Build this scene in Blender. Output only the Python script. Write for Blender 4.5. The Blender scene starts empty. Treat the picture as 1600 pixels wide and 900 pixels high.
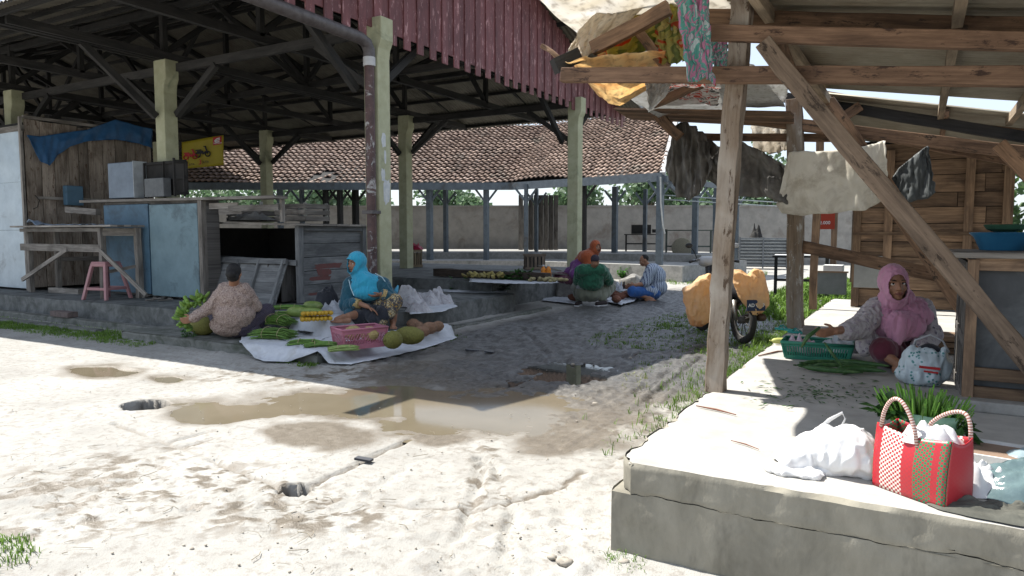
import bpy, bmesh, math, random
import numpy as np
from mathutils import Vector, Matrix, Euler, noise as mnoise
R = math.radians
random.seed(7); np.random.seed(7)
SC = bpy.context.scene
COL = SC.collection

# ------------------------------------------------------------------ camera, world, sun, exposure
F_PX = 1100.0; EYE = 1.55; PITCH = math.atan(85/1100.0); YAW = R(30)
cd = bpy.data.cameras.new('camera'); cam = bpy.data.objects.new('camera', cd); COL.objects.link(cam)
cd.sensor_width = 36; cd.lens = 36*F_PX/1600; cd.clip_end = 2000; cd.clip_start = 0.05
cam.location = (0, 0, EYE); cam.rotation_euler = (R(90)-PITCH, 0, YAW)
SC.camera = cam
SUN_EL = R(56); SUN_AZ = R(2)      # towards the sun: -X, a little +Y
sdir = Vector((-math.cos(SUN_EL)*math.cos(SUN_AZ), math.cos(SUN_EL)*math.sin(SUN_AZ), math.sin(SUN_EL)))
w = bpy.data.worlds.new('World'); SC.world = w; w.use_nodes = True
nt = w.node_tree; sky = nt.nodes.new('ShaderNodeTexSky'); sky.sky_type = 'NISHITA'; sky.sun_disc = False
sky.sun_elevation = SUN_EL; sky.sun_rotation = R(-86); sky.air_density = 1.2; sky.dust_density = 1.0; sky.ozone_density = 1.2
bg = nt.nodes['Background']; mxw = nt.nodes.new('ShaderNodeMix'); mxw.data_type = 'RGBA'; mxw.inputs[0].default_value = .55; mxw.inputs[7].default_value = (7.4, 8.2, 9.6, 1)   # thin bright overcast veil over the blue
nt.links.new(sky.outputs[0], mxw.inputs[6]); nt.links.new(mxw.outputs[2], bg.inputs[0]); bg.inputs[1].default_value = 0.074
sl = bpy.data.lights.new('sun', 'SUN'); sl.energy = 4.8; sl.angle = R(0.5); sl.color = (1, .965, .90)
so = bpy.data.objects.new('sun', sl); COL.objects.link(so); so.rotation_euler = sdir.to_track_quat('Z', 'Y').to_euler()
SC.render.engine = 'CYCLES'
SC.view_settings.view_transform = 'Standard'; SC.view_settings.look = 'None'
SC.view_settings.exposure = 1.05; SC.view_settings.gamma = 1

# ------------------------------------------------------------------ pixel of the 1600x900 photograph -> point of the place
CY, SY, CP, SP = math.cos(YAW), math.sin(YAW), math.cos(PITCH), math.sin(PITCH)
def ray(px, py):
    r = (px-800)/F_PX; u = (450-py)/F_PX
    fh = CP+u*SP; z = -SP+u*CP
    return Vector((CY*r-SY*fh, SY*r+CY*fh, z))
def W(px, py, z=0.0):
    d = ray(px, py); t = (z-EYE)/d.z; return Vector((d.x*t, d.y*t, z))
def WY(px, py, Y):
    d = ray(px, py); t = Y/d.y; return Vector((d.x*t, Y, EYE+d.z*t))
def WX(px, py, X):
    d = ray(px, py); t = X/d.x; return Vector((X, d.y*t, EYE+d.z*t))
def WD(px, py, dist):              # at a distance in front of the camera
    d = ray(px, py); h = CP+((450-py)/F_PX)*SP; t = dist/h; return Vector((d.x*t, d.y*t, EYE+d.z*t))
def C2W(x, y, z=0.0): return Vector((CY*x-SY*y, SY*x+CY*y, z))
def toward(p):                      # z-rotation that turns local -Y towards the camera from p
    return math.atan2(p.y, p.x)-R(90)

# ------------------------------------------------------------------ materials
MATS = {}
def new_mat(name):
    m = bpy.data.materials.new(name); m.use_nodes = True; t = m.node_tree
    return m, t, t.nodes['Principled BSDF']
def N(t, kind, **kw):
    n = t.nodes.new(kind)
    for k, v in kw.items():
        if k.startswith('i_'):
            key = k[2:]; key = int(key) if key.isdigit() else key.replace('_', ' ')
            n.inputs[key].default_value = v
        else: setattr(n, k, v)
    return n
def ramp(t, fac, stops):
    r = t.nodes.new('ShaderNodeValToRGB'); e = r.color_ramp.elements
    while len(e) < len(stops): e.new(.5)
    for q, (p, c) in zip(e, stops): q.position = p; q.color = (*c, 1)
    t.links.new(fac, r.inputs[0]); return r.outputs[0]
def mixc(t, fac, a, b, mode='MIX'):
    m = t.nodes.new('ShaderNodeMix'); m.data_type = 'RGBA'; m.blend_type = mode
    for s, v in ((0, fac), (6, a), (7, b)):
        if hasattr(v, 'is_linked') or hasattr(v, 'links'): t.links.new(v, m.inputs[s])
        else: m.inputs[s].default_value = v if s == 0 else (*v, 1)
    return m.outputs[2]
def coords(t, kind, scale=(1, 1, 1)):
    tc = t.nodes.new('ShaderNodeTexCoord'); mp = t.nodes.new('ShaderNodeMapping'); mp.inputs['Scale'].default_value = scale
    t.links.new(tc.outputs[kind], mp.inputs[0]); return mp.outputs[0]
def noise(t, vec, scale, detail=4, rough=.6, dist=0):
    n = N(t, 'ShaderNodeTexNoise', i_Scale=scale, i_Detail=detail, i_Roughness=rough, i_Distortion=dist)
    t.links.new(vec, n.inputs['Vector']); return n.outputs[0]
def bump(t, b, h, strength=.3, dist=.01):
    n = N(t, 'ShaderNodeBump', i_Strength=strength, i_Distance=dist); t.links.new(h, n.inputs['Height'])
    t.links.new(n.outputs[0], b.inputs['Normal']); return n
def lum(c, k): return tuple(min(1, x*k) for x in c)

def mat(name, c, c2=None, scale=6, rough=.8, bmp=.25, bd=.01, kind='Object', sc=(1, 1, 1), metal=0, spec=.4, dirt=None, dsc=1.5, dth=(.5, .68), sss=0, trans=0, rndamt=0, alpha=1, sheen=0):
    if name in MATS: return MATS[name]
    m, t, b = new_mat(name); c2 = c2 or lum(c, .72)
    v = coords(t, kind, sc)
    n1 = noise(t, v, scale, 6, .65)
    col = ramp(t, n1, [(.32, c2), (.66, c)])
    if dirt:
        n2 = noise(t, v, dsc, 5, .7, .6)
        f = ramp(t, n2, [(dth[0], (0, 0, 0)), (dth[1], (1, 1, 1))])
        col = mixc(t, f, col, dirt)
    if rndamt:
        at = N(t, 'ShaderNodeAttribute', attribute_name='rnd')
        h = N(t, 'ShaderNodeHueSaturation'); mr = N(t, 'ShaderNodeMapRange', i_3=1-rndamt, i_4=1+rndamt)
        t.links.new(at.outputs['Fac'], mr.inputs[0]); t.links.new(mr.outputs[0], h.inputs['Value']); t.links.new(col, h.inputs['Color']); col = h.outputs[0]
    t.links.new(col, b.inputs['Base Color'])
    b.inputs['Roughness'].default_value = rough; b.inputs['Metallic'].default_value = metal; b.inputs['Specular IOR Level'].default_value = spec
    if sss: b.inputs['Subsurface Weight'].default_value = sss; b.inputs['Subsurface Radius'].default_value = (.02, .008, .004); b.inputs['Subsurface Scale'].default_value = .5
    if alpha < 1: b.inputs['Alpha'].default_value = alpha
    if sheen: b.inputs['Sheen Weight'].default_value = sheen
    if bmp: bump(t, b, n1, bmp, bd)
    if trans:
        tr = t.nodes.new('ShaderNodeBsdfTranslucent'); ms = N(t, 'ShaderNodeMixShader', i_0=trans)
        t.links.new(col, tr.inputs[0]); t.links.new(b.outputs[0], ms.inputs[1]); t.links.new(tr.outputs[0], ms.inputs[2])
        t.links.new(ms.outputs[0], t.nodes['Material Output'].inputs[0])
    MATS[name] = m; return m
def wood(name, c, c2, c3=None, rough=.85, amt=.3, bmp=.5, stain=None):
    if name in MATS: return MATS[name]
    m, t, b = new_mat(name)
    v = coords(t, 'UV', (2.2, 45, 1)); n1 = noise(t, v, 1, 7, .65, .3)
    v2 = coords(t, 'UV', (1.3, 4, 1)); n2 = noise(t, v2, 1.2, 5, .65, .4)
    col = ramp(t, n1, [(.3, c2), (.62, c)])
    col = mixc(t, ramp(t, n2, [(.42, (0, 0, 0)), (.72, (1, 1, 1))]), col, c3 or lum(c2, .6))
    if stain:
        v3 = coords(t, 'UV', (3, 9, 1)); n3 = noise(t, v3, 1.4, 6, .75, .3)
        col = mixc(t, ramp(t, n3, [(.56, (0, 0, 0)), (.62, (1, 1, 1))]), col, stain)
    at = N(t, 'ShaderNodeAttribute', attribute_name='rnd'); h = N(t, 'ShaderNodeHueSaturation'); mr = N(t, 'ShaderNodeMapRange', i_3=1-amt, i_4=1+amt)
    t.links.new(at.outputs['Fac'], mr.inputs[0]); t.links.new(mr.outputs[0], h.inputs['Value']); t.links.new(col, h.inputs['Color'])
    t.links.new(h.outputs[0], b.inputs['Base Color']); b.inputs['Roughness'].default_value = rough; b.inputs['Specular IOR Level'].default_value = .3
    bump(t, b, n1, bmp, .006)
    MATS[name] = m; return m

# ------------------------------------------------------------------ mesh collector
class MB:
    def __init__(s): s.v = []; s.f = []; s.uv = []; s.r = []; s.mi = []; s.m = 0
    def face(s, idx, uv=None, r=0.5):
        s.f.append(tuple(idx)); s.uv.append(uv or [(0, 0)]*len(idx)); s.r.append(r); s.mi.append(s.m)
    def quad(s, a, b, c, d, r=None, uv=None):
        n = len(s.v); s.v += [tuple(a), tuple(b), tuple(c), tuple(d)]
        s.face((n, n+1, n+2, n+3), uv or [(0, 0), (1, 0), (1, 1), (0, 1)], random.random() if r is None else r)
    def tri(s, a, b, c, r=None):
        n = len(s.v); s.v += [tuple(a), tuple(b), tuple(c)]; s.face((n, n+1, n+2), None, random.random() if r is None else r)
    def hexa(s, P, L=1, uo=None, r=None):
        # P: 8 points, 0-3 start section (ccw), 4-7 end section
        n = len(s.v); s.v += [tuple(p) for p in P]; r = random.random() if r is None else r
        u0, v0 = uo or (random.uniform(0, 50), random.uniform(0, 50))
        a = (Vector(P[1])-Vector(P[0])).length; b = (Vector(P[2])-Vector(P[1])).length; o = v0
        for i, wd in enumerate((a, b, a, b)):
            j = (i+1) % 4
            s.face((n+i, n+j, n+4+j, n+4+i), [(u0, o), (u0, o+wd), (u0+L, o+wd), (u0+L, o)], r); o += wd
        s.face((n+3, n+2, n+1, n), [(u0, v0), (u0+.02, v0), (u0+.02, v0+b), (u0, v0+b)], r)
        s.face((n+4, n+5, n+6, n+7), [(u0, v0), (u0+.02, v0), (u0+.02, v0+b), (u0, v0+b)], r)
    def beam(s, p, q, w_=.1, h=.1, up=(0, 0, 1), jit=0, w2=None, h2=None, r=None):
        p = Vector(p); q = Vector(q); d = (q-p); L = d.length; d.normalize(); up = Vector(up)
        if abs(d.dot(up)) > .98: up = Vector((0, 1, 0))
        x = d.cross(up).normalized(); y = x.cross(d)
        def sec(c, w_, h): return [c+x*w_/2*a+y*h/2*b+Vector([random.uniform(-jit, jit) for _ in range(3)]) for a, b in ((-1, -1), (1, -1), (1, 1), (-1, 1))]
        s.hexa(sec(p, w_, h)+sec(q, w2 or w_, h2 or h), L, None, r)
    def wonky(s, p, q, w_=.1, h=.1, n=5, bend=.02, jit=.006, up=(0, 0, 1)):
        # one irregular timber: several sections sharing a run of uv
        p = Vector(p); q = Vector(q); d = (q-p); L = d.length; d.normalize(); up = Vector(up)
        if abs(d.dot(up)) > .98: up = Vector((0, 1, 0))
        x = d.cross(up).normalized(); y = x.cross(d); n0 = len(s.v); r = random.random(); u0 = random.uniform(0, 50); v0 = random.uniform(0, 50)
        ph = random.uniform(0, 6)
        for i in range(n+1):
            t = i/n; c = p.lerp(q, t)+x*math.sin(t*3.1+ph)*bend+y*math.cos(t*4+ph)*bend
            if i in (0, n): c = p.lerp(q, t)
            for a, b in ((-1, -1), (1, -1), (1, 1), (-1, 1)):
                s.v.append(tuple(c+x*(w_/2*a+random.uniform(-jit, jit))+y*(h/2*b+random.uniform(-jit, jit))))
        for i in range(n):
            o = v0
            for k, wd in enumerate((w_, h, w_, h)):
                j = (k+1) % 4; a = n0+i*4; ua = u0+L*i/n; ub = u0+L*(i+1)/n
                s.face((a+k, a+j, a+4+j, a+4+k), [(ua, o), (ua, o+wd), (ub, o+wd), (ub, o)], r); o += wd
        s.face((n0+3, n0+2, n0+1, n0), None, r); e = n0+n*4; s.face((e, e+1, e+2, e+3), None, r)
    def box(s, x0, x1, y0, y1, z0, z1, r=None):
        L = max(x1-x0, y1-y0, z1-z0)
        if L == z1-z0: s.beam(((x0+x1)/2, (y0+y1)/2, z0), ((x0+x1)/2, (y0+y1)/2, z1), x1-x0, y1-y0, up=(0, 1, 0), r=r)
        elif L == x1-x0: s.beam((x0, (y0+y1)/2, (z0+z1)/2), (x1, (y0+y1)/2, (z0+z1)/2), y1-y0, z1-z0, r=r)
        else: s.beam(((x0+x1)/2, y0, (z0+z1)/2), ((x0+x1)/2, y1, (z0+z1)/2), x1-x0, z1-z0, r=r)
    def grid(s, fn, nu, nv, r=None, us=1, vs=1, closed=False):
        n = len(s.v)
        for i in range(nu+1):
            for j in range(nv+1): s.v.append(tuple(fn(i/nu, j/nv)))
        for i in range(nu):
            for j in range(nv):
                a = n+i*(nv+1)+j
                s.face((a, a+nv+1, a+nv+2, a+1), [(i/nu*us, j/nv*vs), ((i+1)/nu*us, j/nv*vs), ((i+1)/nu*us, (j+1)/nv*vs), (i/nu*us, (j+1)/nv*vs)], .5 if r is None else r)
    def tube(s, pts, rad, n=8, cap=True, r=None, sq=1):
        pts = [Vector(p) for p in pts]; k = len(pts)
        rad = [rad]*k if not hasattr(rad, '__len__') else rad
        n0 = len(s.v); r = random.random() if r is None else r; L = 0; x = None
        for i, p in enumerate(pts):
            d = (pts[min(i+1, k-1)]-pts[max(i-1, 0)]).normalized()
            if x is None: x = d.orthogonal().normalized()
            x = (x-d*x.dot(d)); x = x.normalized() if x.length > 1e-6 else d.orthogonal().normalized()
            y = d.cross(x)
            for j in range(n):
                a = 2*math.pi*j/n; s.v.append(tuple(p+(x*math.cos(a)+y*math.sin(a)*sq)*rad[i]))
        for i in range(k-1):
            l = (pts[i+1]-pts[i]).length
            for j in range(n):
                a = n0+i*n+j; b = n0+i*n+(j+1) % n
                s.face((a, b, b+n, a+n), [(L, j*.03), (L, j*.03+.03), (L+l, j*.03+.03), (L+l, j*.03)], r)
            L += l
        if cap:
            s.face([n0+j for j in range(n)][::-1], None, r); s.face([n0+(k-1)*n+j for j in range(n)], None, r)
    def lathe(s, c, prof, n=20, r=None, sx=1, sy=1):
        c = Vector(c); n0 = len(s.v); r = .5 if r is None else r
        for (rr, z) in prof:
            for j in range(n): a = 2*math.pi*j/n; s.v.append((c.x+rr*math.cos(a)*sx, c.y+rr*math.sin(a)*sy, c.z+z))
        for i in range(len(prof)-1):
            for j in range(n):
                a = n0+i*n+j; b = n0+i*n+(j+1) % n; s.face((a, b, b+n, a+n), [(j/n, i/9), ((j+1)/n, i/9), ((j+1)/n, (i+1)/9), (j/n, (i+1)/9)], r)
        s.face([n0+j for j in range(n)][::-1], None, r); e = n0+(len(prof)-1)*n; s.face([e+j for j in range(n)], None, r)
    def ell(s, c, rx, ry, rz, n=12, m=8, rot=None, r=None, jit=0):
        c = Vector(c); Rm = rot or Matrix.Identity(3); n0 = len(s.v); r = random.random() if r is None else r
        for i in range(m+1):
            th = math.pi*i/m
            for j in range(n):
                a = 2*math.pi*j/n; k = 1+random.uniform(-jit, jit)
                s.v.append(tuple(c+Rm @ Vector((rx*math.sin(th)*math.cos(a)*k, ry*math.sin(th)*math.sin(a)*k, rz*math.cos(th)*k))))
        for i in range(m):
            for j in range(n):
                a = n0+i*n+j; b = n0+i*n+(j+1) % n; s.face((a, a+n, b+n, b), [(j/n, i/m), (j/n, (i+1)/m), ((j+1)/n, (i+1)/m), ((j+1)/n, i/m)], r)
    def build(s, name, m, parent=None, smooth=False, bev=0, auto=False, **props):
        me = bpy.data.meshes.new(name); me.from_pydata(s.v, [], s.f)
        for mm in (m if isinstance(m, (list, tuple)) else [m]): me.materials.append(mm)
        uvl = me.uv_layers.new(name='UVMap'); flat = [c for f in s.uv for p in f for c in p]; uvl.data.foreach_set('uv', flat)
        at = me.attributes.new('rnd', 'FLOAT', 'FACE'); at.data.foreach_set('value', s.r)
        if any(s.mi): me.polygons.foreach_set('material_index', s.mi)
        if smooth: me.polygons.foreach_set('use_smooth', [True]*len(me.polygons))
        me.validate(); me.update()
        if smooth and auto and hasattr(me, 'set_sharp_from_angle'): me.set_sharp_from_angle(angle=R(40))
        o = bpy.data.objects.new(name, me); COL.objects.link(o)
        if parent: o.parent = parent
        if bev:
            b = o.modifiers.new('bevel', 'BEVEL'); b.width = bev; b.segments = 2; b.limit_method = 'ANGLE'; b.angle_limit = R(50)
        for k, v_ in props.items(): o[k] = v_
        return o
def thing(name, label, cat, loc=(0, 0, 0), rz=0, group=None):
    o = bpy.data.objects.new(name, None); COL.objects.link(o); o.location = loc; o.rotation_euler = (0, 0, rz)
    o.empty_display_size = .2; tag(o, label, cat, group); return o
def tag(o, label, cat, group=None):
    o['label'] = label; o['category'] = cat
    if group: o['group'] = group
    return o
def at0(o):      # things whose parts are modelled in place: parts stay at world coordinates under an Empty at its base
    inv = Matrix.LocRotScale(o.location, o.rotation_euler, None).inverted()
    for c in o.children: c.matrix_parent_inverse = inv
    return o
def copy_tree(o, loc, rz=None, label=None, scale=None):
    c = o.copy(); COL.objects.link(c); c.location = loc
    if rz is not None: c.rotation_euler = (0, 0, rz)
    if label: c['label'] = label
    if scale: c.scale = (scale,)*3
    def sub(a, b):
        for ch in a.children:
            d = ch.copy(); COL.objects.link(d); d.parent = b; sub(ch, d)
    sub(o, c); return c
def fbm(p, s=1, o=4): return mnoise.fractal(Vector(p)*s, 1.0, 2.0, o)

# ------------------------------------------------------------------ shared materials
WG = wood('weathered grey wood', (.30, .275, .245), (.13, .115, .10), (.08, .07, .06))
WB = wood('brown timber', (.27, .165, .10), (.11, .065, .04), (.05, .03, .02), stain=(.05, .035, .025), bmp=.9)
WW = wood('old board wall', (.30, .20, .125), (.13, .08, .05), (.06, .04, .03), amt=.35)
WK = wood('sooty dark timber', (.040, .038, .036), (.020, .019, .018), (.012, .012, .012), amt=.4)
WGD = wood('darkened grey wood', (.16, .15, .14), (.07, .065, .06), (.04, .036, .033))
WPOST = wood('bark patched post', (.25, .195, .145), (.15, .105, .07), (.40, .36, .31), amt=.1, stain=(.09, .06, .04), bmp=.9)
GREEN = mat('pale green painted post', (.41, .41, .275), (.32, .32, .20), 5, .75, .15, dirt=(.20, .22, .14), dsc=2.2, dth=(.55, .75))
CONC = mat('grey cement', (.34, .33, .31), (.22, .215, .20), 9, .9, .5, .01, dirt=(.14, .14, .13), dsc=1.1, dth=(.5, .75))
CONCD = mat('dirty dark cement', (.20, .205, .20), (.11, .115, .11), 7, .9, .5, .012, dirt=(.05, .055, .05), dsc=2, dth=(.45, .7))
# ================================================================== GROUND
def proj(X, Y, z=0.0):               # point -> photograph pixel, only used to know where a puddle of the yard lies
    x = CY*X+SY*Y; y = -SY*X+CY*Y; h = z-EYE
    fw = y*CP-h*SP; up = y*SP+h*CP
    fw = np.maximum(fw, .05)
    return 800+F_PX*x/fw, 450-F_PX*up/fw
def vnoise(X, Y, s, seed=0):         # numpy value noise
    rs = np.random.RandomState(seed); T = rs.rand(256, 256)
    x = X*s+100.3; y = Y*s+77.7; xi = np.floor(x).astype(int); yi = np.floor(y).astype(int)
    fx = x-xi; fy = y-yi; fx = fx*fx*(3-2*fx); fy = fy*fy*(3-2*fy)
    a = T[xi % 256, yi % 256]; b = T[(xi+1) % 256, yi % 256]; c = T[xi % 256, (yi+1) % 256]; d = T[(xi+1) % 256, (yi+1) % 256]
    return (a*(1-fx)+b*fx)*(1-fy)+(c*(1-fx)+d*fx)*fy-.5
def nf(X, Y, s, seed=0, o=4, k=.55):
    r = 0; amp = 1
    for i in range(o): r = r+amp*vnoise(X, Y, s*2**i, seed+i); amp *= k
    return r
xs = np.concatenate([[-900, -300, -120, -60, -40, -30, -24, -20], np.arange(-18, -7, .06), np.arange(-7, -.6, .0262), np.arange(-.6, 3.4, .1), [4, 5, 7, 10, 16, 30, 60, 120, 300, 900]])
ys = np.concatenate([[-900, -200, -40, -10, -2, 0, .6], np.arange(1.0, 6.6, .0262), np.arange(6.6, 19, .06), np.arange(19, 30, .4), [32, 36, 42, 50, 70, 110, 200, 500, 1500]])
GX, GY = np.meshgrid(xs, ys, indexing='ij')
PXX, PYY = proj(GX, GY)
front = (-SY*GX+CY*GY) > .8
wob = nf(GX, GY, .9, 3, 4); wob2 = nf(GX, GY, 3.2, 9, 4)
def ell(cx, cy, rx, ry, soft=.35, k=.55, tilt=0):
    dx = PXX-cx; dy = PYY-cy-tilt*dx
    r = np.sqrt((dx/rx)**2+(dy/ry)**2)+wob*k+wob2*k*.9
    return np.clip((1+soft-r)/(2*soft), 0, 1)*front
pud = np.zeros_like(GX)
for a in ((600, 632, 170, 17, .3), (740, 655, 130, 22, .3), (800, 640, 110, 36, .4), (640, 612, 90, 12, .3), (165, 580, 42, 6, .3), (262, 592, 22, 5, .3), (342, 645, 78, 15, .3), (868, 583, 72, 17, .3), (900, 576, 50, 10, .3)):
    pud = np.maximum(pud, ell(*a))
damp = pud.copy(); pit_shade = np.zeros_like(GX)
for a in ((600, 632, 200, 25, .6), (740, 655, 160, 32, .6), (165, 580, 60, 10, .6), (262, 592, 34, 8, .6), (342, 645, 100, 21, .6), (490, 678, 90, 20, .5), (690, 685, 60, 12, .5), (900, 640, 130, 55, .5), (960, 610, 120, 45, .5), (880, 690, 90, 22, .5), (780, 600, 200, 40, .5)):
    damp = np.maximum(damp, ell(*a)*.9)
# the lane between the pavilion and the stall is churned dark mud
lane = np.clip((GX+6.3+1.2*wob)/1.2, 0, 1)*np.clip((GY-5.6+1.0*wob)/1.2, 0, 1)*np.clip((21-GY)/3, 0, 1)
lane = np.maximum(lane, np.clip((GY-6.6)/1.5, 0, 1)*np.clip((GX+6.6)/.6, 0, 1)*np.clip((21-GY)/3, 0, 1))  # mud tone widened over the whole shaded lane, painting in part of its shade
mud = np.clip(lane, 0, 1)
wet = np.maximum(damp, mud*.75)
H = .014*nf(GX, GY, .35, 21, 3)+(.006+.008*mud)*nf(GX, GY, 2.2, 31, 4)+(.006+.030*mud+.006*damp)*nf(GX, GY, 7, 41, 5, .72)
clod = np.clip(nf(GX, GY, 11, 55, 3), .08, 1)-.08
H += clod*(.035*np.clip(nf(GX, GY, .8, 61, 3)*3+.1+mud*.5, 0, 1.2))
H *= np.clip(1.2-((GX+3)**2+(GY-6)**2)/900, .0, 1)
# tyre tracks pressed in along curves
def track(pts, width, depth, tread=.07, amp=.012):
    global H
    P = [W(*p).xy for p in pts]; acc = 0
    best = np.full(GX.shape, 9.0); al = np.zeros_like(GX); sd = np.zeros_like(GX)
    for a, b in zip(P[:-1], P[1:]):
        d = b-a; L = d.length; d = d/L
        u = (GX-a.x)*d.x+(GY-a.y)*d.y; v = -(GX-a.x)*d.y+(GY-a.y)*d.x
        uc = np.clip(u, 0, L); dist = np.sqrt((u-uc)**2+v**2); m = dist < best
        best = np.where(m, dist, best); al = np.where(m, acc+uc, al); sd = np.where(m, v, sd); acc += L
    e = np.clip(1-(best/(width/2))**4, 0, 1)*(best < width/2)
    fade = np.clip(.75+nf(GX, GY, 1.7, 71, 3)*1.5, .15, 1)
    tr = np.sign(np.sin((al+np.abs(sd)*.9)*2*math.pi/tread+(sd > 0)*1.6))
    H += fade*e*(-depth+amp*tr*(best < width*.42)) + fade*.5*depth*np.exp(-((best-width*.62)/(width*.14))**2)
track([(690, 900), (735, 800), (752, 730), (740, 690)], .10, .022, .06, .016)
track([(790, 900), (800, 800), (775, 730), (720, 690)], .10, .020, .06, .016)
track([(640, 720), (560, 790), (530, 900)], .09, .012, .05, .012)
track([(370, 545), (520, 575), (700, 590), (860, 560), (1010, 520), (1120, 470)], .16, .02)
track([(300, 560), (500, 600), (700, 615), (870, 590), (1000, 555), (1100, 510)], .13, .02)
track([(760, 610), (860, 585), (960, 560), (1060, 545)], .2, .03, .09, .02)
track([(1030, 700), (960, 640), (900, 600), (840, 540), (800, 500)], .12, .016)
track([(900, 700), (1000, 640), (1060, 590), (1100, 560)], .14, .03, .06, .015)
track([(840, 690), (950, 645), (1050, 580)], .14, .02, .06, .015)
track([(300, 600), (420, 575), (560, 590)], .12, .012, .05, .008)
track([(330, 700), (380, 790), (470, 860)], .12, .010, .05, .010)
track([(60, 640), (230, 700), (300, 800)], .12, .008, .05, .008)
H = np.where((PYY > 560) & (PYY < 712) & (PXX > 60) & (PXX < 1010) & front & (mud < .6), np.maximum(H, -.005+.004*wob2), H)
# joints between the old concrete slabs, and the two broken holes
def groove(pts, w_, depth, jag=.02):
    global H, wet
    P = [W(*p).xy for p in pts]; jx = nf(GX, GY, 5, 81, 3)*jag*2
    for a, b in zip(P[:-1], P[1:]):
        d = b-a; L = d.length; d = d/L
        u = (GX-a.x)*d.x+(GY-a.y)*d.y; v = -(GX-a.x)*d.y+(GY-a.y)*d.x+jx
        g_ = np.exp(-(v/w_)**2)*((u > 0) & (u < L))*np.clip(.8+nf(GX, GY, 2.5, 87, 2)*2, 0, 1); H -= 1.3*depth*g_; wet = np.maximum(wet, .9*g_)
groove([(175, 660), (300, 705), (455, 768)], .022, .035)
groove([(462, 768), (530, 738), (640, 685)], .018, .035)
groove([(225, 700), (330, 675)], .018, .022)
groove([(115, 655), (230, 632)], .02, .025)
groove([(500, 775), (700, 800), (860, 770), (1000, 700)], .016, .014, .05)
groove([(250, 708), (345, 683)], .014, .018)
jn = 0
for (hx, hy, rx, ry, dp) in ((226, 633, 33, 7, .16), (462, 766, 22, 9, .16)):
    dx = PXX-hx; dy = PYY-hy+dx*.06; r = np.sqrt((dx/rx)**2+(dy/ry)**2)+wob2*.35
    hole = np.clip((1.1-r)/.12, 0, 1)*front; H -= 3*dp*hole; wet = np.maximum(wet, hole); pit_shade = np.maximum(pit_shade, np.clip((1.13-r)/.06, 0, 1)*front)  # shade inside the holes goes into the colour masks
debris = np.clip(nf(GX, GY, 20, 95, 3)-.25, 0, 1)
H = np.where(pud > .01, H*(1-.65*pud)-.03*pud, H)
for (cx_, cy_2, rx_, ry_) in ((760, 770, 90, 80), (330, 770, 200, 60), (480, 800, 120, 40), (90, 800, 110, 60), (560, 580, 260, 30), (980, 640, 90, 60)):
    q_ = np.clip(1.3-np.sqrt(((PXX-cx_)/rx_)**2+((PYY-cy_2)/ry_)**2)+wob, 0, 1)*front; H += q_*(.010*nf(GX, GY, 9, 97, 4, .8)+.022*np.clip(nf(GX, GY, 22, 99, 2), .05, 1)); wet = np.maximum(wet, q_*np.clip(nf(GX, GY, 7, 93, 5, .8)*2.6+.10, 0, .85))
H = np.where(GX > -1.1, np.minimum(H, .0), H)          # under the stall platform
nx, ny = GX.shape
V3 = np.stack([GX, GY, H], -1).reshape(-1, 3)
ii, jj = np.meshgrid(np.arange(nx-1), np.arange(ny-1), indexing='ij'); a = (ii*ny+jj).ravel()
FQ = np.stack([a, a+ny, a+ny+1, a+1], -1)
me = bpy.data.meshes.new('ground')
me.vertices.add(len(V3)); me.vertices.foreach_set('co', V3.ravel())
me.loops.add(FQ.size); me.loops.foreach_set('vertex_index', FQ.ravel())
me.polygons.add(len(FQ)); me.polygons.foreach_set('loop_start', np.arange(0, FQ.size, 4)); me.polygons.foreach_set('loop_total', np.full(len(FQ), 4))
me.polygons.foreach_set('use_smooth', [True]*len(FQ)); me.update(calc_edges=True)
for nm, arr in (('wet', wet), ('mud', mud), ('pit_shade', pit_shade)):
    at = me.attributes.new(nm, 'FLOAT', 'POINT'); at.data.foreach_set('value', arr.ravel().astype(np.float32))
m, t, b = new_mat('trodden sand and concrete')
v = coords(t, 'Object')
n1 = noise(t, v, 1.1, 6, .65); n2 = noise(t, v, 14, 6, .7); n3 = noise(t, v, 90, 3, .6)
dry = ramp(t, n1, [(.3, (.255, .245, .225)), (.5, (.33, .32, .295)), (.72, (.39, .38, .355))])
dry = mixc(t, ramp(t, n2, [(.50, (0, 0, 0)), (.70, (1, 1, 1))]), dry, (.21, .19, .165))
wetc = ramp(t, n2, [(.3, (.115, .096, .072)), (.7, (.185, .16, .128))])
mudc = ramp(t, n2, [(.3, (.05, .048, .045)), (.5, (.10, .097, .092)), (.72, (.155, .15, .14))])
aw = N(t, 'ShaderNodeAttribute', attribute_name='wet').outputs['Fac']; am = N(t, 'ShaderNodeAttribute', attribute_name='mud').outputs['Fac']
ma = N(t, 'ShaderNodeMath', operation='MULTIPLY_ADD', i_1=1.0, i_2=-.18); t.links.new(aw, ma.inputs[0])
mb = N(t, 'ShaderNodeMath', operation='ADD'); t.links.new(ma.outputs[0], mb.inputs[0])
mc = N(t, 'ShaderNodeMath', operation='MULTIPLY', i_1=.36); t.links.new(n2, mc.inputs[0]); t.links.new(mc.outputs[0], mb.inputs[1])
fw = ramp(t, mb.outputs[0], [(.18, (0, 0, 0)), (.6, (1, 1, 1))])
col = mixc(t, fw, dry, mixc(t, am, wetc, mudc)); col = mixc(t, N(t, 'ShaderNodeAttribute', attribute_name='pit_shade').outputs['Fac'], col, (.025, .022, .02))  # near black mixed in last is the painted shade of the holes
t.links.new(col, b.inputs['Base Color'])
rr = N(t, 'ShaderNodeMapRange', i_1=0.0, i_2=1.0, i_3=.95, i_4=.42); t.links.new(fw, rr.inputs[0]); t.links.new(rr.outputs[0], b.inputs['Roughness'])
b.inputs['Specular IOR Level'].default_value = .35
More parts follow.
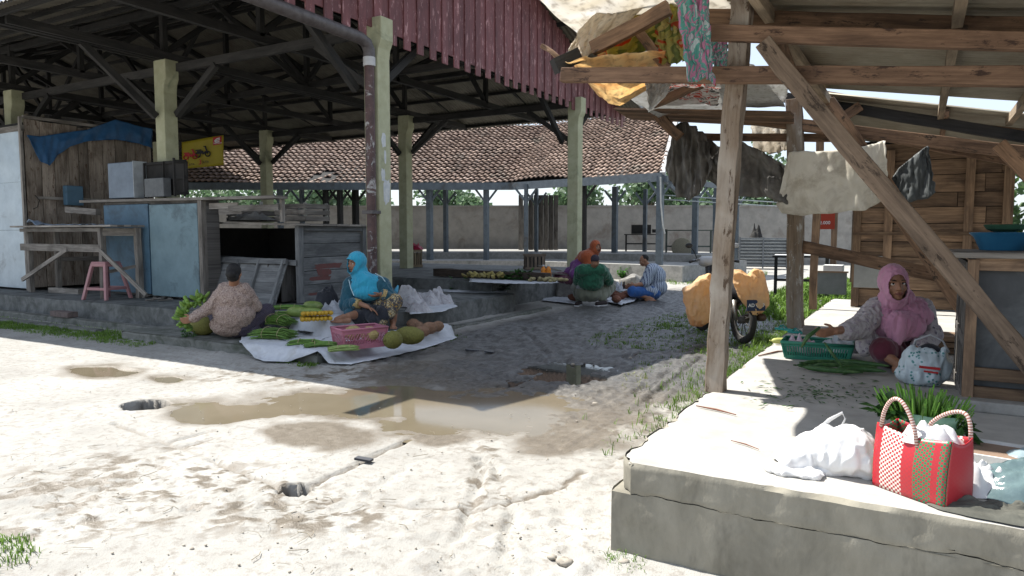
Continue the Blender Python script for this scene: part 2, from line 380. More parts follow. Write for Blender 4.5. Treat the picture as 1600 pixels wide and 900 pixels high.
mm = N(t, 'ShaderNodeMath', operation='MULTIPLY_ADD', i_1=.8); t.links.new(n3, mm.inputs[0]); t.links.new(n2, mm.inputs[2])
bump(t, b, mm.outputs[0], .65, .010)
me.materials.append(m)
g = bpy.data.objects.new('ground', me); COL.objects.link(g); g['kind'] = 'structure'

m, t, b = new_mat('murky puddle water')
v = coords(t, 'Object'); n1 = noise(t, v, .8, 4, .6)
t.links.new(ramp(t, n1, [(.3, (.125, .105, .07)), (.7, (.18, .152, .108))]), b.inputs['Base Color'])
b.inputs['Roughness'].default_value = .05; b.inputs['IOR'].default_value = 1.33; b.inputs['Specular IOR Level'].default_value = .3
bump(t, b, noise(t, v, 30, 3, .5), .02, .004)
WATER = m
m2, t2, b2 = new_mat('shade-painted puddle water'); b2.inputs['Base Color'].default_value = (.035, .034, .03, 1); b2.inputs['Roughness'].default_value = .03; b2.inputs['IOR'].default_value = 1.33  # darker copy of the water, roof shade and reflection put into its colour
bump(t2, b2, noise(t2, coords(t2, 'Object'), 14, 3, .5), .03, .004)
def puddle(pts, mt, z=-.011):
    mb_ = MB(); n = len(pts); mb_.v = [tuple(W(px, py, z)) for px, py in pts]; mb_.face(list(range(n))[::-1])
    o = mb_.build('puddle', mt); o['kind'] = 'structure'
puddle([(268, 628), (340, 612), (520, 600), (720, 606), (830, 606), (940, 618), (960, 690), (860, 706), (700, 700), (540, 680), (340, 680), (262, 660)], WATER)
puddle([(80, 566), (240, 566), (240, 596), (80, 596)], WATER)
puddle([(242, 582), (310, 582), (310, 602), (242, 602)], WATER)
puddle([(780, 585), (840, 566), (930, 562), (975, 572), (940, 600), (800, 606)], m2, -.009)

# ================================================================== MARKET PAVILION
pav = thing('market_pavilion', 'large open market pavilion with red board gable, green posts and corrugated roof', 'pavilion', (-7.2, 8.5, .35))
PT = 4.80                                                        # top of posts
PX_ = (-7.3, -12.5, -18.1, -23.6, -29.1); PY_ = (8.5, 15.7)
def rz_(Y): return 4.86+.34*(min(Y, 24.2-Y)-5.4)                 # height of roof underside
# floors
mb = MB()
def slab(mb, x0, x1, y0, y1, z0, z1, st=.35, jit=.012, round_=.02):
    # a cement block with a worn upper edge
    def top(u, v_): return (x0+(x1-x0)*u, y0+(y1-y0)*v_, z1)
    nx_ = max(2, int((x1-x0)/st)); ny_ = max(2, int((y1-y0)/st))
    def P(x, y, z, edge):
        if edge: x += random.uniform(-jit, jit); y += random.uniform(-jit, jit); z += random.uniform(-jit, jit*.3)
        return (x, y, z)
    def J(x, y, z):
        q = Vector((x, y, z))*3.1; k = mnoise.noise(q); k2 = mnoise.noise(q*3.3)
        return (k*jit+k2*jit)
    def side(a, b, nrm):
        n = max(4, int(math.hypot(b[0]-a[0], b[1]-a[1])/.07)); base = len(mb.v)
        for i in range(n+1):
            x = a[0]+(b[0]-a[0])*i/n; y = a[1]+(b[1]-a[1])*i/n
            c = J(x, y, 0); cc = max(0, mnoise.noise(Vector((x*1.7, y*1.7, 4))))*.05
            ww = 0 if i in (0, n) else 1
            mb.v += [(x+nrm[0]*jit, y+nrm[1]*jit, z0), (x+nrm[0]*c*ww, y+nrm[1]*c*ww, z0+(z1-z0)*.55), (x+nrm[0]*c*ww, y+nrm[1]*c*ww, z1-round_-cc*.6), (x-nrm[0]*(round_+cc), y-nrm[1]*(round_+cc), z1-.001)]
        for i in range(n):
            for k in range(3):
                a0 = base+i*4+k; mb.face((a0, a0+4, a0+5, a0+1), None, .5)
    side((x0, y0), (x1, y0), (0, -1)); side((x1, y0), (x1, y1), (1, 0)); side((x0, y1), (x0, y0), (-1, 0)); side((x1, y1), (x0, y1), (0, 1))
    e = .045; mb.quad((x0+.01, y0+.01, z1-.0015), (x1-.01, y0+.01, z1-.0015), (x1-.01, y1-.01, z1-.0015), (x0+.01, y1-.01, z1-.0015), .5)
slab(mb, -28, -7.0, 7.0, 12.25, -.05, .35)
slab(mb, -28, -7.55, 12.25, 18.6, -.05, .58)
mb.build('floor_slab', CONCD, pav)
for i, X in enumerate(PX_):
    for j, Y in enumerate(PY_):
        mb = MB(); z0 = .35 if j == 0 else .58; h = .14
        # shaft, then the head that swells outwards like a bracket
        prof = [(z0, h, h), (4.2, h, h), (4.34, h, h+.02), (4.46, h, h+.075), (PT, h, h+.075)]
        n0 = len(mb.v); r_ = .5; up_ = random.uniform(0, 20)
        for (z, hx, hy) in prof:
            for a, b_ in ((-1, -1), (1, -1), (1, 1), (-1, 1)): mb.v.append((X+a*(hy if a > 0 else hx), Y+b_*hx, z))
        for k in range(4):
            for q in range(4):
                a = n0+k*4+q; b_ = n0+k*4+(q+1) % 4; mb.face((a, b_, b_+4, a+4), [(prof[k][0], q*.3), (prof[k][0], q*.3+.3), (prof[k+1][0], q*.3+.3), (prof[k+1][0], q*.3)])
        mb.face((n0+16, n0+17, n0+18, n0+19))
        mb.build('post', GREEN, pav, bev=.015)
# posters torn off post
mb = MB(); p = WX(609, 222, -7.04)
PAPER = mat('torn white paper', (.62, .62, .60), (.42, .45, .47), 9, .9, .1)
def patch(mb, X, Y, z, w_, h, n=14, seed=1):
    rs = random.Random(seed); c = (X, Y, z); pts = []
    for k in range(n):
        a = 2*math.pi*k/n; r = rs.uniform(.75, 1.1)
        pts.append((X, Y+math.copysign(abs(math.cos(a))**.5, math.cos(a))*w_/2*r, z+math.copysign(abs(math.sin(a))**.5, math.sin(a))*h/2*r))
    n0 = len(mb.v); mb.v += pts+[(X+.001, Y, z)]
    for k in range(n): mb.face((n0+k, n0+(k+1) % n, n0+n), None, .5)
patch(mb, -7.1580, 8.47, 2.98, .11, .22, 14, 3); patch(mb, -7.1570, 8.5, 2.72, .05, .2, 10, 5); patch(mb, -7.1580, 8.53, 2.2, .17, .42, 18, 8); patch(mb, -7.1575, 8.45, 2.45, .1, .2, 18, 9)
mb.build('paper_scrap', PAPER, pav)
# trusses: one on each pair of posts, cantilevered to both eaves
for X in PX_+(-9.85, -15.3, -20.8, -26.3):
    full = X in PX_; X = -7.50 if X == -7.3 else X
    mb = MB(); e0, e1 = 5.45, 18.75
    mb.beam((X, e0, PT+.07), (X, e1, PT+.07), .10, .15)
    if full: mb.beam((X+.16, e0+.3, PT+.06), (X+.16, e1-.3, PT+.06), .06, .14); mb.beam((X-.16, e0+.3, PT+.06), (X-.16, e1-.3, PT+.06), .06, .14)
    mb.beam((X, e0, rz_(e0)-.02+.12), (X, 12.1, rz_(12.1)-.12), .09, .13); mb.beam((X, 12.1, rz_(12.1)-.12), (X, e1, rz_(e1)+.1), .09, .13)
    mb.beam((X, 12.1, PT), (X, 12.1, rz_(12.1)-.1), .1, .1)
    for Ya, Yb in ((8.5, 8.5), (15.7, 15.7)): mb.beam((X, Ya, PT+.1), (X, Yb, rz_(Yb)-.06), .1, .1)
    for Ya, Yb in ((12.1, 9.6), (12.1, 14.6)): mb.beam((X+.02, Ya, PT+.12), (X+.02, Yb, rz_(Yb)-.12), .08, .1)
    for Ya, Yb in ((8.5, 10.3), (15.7, 13.9)): mb.beam((X-.02, Ya, PT+.14), (X-.02, Yb, rz_(Yb)-.12), .08, .1)
    if full:
        for Y in PY_:
            for s in (-1, 1): mb.beam((X-.06, Y+s*.18, 3.75), (X-.06, Y+s*1.5, PT+.02), .09, .12)
            
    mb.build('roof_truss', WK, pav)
mb = MB()
for Y in PY_:
    mb.beam((-30, Y+.12, PT-.12), (-7.3, Y+.12, PT-.12), .08, .15); mb.beam((-30, Y, rz_(Y)-.16), (-7.3, Y, rz_(Y)-.16), .08, .12)
    for X in PX_:
        for s in (-1, 1):
            if X+s*1.4 < -7.3: mb.beam((X+s*.17, Y+.1, 3.8), (X+s*1.35, Y+.1, PT-.2), .09, .11)
mb.beam((-24, 12.1, PT+.2), (-7.4, 12.1, PT+.2), .08, .14)
for X0 in PX_[1:]:
    mb.beam((X0, 12.1, PT+.25), (X0+1.9, 12.1, rz_(12.1)-.2), .08, .1); mb.beam((X0, 12.1, PT+.25), (X0-1.9, 12.1, rz_(12.1)-.2), .08, .1)
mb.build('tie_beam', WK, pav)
mb = MB()
for k in range(9):
    Y = 5.6+k*.8
    for YY in (Y, 24.2-Y): mb.beam((-33, YY, rz_(YY)-.05), (-6.65, YY, rz_(YY)-.05), .06, .08)
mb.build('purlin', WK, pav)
# corrugated roof
RUST = mat('grey brown corrugated roofing', (.16, .145, .115), (.095, .086, .068), 3, .75, .15, dirt=(.10, .08, .06), dsc=.8, dth=(.5, .75))
def corr(mb, fn, along, length, pitch=.10, amp=.014, nv=2, spp=6):
    # fn(s, v) -> point and normal; waves along s in metres
    n = int(length/pitch*spp); n0 = len(mb.v)
    for i in range(n+1):
        s = length*i/n; h = amp*math.sin(2*math.pi*s/pitch)
        for j in range(nv+1):
            p, nr = fn(s, j/nv); mb.v.append(tuple(Vector(p)+Vector(nr)*h))
    for i in range(n):
        for j in range(nv):
            a = n0+i*(nv+1)+j; mb.face((a, a+nv+1, a+nv+2, a+1), None, (int(length*i/n/.8)*37 % 11)/11)
for (y0, y1) in ((5.35, 12.14), (18.85, 12.06)):
    mb = MB()
    corr(mb, lambda s, v_: ((-33.6+s, y0+(y1-y0)*v_, rz_(y0+(y1-y0)*v_)), (0, 0, 1)), None, 27.0, .11, .016, 5)
    corr(mb, lambda s, v_: ((-33.6+s, y0+(y1-y0)*v_, rz_(y0+(y1-y0)*v_)+.035), (0, 0, 1)), None, 27.0, .11, .016, 5)
    mb.build('roof_sheet', RUST, pav, smooth=True)
mb = MB(); mb.beam((-24.6, 12.1, rz_(12.1)+.1), (-6.6, 12.1, rz_(12.1)+.1), .3, .05); mb.build('ridge_cap', RUST, pav)
mb = MB()
for (y0, y1) in ((5.3, 12.1), (18.9, 12.1)): mb.beam((-6.6, y0, rz_(y0)-.02), (-6.6, y1, rz_(y1)-.02), .03, .2, r=.9)
mb.build('barge_board', mat('weathered pale board', (.30, .30, .30), (.17, .17, .17), 8, .8, .2), pav)
# red boards of the gable
RED = wood('oxide red painted board', (.18, .066, .068), (.13, .048, .05), (.10, .04, .042), amt=.22, rough=.6, bmp=.2, stain=(.36, .20, .20))
mb = MB(); y = 5.42; k = 0
while y < 18.8:
    wd = .175+random.uniform(-.006, .006); ym = y+wd/2; zt = rz_(ym)-.05
    lo = PT-.14 - (.17 if k % 2 else .0)+random.uniform(-.012, .012)
    xx = -7.27+(.022 if k % 2 else 0)
    mb.beam((xx, ym, lo), (xx+.003, ym, zt), .022, wd-.006 if k % 2 else wd+.02, up=(0, 1, 0)); y += wd; k += 1
mb.build('gable_boards', RED, pav, bev=.003)
mb = MB(); mb.beam((-7.42, 5.5, PT+.05), (-7.42, 18.7, PT+.05), .08, .16); mb.build('gable_beam', WK, pav)
# gutter pipe and its down pipe beside the near corner post
PIPE = mat('dark grey drain pipe', (.10, .09, .09), (.055, .045, .045), 12, .5, .2)
PEEL = mat('peeling maroon pipe paint', (.10, .055, .05), (.05, .03, .03), 9, .6, .2, dirt=(.34, .33, .32), dsc=4.5, dth=(.56, .63))
mb = MB(); yy = 8.26; PXP = WY(577, 100, yy).x
mb.tube([(PXP, 4.6, 4.50), (PXP, yy-.2, 4.42), (PXP, yy-.06, 4.38), (PXP, yy, 4.28), (PXP, yy, 4.18)], .09, 14); mb.build('gutter_pipe', PIPE, pav, smooth=True, auto=True)
mb = MB(); mb.tube([(PXP, yy, 4.2), (PXP, yy, .35)], .075, 14); mb.build('down_pipe', PEEL, pav, smooth=True, auto=True)
mb = MB(); mb.tube([(PXP, yy, 4.18), (PXP, yy, 4.05)], .092, 14); mb.build('pipe_collar', mat('white pipe collar', (.5, .5, .5)), pav, smooth=True, auto=True)
mb = MB(); mb.box(PXP-.1, PXP+.1, yy-.1, yy+.1, 1.85, 1.9); mb.build('pipe_clamp', PIPE, pav)
at0(pav)

# gutter drain and kerb round the foot of the pavilion
KERB = mat('mossy kerb cement', (.20, .20, .185), (.11, .115, .10), 8, .9, .6, .012, dirt=(.05, .06, .04), dsc=2.4, dth=(.5, .7))
mb = MB(); slab(mb, -28, -9.6, 6.62, 6.74, -.05, .10, .3, .015, .02); slab(mb, -28, -11.1, 6.2, 6.34, -.05, .05, .3, .015, .02)
o = mb.build('kerb', KERB); o['kind'] = 'structure'
mb = MB(); slab(mb, -10.1, -6.15, 6.02, 6.97, -.05, .13, .3, .02, .03); slab(mb, -6.92, -6.3, 6.99, 9.1, -.05, .12, .3, .02, .03)
o = mb.build('kerb', KERB); o['kind'] = 'structure'
mb = MB(); slab(mb, -6.62, -6.5, 9.2, 12.9, -.05, .05, .3, .015, .02); o = mb.build('kerb', KERB); o['kind'] = 'structure'
BRICK = mat('old dark brick', (.17, .13, .12), (.09, .07, .065), 14, .9, .5, .008)
p = W(112, 494, .1); mb = MB(); mb.box(p.x-.28, p.x+.28, 6.58, 6.76, .104, .20); tag(mb.build('brick', BRICK, bev=.01), 'loose grey block lying on the kerb below the pavilion floor', 'block')

# ================================================================== TILED SHED BEYOND
shed = thing('tiled_shed', 'long open shed with clay tile roof behind the pavilion', 'shed', C2W(0, 28, 0))
EV = [C2W(4.87, 23), C2W(0, 27.5), C2W(-24, 27.5)]; RG = [C2W(6.6, 28), C2W(1.6, 33), C2W(-24, 33)]
ez, rzh = 3.48, 6.6
TILE = None
m, t, b = new_mat('clay roof tiles'); v = coords(t, 'Object'); n1 = noise(t, v, 9, 4, .6); n2 = noise(t, v, 1.2, 4, .6)
at = N(t, 'ShaderNodeAttribute', attribute_name='rnd').outputs['Fac']
c = ramp(t, at, [(0, (.16, .11, .085)), (.35, (.24, .165, .125)), (.75, (.31, .22, .17)), (1, (.36, .27, .22))])
c = mixc(t, ramp(t, n1, [(.5, (0, 0, 0)), (.8, (1, 1, 1))]), c, (.17, .125, .10)); c = mixc(t, ramp(t, n2, [(.55, (0, 0, 0)), (.75, (1, 1, 1))]), c, (.10, .09, .07))
t.links.new(c, b.inputs['Base Color']); b.inputs['Roughness'].default_value = .85; TILE = m
mb = MB(); rows = 22
for (a, b_, c_, d_) in ((EV[0], EV[1], RG[0], RG[1]), (EV[1], EV[2], RG[1], RG[2])):
    Le = (b_-a).length; nt_ = int(Le/.235)
    for i in range(nt_):
        for j in range(rows):
            if a == EV[1] and 30 <= i <= 33 and 1 <= j <= 3 and (i+j) % 3: continue
            u0, u1 = i/nt_, (i+1.08)/nt_; v0, v1 = j/rows, (j+1.12)/rows
            def P(u, v_, lift):
                e = a.lerp(b_, u); r = c_.lerp(d_, u); p = e.lerp(r, v_); sag = -.10*math.sin(u*6)*(1-v_)-.06*mnoise.noise(Vector((u*9, v_*3, 0)))
                return Vector((p.x, p.y, ez+(rzh-ez)*v_+lift+sag))
            jz = random.uniform(0, .02); jr = random.random(); sk = random.uniform(-.15, .15)/nt_
            cols = [(0, .00), (.18, .05), (.42, .055), (.7, .01), (1.0, .0)]
            n0 = len(mb.v)
            for (cu, hh) in cols:
                uu = u0+(u1-u0)*cu
                mb.v.append(tuple(P(uu+sk, v0, hh+.085+jz-.03))); mb.v.append(tuple(P(uu+sk, v0, hh+.115+jz-.02))); mb.v.append(tuple(P(uu, v1, hh+.01)))
            for q in range(4):
                x = n0+q*3; mb.face((x, x+3, x+4, x+1), None, jr*.3); mb.face((x+1, x+4, x+5, x+2), None, jr)
mb.build('tile_roof', TILE, shed)
BLUEP = mat('blue grey painted steel', (.115, .14, .16), (.075, .09, .105), 6, .6, .1, dirt=(.06, .05, .04), dsc=1.4, dth=(.55, .75))
mb = MB()
for i in range(2): mb.beam((EV[i].x, EV[i].y, ez-.10), (EV[i+1].x, EV[i+1].y, ez-.10), .12, .28)
mb.beam((EV[0].x, EV[0].y, ez-.1), (RG[0].x, RG[0].y, ez-.35), .1, .22)
hp = C2W(10, 30); mb.beam((EV[0].x+.1, EV[0].y, ez-.16), (hp.x, hp.y, ez-.1), .1, .2)
mb.build('eave_beam', BLUEP, shed)
mb = MB(); mb.beam((EV[0].x, EV[0].y, ez-.02), (RG[0].x, RG[0].y, rzh+.1), .16, .16); mb.build('hip_flashing', mat('dull white flashing', (.45, .45, .45)), shed)
mb = MB()   # battens under the tiles keep the roof from being a shell
for i in range(2):
    a, b_, c_, d_ = EV[i], EV[i+1], RG[i], RG[i+1]
    mb.quad((a.x, a.y, ez-.02), (b_.x, b_.y, ez-.02), (d_.x, d_.y, rzh-.06), (c_.x, c_.y, rzh-.06), .3)
mb.build('roof_lining', WK, shed)
# posts: photograph pixel of the foot and distance
for (px, d, w_) in ((1030, 23.1, .2), (912, 25.4, .15), (822, 26.9, .12), (760, 27.7, .17), (697, 29.5, .16), (672, 27.7, .2), (557, 28.2, .2), (533, 27.7, .17), (511, 27.7, .17), (474, 28.5, .14), (960, 28.5, .2), (838, 30, .13), (1007, 30, .15), (1085, 26.5, .2), (1117, 29, .2), (440, 27.7, .17), (1150, 31, .15)):
    c_ = C2W((px-800)/F_PX*d, d); mb = MB(); mb.beam((c_.x, c_.y, .4), (c_.x, c_.y, ez-.05), w_, w_, up=(0, 1, 0))
    for s in (-1, 1): mb.beam((c_.x, c_.y, ez-.75), (c_.x+s*.42*CY, c_.y+s*.42*SY, ez-.2), .08, .08)
    mb.build('post', BLUEP if px not in (557, 533, 511, 912) else WK, shed)
mb = MB()
fl = [C2W(5.4, 22.3), C2W(.3, 26.8), C2W(-14, 27.0), C2W(-14, 35), C2W(4, 35), C2W(9, 27)]
n0 = len(mb.v)
for z in (0, .52): mb.v += [(q.x, q.y, z) for q in fl]
mb.face([n0+6+k for k in range(6)][::-1], None, .5)
for k in range(6): mb.face((n0+k, n0+(k+1) % 6, n0+6+(k+1) % 6, n0+6+k), None, .5)
fl2 = [C2W(6.8, 25.3), C2W(1.2, 28.9), C2W(-14, 29.1), C2W(-14, 35), C2W(4, 35), C2W(9, 29)]
n0 = len(mb.v)
for z in (.5, .78): mb.v += [(q.x, q.y, z) for q in fl2]
mb.face([n0+6+k for k in range(6)][::-1], None, .5)
for k in range(6): mb.face((n0+k, n0+(k+1) % 6, n0+6+(k+1) % 6, n0+6+k), None, .5)
mb.build('floor_slab', CONC, shed)
at0(shed)
# boundary wall
WALL = mat('stained boundary wall', (.29, .275, .25), (.21, .20, .185), 2.5, .9, .3, dirt=(.13, .10, .08), dsc=.9, dth=(.52, .78))
mb = MB(); a = C2W(-16, 36.3); b_ = C2W(22, 35.3)
mb.beam((a.x, a.y, 1.4), (b_.x, b_.y, 1.4), .2, 3.0); mb.beam((a.x, a.y, 2.93), (b_.x, b_.y, 2.93), .28, .08)
tag(mb.build('boundary_wall', WALL), 'long stained cement wall closing the yard behind the tiled shed', 'wall')
mb = MB()
for k in range(8):
    c0 = C2W(.3+k*.235, 33.2); c1 = C2W(.3+k*.235+.23, 33.2); mb.beam(((c0.x+c1.x)/2, (c0.y+c1.y)/2, .7), ((c0.x+c1.x)/2, (c0.y+c1.y)/2, 3.35), .23, .03, up=(0, 1, 0))
tag(mb.build('plank_partition', WGD), 'tall dark board partition standing against the boundary wall', 'partition')

# ================================================================== TREES AND BUSHES FAR OUT
LEAF = mat('tree leaves', (.10, .17, .05), (.045, .09, .03), 2.5, .6, 0, rndamt=.45, trans=.25)
LEAFD = mat('hazy tree leaves', (.11, .17, .085), (.06, .11, .055), 1.5, .7, 0, rndamt=.4, trans=.3)
BARK = wood('bark', (.16, .12, .09), (.08, .06, .045))
def tree(c, h, rad, label, lf=LEAFD, n=1500, ls=.35, seed=0, trunkh=.35):
    rs = random.Random(seed); o = thing('tree', label, 'tree', c, 0, 'trees beyond the boundary wall')
    tb = MB(); th = h*trunkh; tb.tube([(0, 0, 0), (.1, 0, th*.5), (0, .1, th), (.1, 0, h*.7)], [.22, .17, .14, .06], 8)
    cl = []
    for k in range(9):
        a = rs.uniform(0, 6.28); r = rs.uniform(.25, .75)*rad; z = rs.uniform(th, h*.9)
        cl.append((r*math.cos(a), r*math.sin(a), z, rs.uniform(.35, .6)*rad)); tb.tube([(0, 0, th*rs.uniform(.7, 1.1)), (r*.5*math.cos(a), r*.5*math.sin(a), z*.8), (r*math.cos(a), r*math.sin(a), z)], [.08, .05, .02], 5)
    cl.append((0, 0, h*.86, rad*.5))
    tb.build('trunk', BARK, o)
    mb = MB()
    for k in range(n):
        x, y, z, r = rs.choice(cl); d = Vector((rs.gauss(0, 1), rs.gauss(0, 1), rs.gauss(0, .8))).normalized()*r*rs.uniform(.6, 1.12)
        p = Vector((x, y, z))+d; a = Vector((rs.gauss(0, 1), rs.gauss(0, 1), rs.gauss(0, 1))).normalized()*ls; q = a.orthogonal().normalized()*ls*.45
        mb.quad(p-a*.6, p+q, p+a*.6, p-q, rs.random())
    mb.build('crown', lf, o); return o
tl = ['pale green tree with round crown above the wall', 'bushy tree rising over the boundary wall']
spots = [(455, 58, 5.6, 3.2), (500, 52, 5.0, 2.4), (390, 60, 6, 3.4), (715, 62, 5.3, 1.8), (738, 55, 4.3, 1.6), (690, 70, 6.6, 2.2), (915, 58, 5.6, 2.6), (1010, 52, 6.6, 3.4), (1070, 54, 7.0, 3.6), (1130, 50, 6.4, 3.2), (1180, 48, 7.0, 3.2), (850, 60, 4.4, 1.8), (1240, 52, 6.6, 3.5), (560, 60, 4.8, 2.4), (320, 55, 5.5, 3)]
wh = ['behind the left post of the pavilion', 'seen over the box stall', 'at the far left', 'pointed, nearest the yellow post', 'low, in the bright gap', 'tall, behind the yellow post', 'right of the far green post', 'broad, behind the shed corner', 'broad, right of the shed corner', 'behind the dark hanging cloth', 'left of the leaning post', 'low, left of the far green post', 'behind the plank house', 'low, beside the drain pipe', 'behind the yellow banner']
for k, (px, d, h, r) in enumerate(spots):
    tree(C2W((px-800)/F_PX*d, d), h, r, 'hazy green tree beyond the wall, '+wh[k], seed=k, n=1300)
# bright banana leaves seen between crates
def blades(mb, c, n, h, sp, w_=.012, lean=.5, rs=random, droop=.4):
    c = Vector(c)
    for k in range(n):
        a = rs.uniform(0, 6.28); r = sp*math.sqrt(rs.random()); b0 = c+Vector((math.cos(a)*r, math.sin(a)*r, 0)); hh = h*rs.uniform(.5, 1.1)
        d = Vector((rs.gauss(0, 1), rs.gauss(0, 1), 0))*lean*hh*.5; s = Vector((rs.gauss(0, 1), rs.gauss(0, 1), 0)).normalized()*w_
        m1 = b0+d*.5+Vector((0, 0, hh*.65)); tp = b0+d*1.3+Vector((0, 0, hh*(1-droop*rs.random()))); r_ = rs.random()
        n0 = len(mb.v); mb.v += [tuple(b0-s), tuple(b0+s), tuple(m1+s*.8), tuple(m1-s*.8), tuple(tp)]
        mb.face((n0, n0+1, n0+2, n0+3), None, r_); mb.face((n0+3, n0+2, n0+4), None, r_)
GRASS = mat('grass blades', (.16, .27, .04), (.09, .17, .025), 2, .6, 0, rndamt=.45, trans=.35)
o = thing('banana_plant', 'bright green banana leaves showing behind the crates', 'plant', C2W(-7.9, 26.2-1.2, 0))
mb = MB()
for k in range(9):
    a = k*.75; L = random.uniform(1.2, 1.7); n_ = 7
    def lf(u, v_, a=a, L=L):
        r = L*u; z = 1.1+1.5*u-1.3*u*u+(abs(v_-.5))*-.1; wd = .5*math.sin(math.pi*min(1, u*.95+.05))*(v_-.5)
        return (math.cos(a)*r-math.sin(a)*wd, math.sin(a)*r+math.cos(a)*wd, z)
    mb.grid(lf, n_, 4, r=random.random())
mb.build('leaf', mat('banana leaf', (.22, .40, .05), (.14, .28, .04), 3, .5, 0, trans=.4), o, smooth=True)
mb = MB(); mb.tube([(0, 0, 0), (0, 0, 1.2)], [.16, .1], 10); mb.build('stem', LEAF, o)
# ================================================================== STALLS UNDER THE PAVILION (left)
TIN = mat('pale blue tin sheet', (.42, .49, .54), (.33, .39, .44), 3, .45, .12, .02, metal=.35, dirt=(.13, .13, .14), dsc=1.3, dth=(.6, .8))
TEAL = mat('faded blue painted sheet', (.17, .255, .29), (.125, .195, .225), 3, .6, .12, .02, dirt=(.055, .08, .095), dsc=1.6, dth=(.5, .75))
NAVY = mat('dark blue painted sheet', (.075, .15, .22), (.055, .115, .165), 3, .6, .1, dirt=(.03, .045, .06), dsc=1.6, dth=(.5, .75))
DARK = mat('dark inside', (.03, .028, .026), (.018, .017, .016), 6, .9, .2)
ki = thing('kiosk', 'tall kiosk with tin sheet front and weathered plank side at the left edge', 'kiosk', (-16.1, 7.7, .35))
mb = MB(); y = 7.72; k = 0
while y < 10.45:
    wd = random.uniform(.2, .33); wd = min(wd, 10.5-y)
    zt = 3.93-random.uniform(0, .06); mb.beam((-16.1+random.uniform(-.008, .008), y+wd/2, .42), (-16.1+random.uniform(-.008, .008), y+wd/2, zt), .025, wd-.012, up=(0, 1, 0), jit=.003); y += wd
WKI = wood('grey kiosk planks', (.30, .255, .21), (.15, .12, .095), (.08, .06, .045), amt=.4, stain=(.10, .065, .045), bmp=.8)
mb.build('plank_wall', WKI, ki, bev=.003)
mb = MB()
for (z0, z1, d) in ((.40, 1.62, 0), (1.625, 2.62, .004), (2.625, 3.66, 0)):
    mb.grid(lambda u, v_: (-16.16-2.2*u, 7.68-d+.012*mnoise.noise(Vector((u*4, v_*3, z0)))*1.5, z0+(z1-z0)*v_), 18, 8)
mb.build('tin_sheet', TIN, ki, smooth=True)
mb = MB(); mb.beam((-16.12, 7.67, .36), (-16.12, 7.67, 3.95), .07, .05, up=(0, 1, 0)); mb.beam((-18.5, 7.7, 3.72), (-16.08, 7.7, 3.72), .06, .12); mb.beam((-16.07, 7.7, 3.95), (-16.07, 10.5, 3.95), .06, .06)
mb.beam((-16.04, 8.3, 1.0), (-16.04, 10.3, 1.0), .04, .09); mb.beam((-16.04, 7.9, 2.3), (-16.04, 10.3, 2.3), .03, .06)
mb.build('frame', WG, ki)
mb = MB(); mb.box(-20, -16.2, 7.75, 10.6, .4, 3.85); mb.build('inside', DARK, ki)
mb = MB(); mb.tube([(-16.06, 7.86, 2.35), (-16.02, 7.92, 2.25), (-16.0, 7.86, 2.1), (-16.05, 7.8, 2.06)], .008, 5)
mb.build('wire_hook', DARK, ki); at0(ki)
# blue tarp strip nailed to the kiosk side
BT = mat('blue tarpaulin', (.035, .13, .28), (.022, .085, .20), 5, .45, .25, .02, trans=.15)
TPX = [(42, 207, 213), (70, 212, 214), (85, 211, 216), (100, 208, 260), (115, 205, 248), (140, 200, 236), (160, 192, 225), (180, 188, 218), (200, 193, 222), (220, 198, 226), (238, 200, 232)]
TPX = [(42, 211, 213.5), (63, 213, 252), (78, 211, 259), (90, 209, 243), (110, 206, 229), (135, 203, 221), (160, 194, 219), (180, 187, 218), (200, 192, 221), (220, 198, 225), (238, 201, 232)]
def cloth_between(rows, fn, thick=.006, m_=None, name='sheet', sub=6, fold=.03, fs=5, seed=0, parent=None):
    # rows: list of (point_top, point_bottom) corners; a sheet hung between them with folds
    mb = MB(); n = len(rows)
    def S(u, v_):
        x = u*(n-1); i = min(int(x), n-2); f = x-i
        a = rows[i][0].lerp(rows[i+1][0], f); b_ = rows[i][1].lerp(rows[i+1][1], f); p = a.lerp(b_, v_)
        k = fold*(.25+v_)*(mnoise.noise(Vector((u*fs*n*.3, v_*1.2, seed)))+.4*mnoise.noise(Vector((u*fs*n, v_*3, seed+5)))+.25*math.sin(u*fs*n*1.3+v_*2))
        return p+fn*k
    mb.grid(S, (n-1)*sub, sub*3, r=.5); o = mb.build(name, m_, parent, smooth=True)
    s = o.modifiers.new('thickness', 'SOLIDIFY'); s.thickness = thick; return o
rows = [(WX(a, b, -15.98), WX(a, c, -15.95)) for a, b, c in TPX]
tag(cloth_between(rows, Vector((1, 0, 0)), m_=BT, name='blue_tarpaulin', fold=.05), 'torn blue tarpaulin strip hanging on the plank side of the kiosk', 'tarpaulin')
# little blue box fixed to planks
mb = MB(); p = WX(117, 305, -15.9); mb.box(p.x-.1, p.x+.05, p.y-.2, p.y+.16, p.z-.22, p.z+.2)
tag(mb.build('tin_box', NAVY, bev=.02), 'small faded blue tin box fixed to the kiosk planks above the work table', 'box')
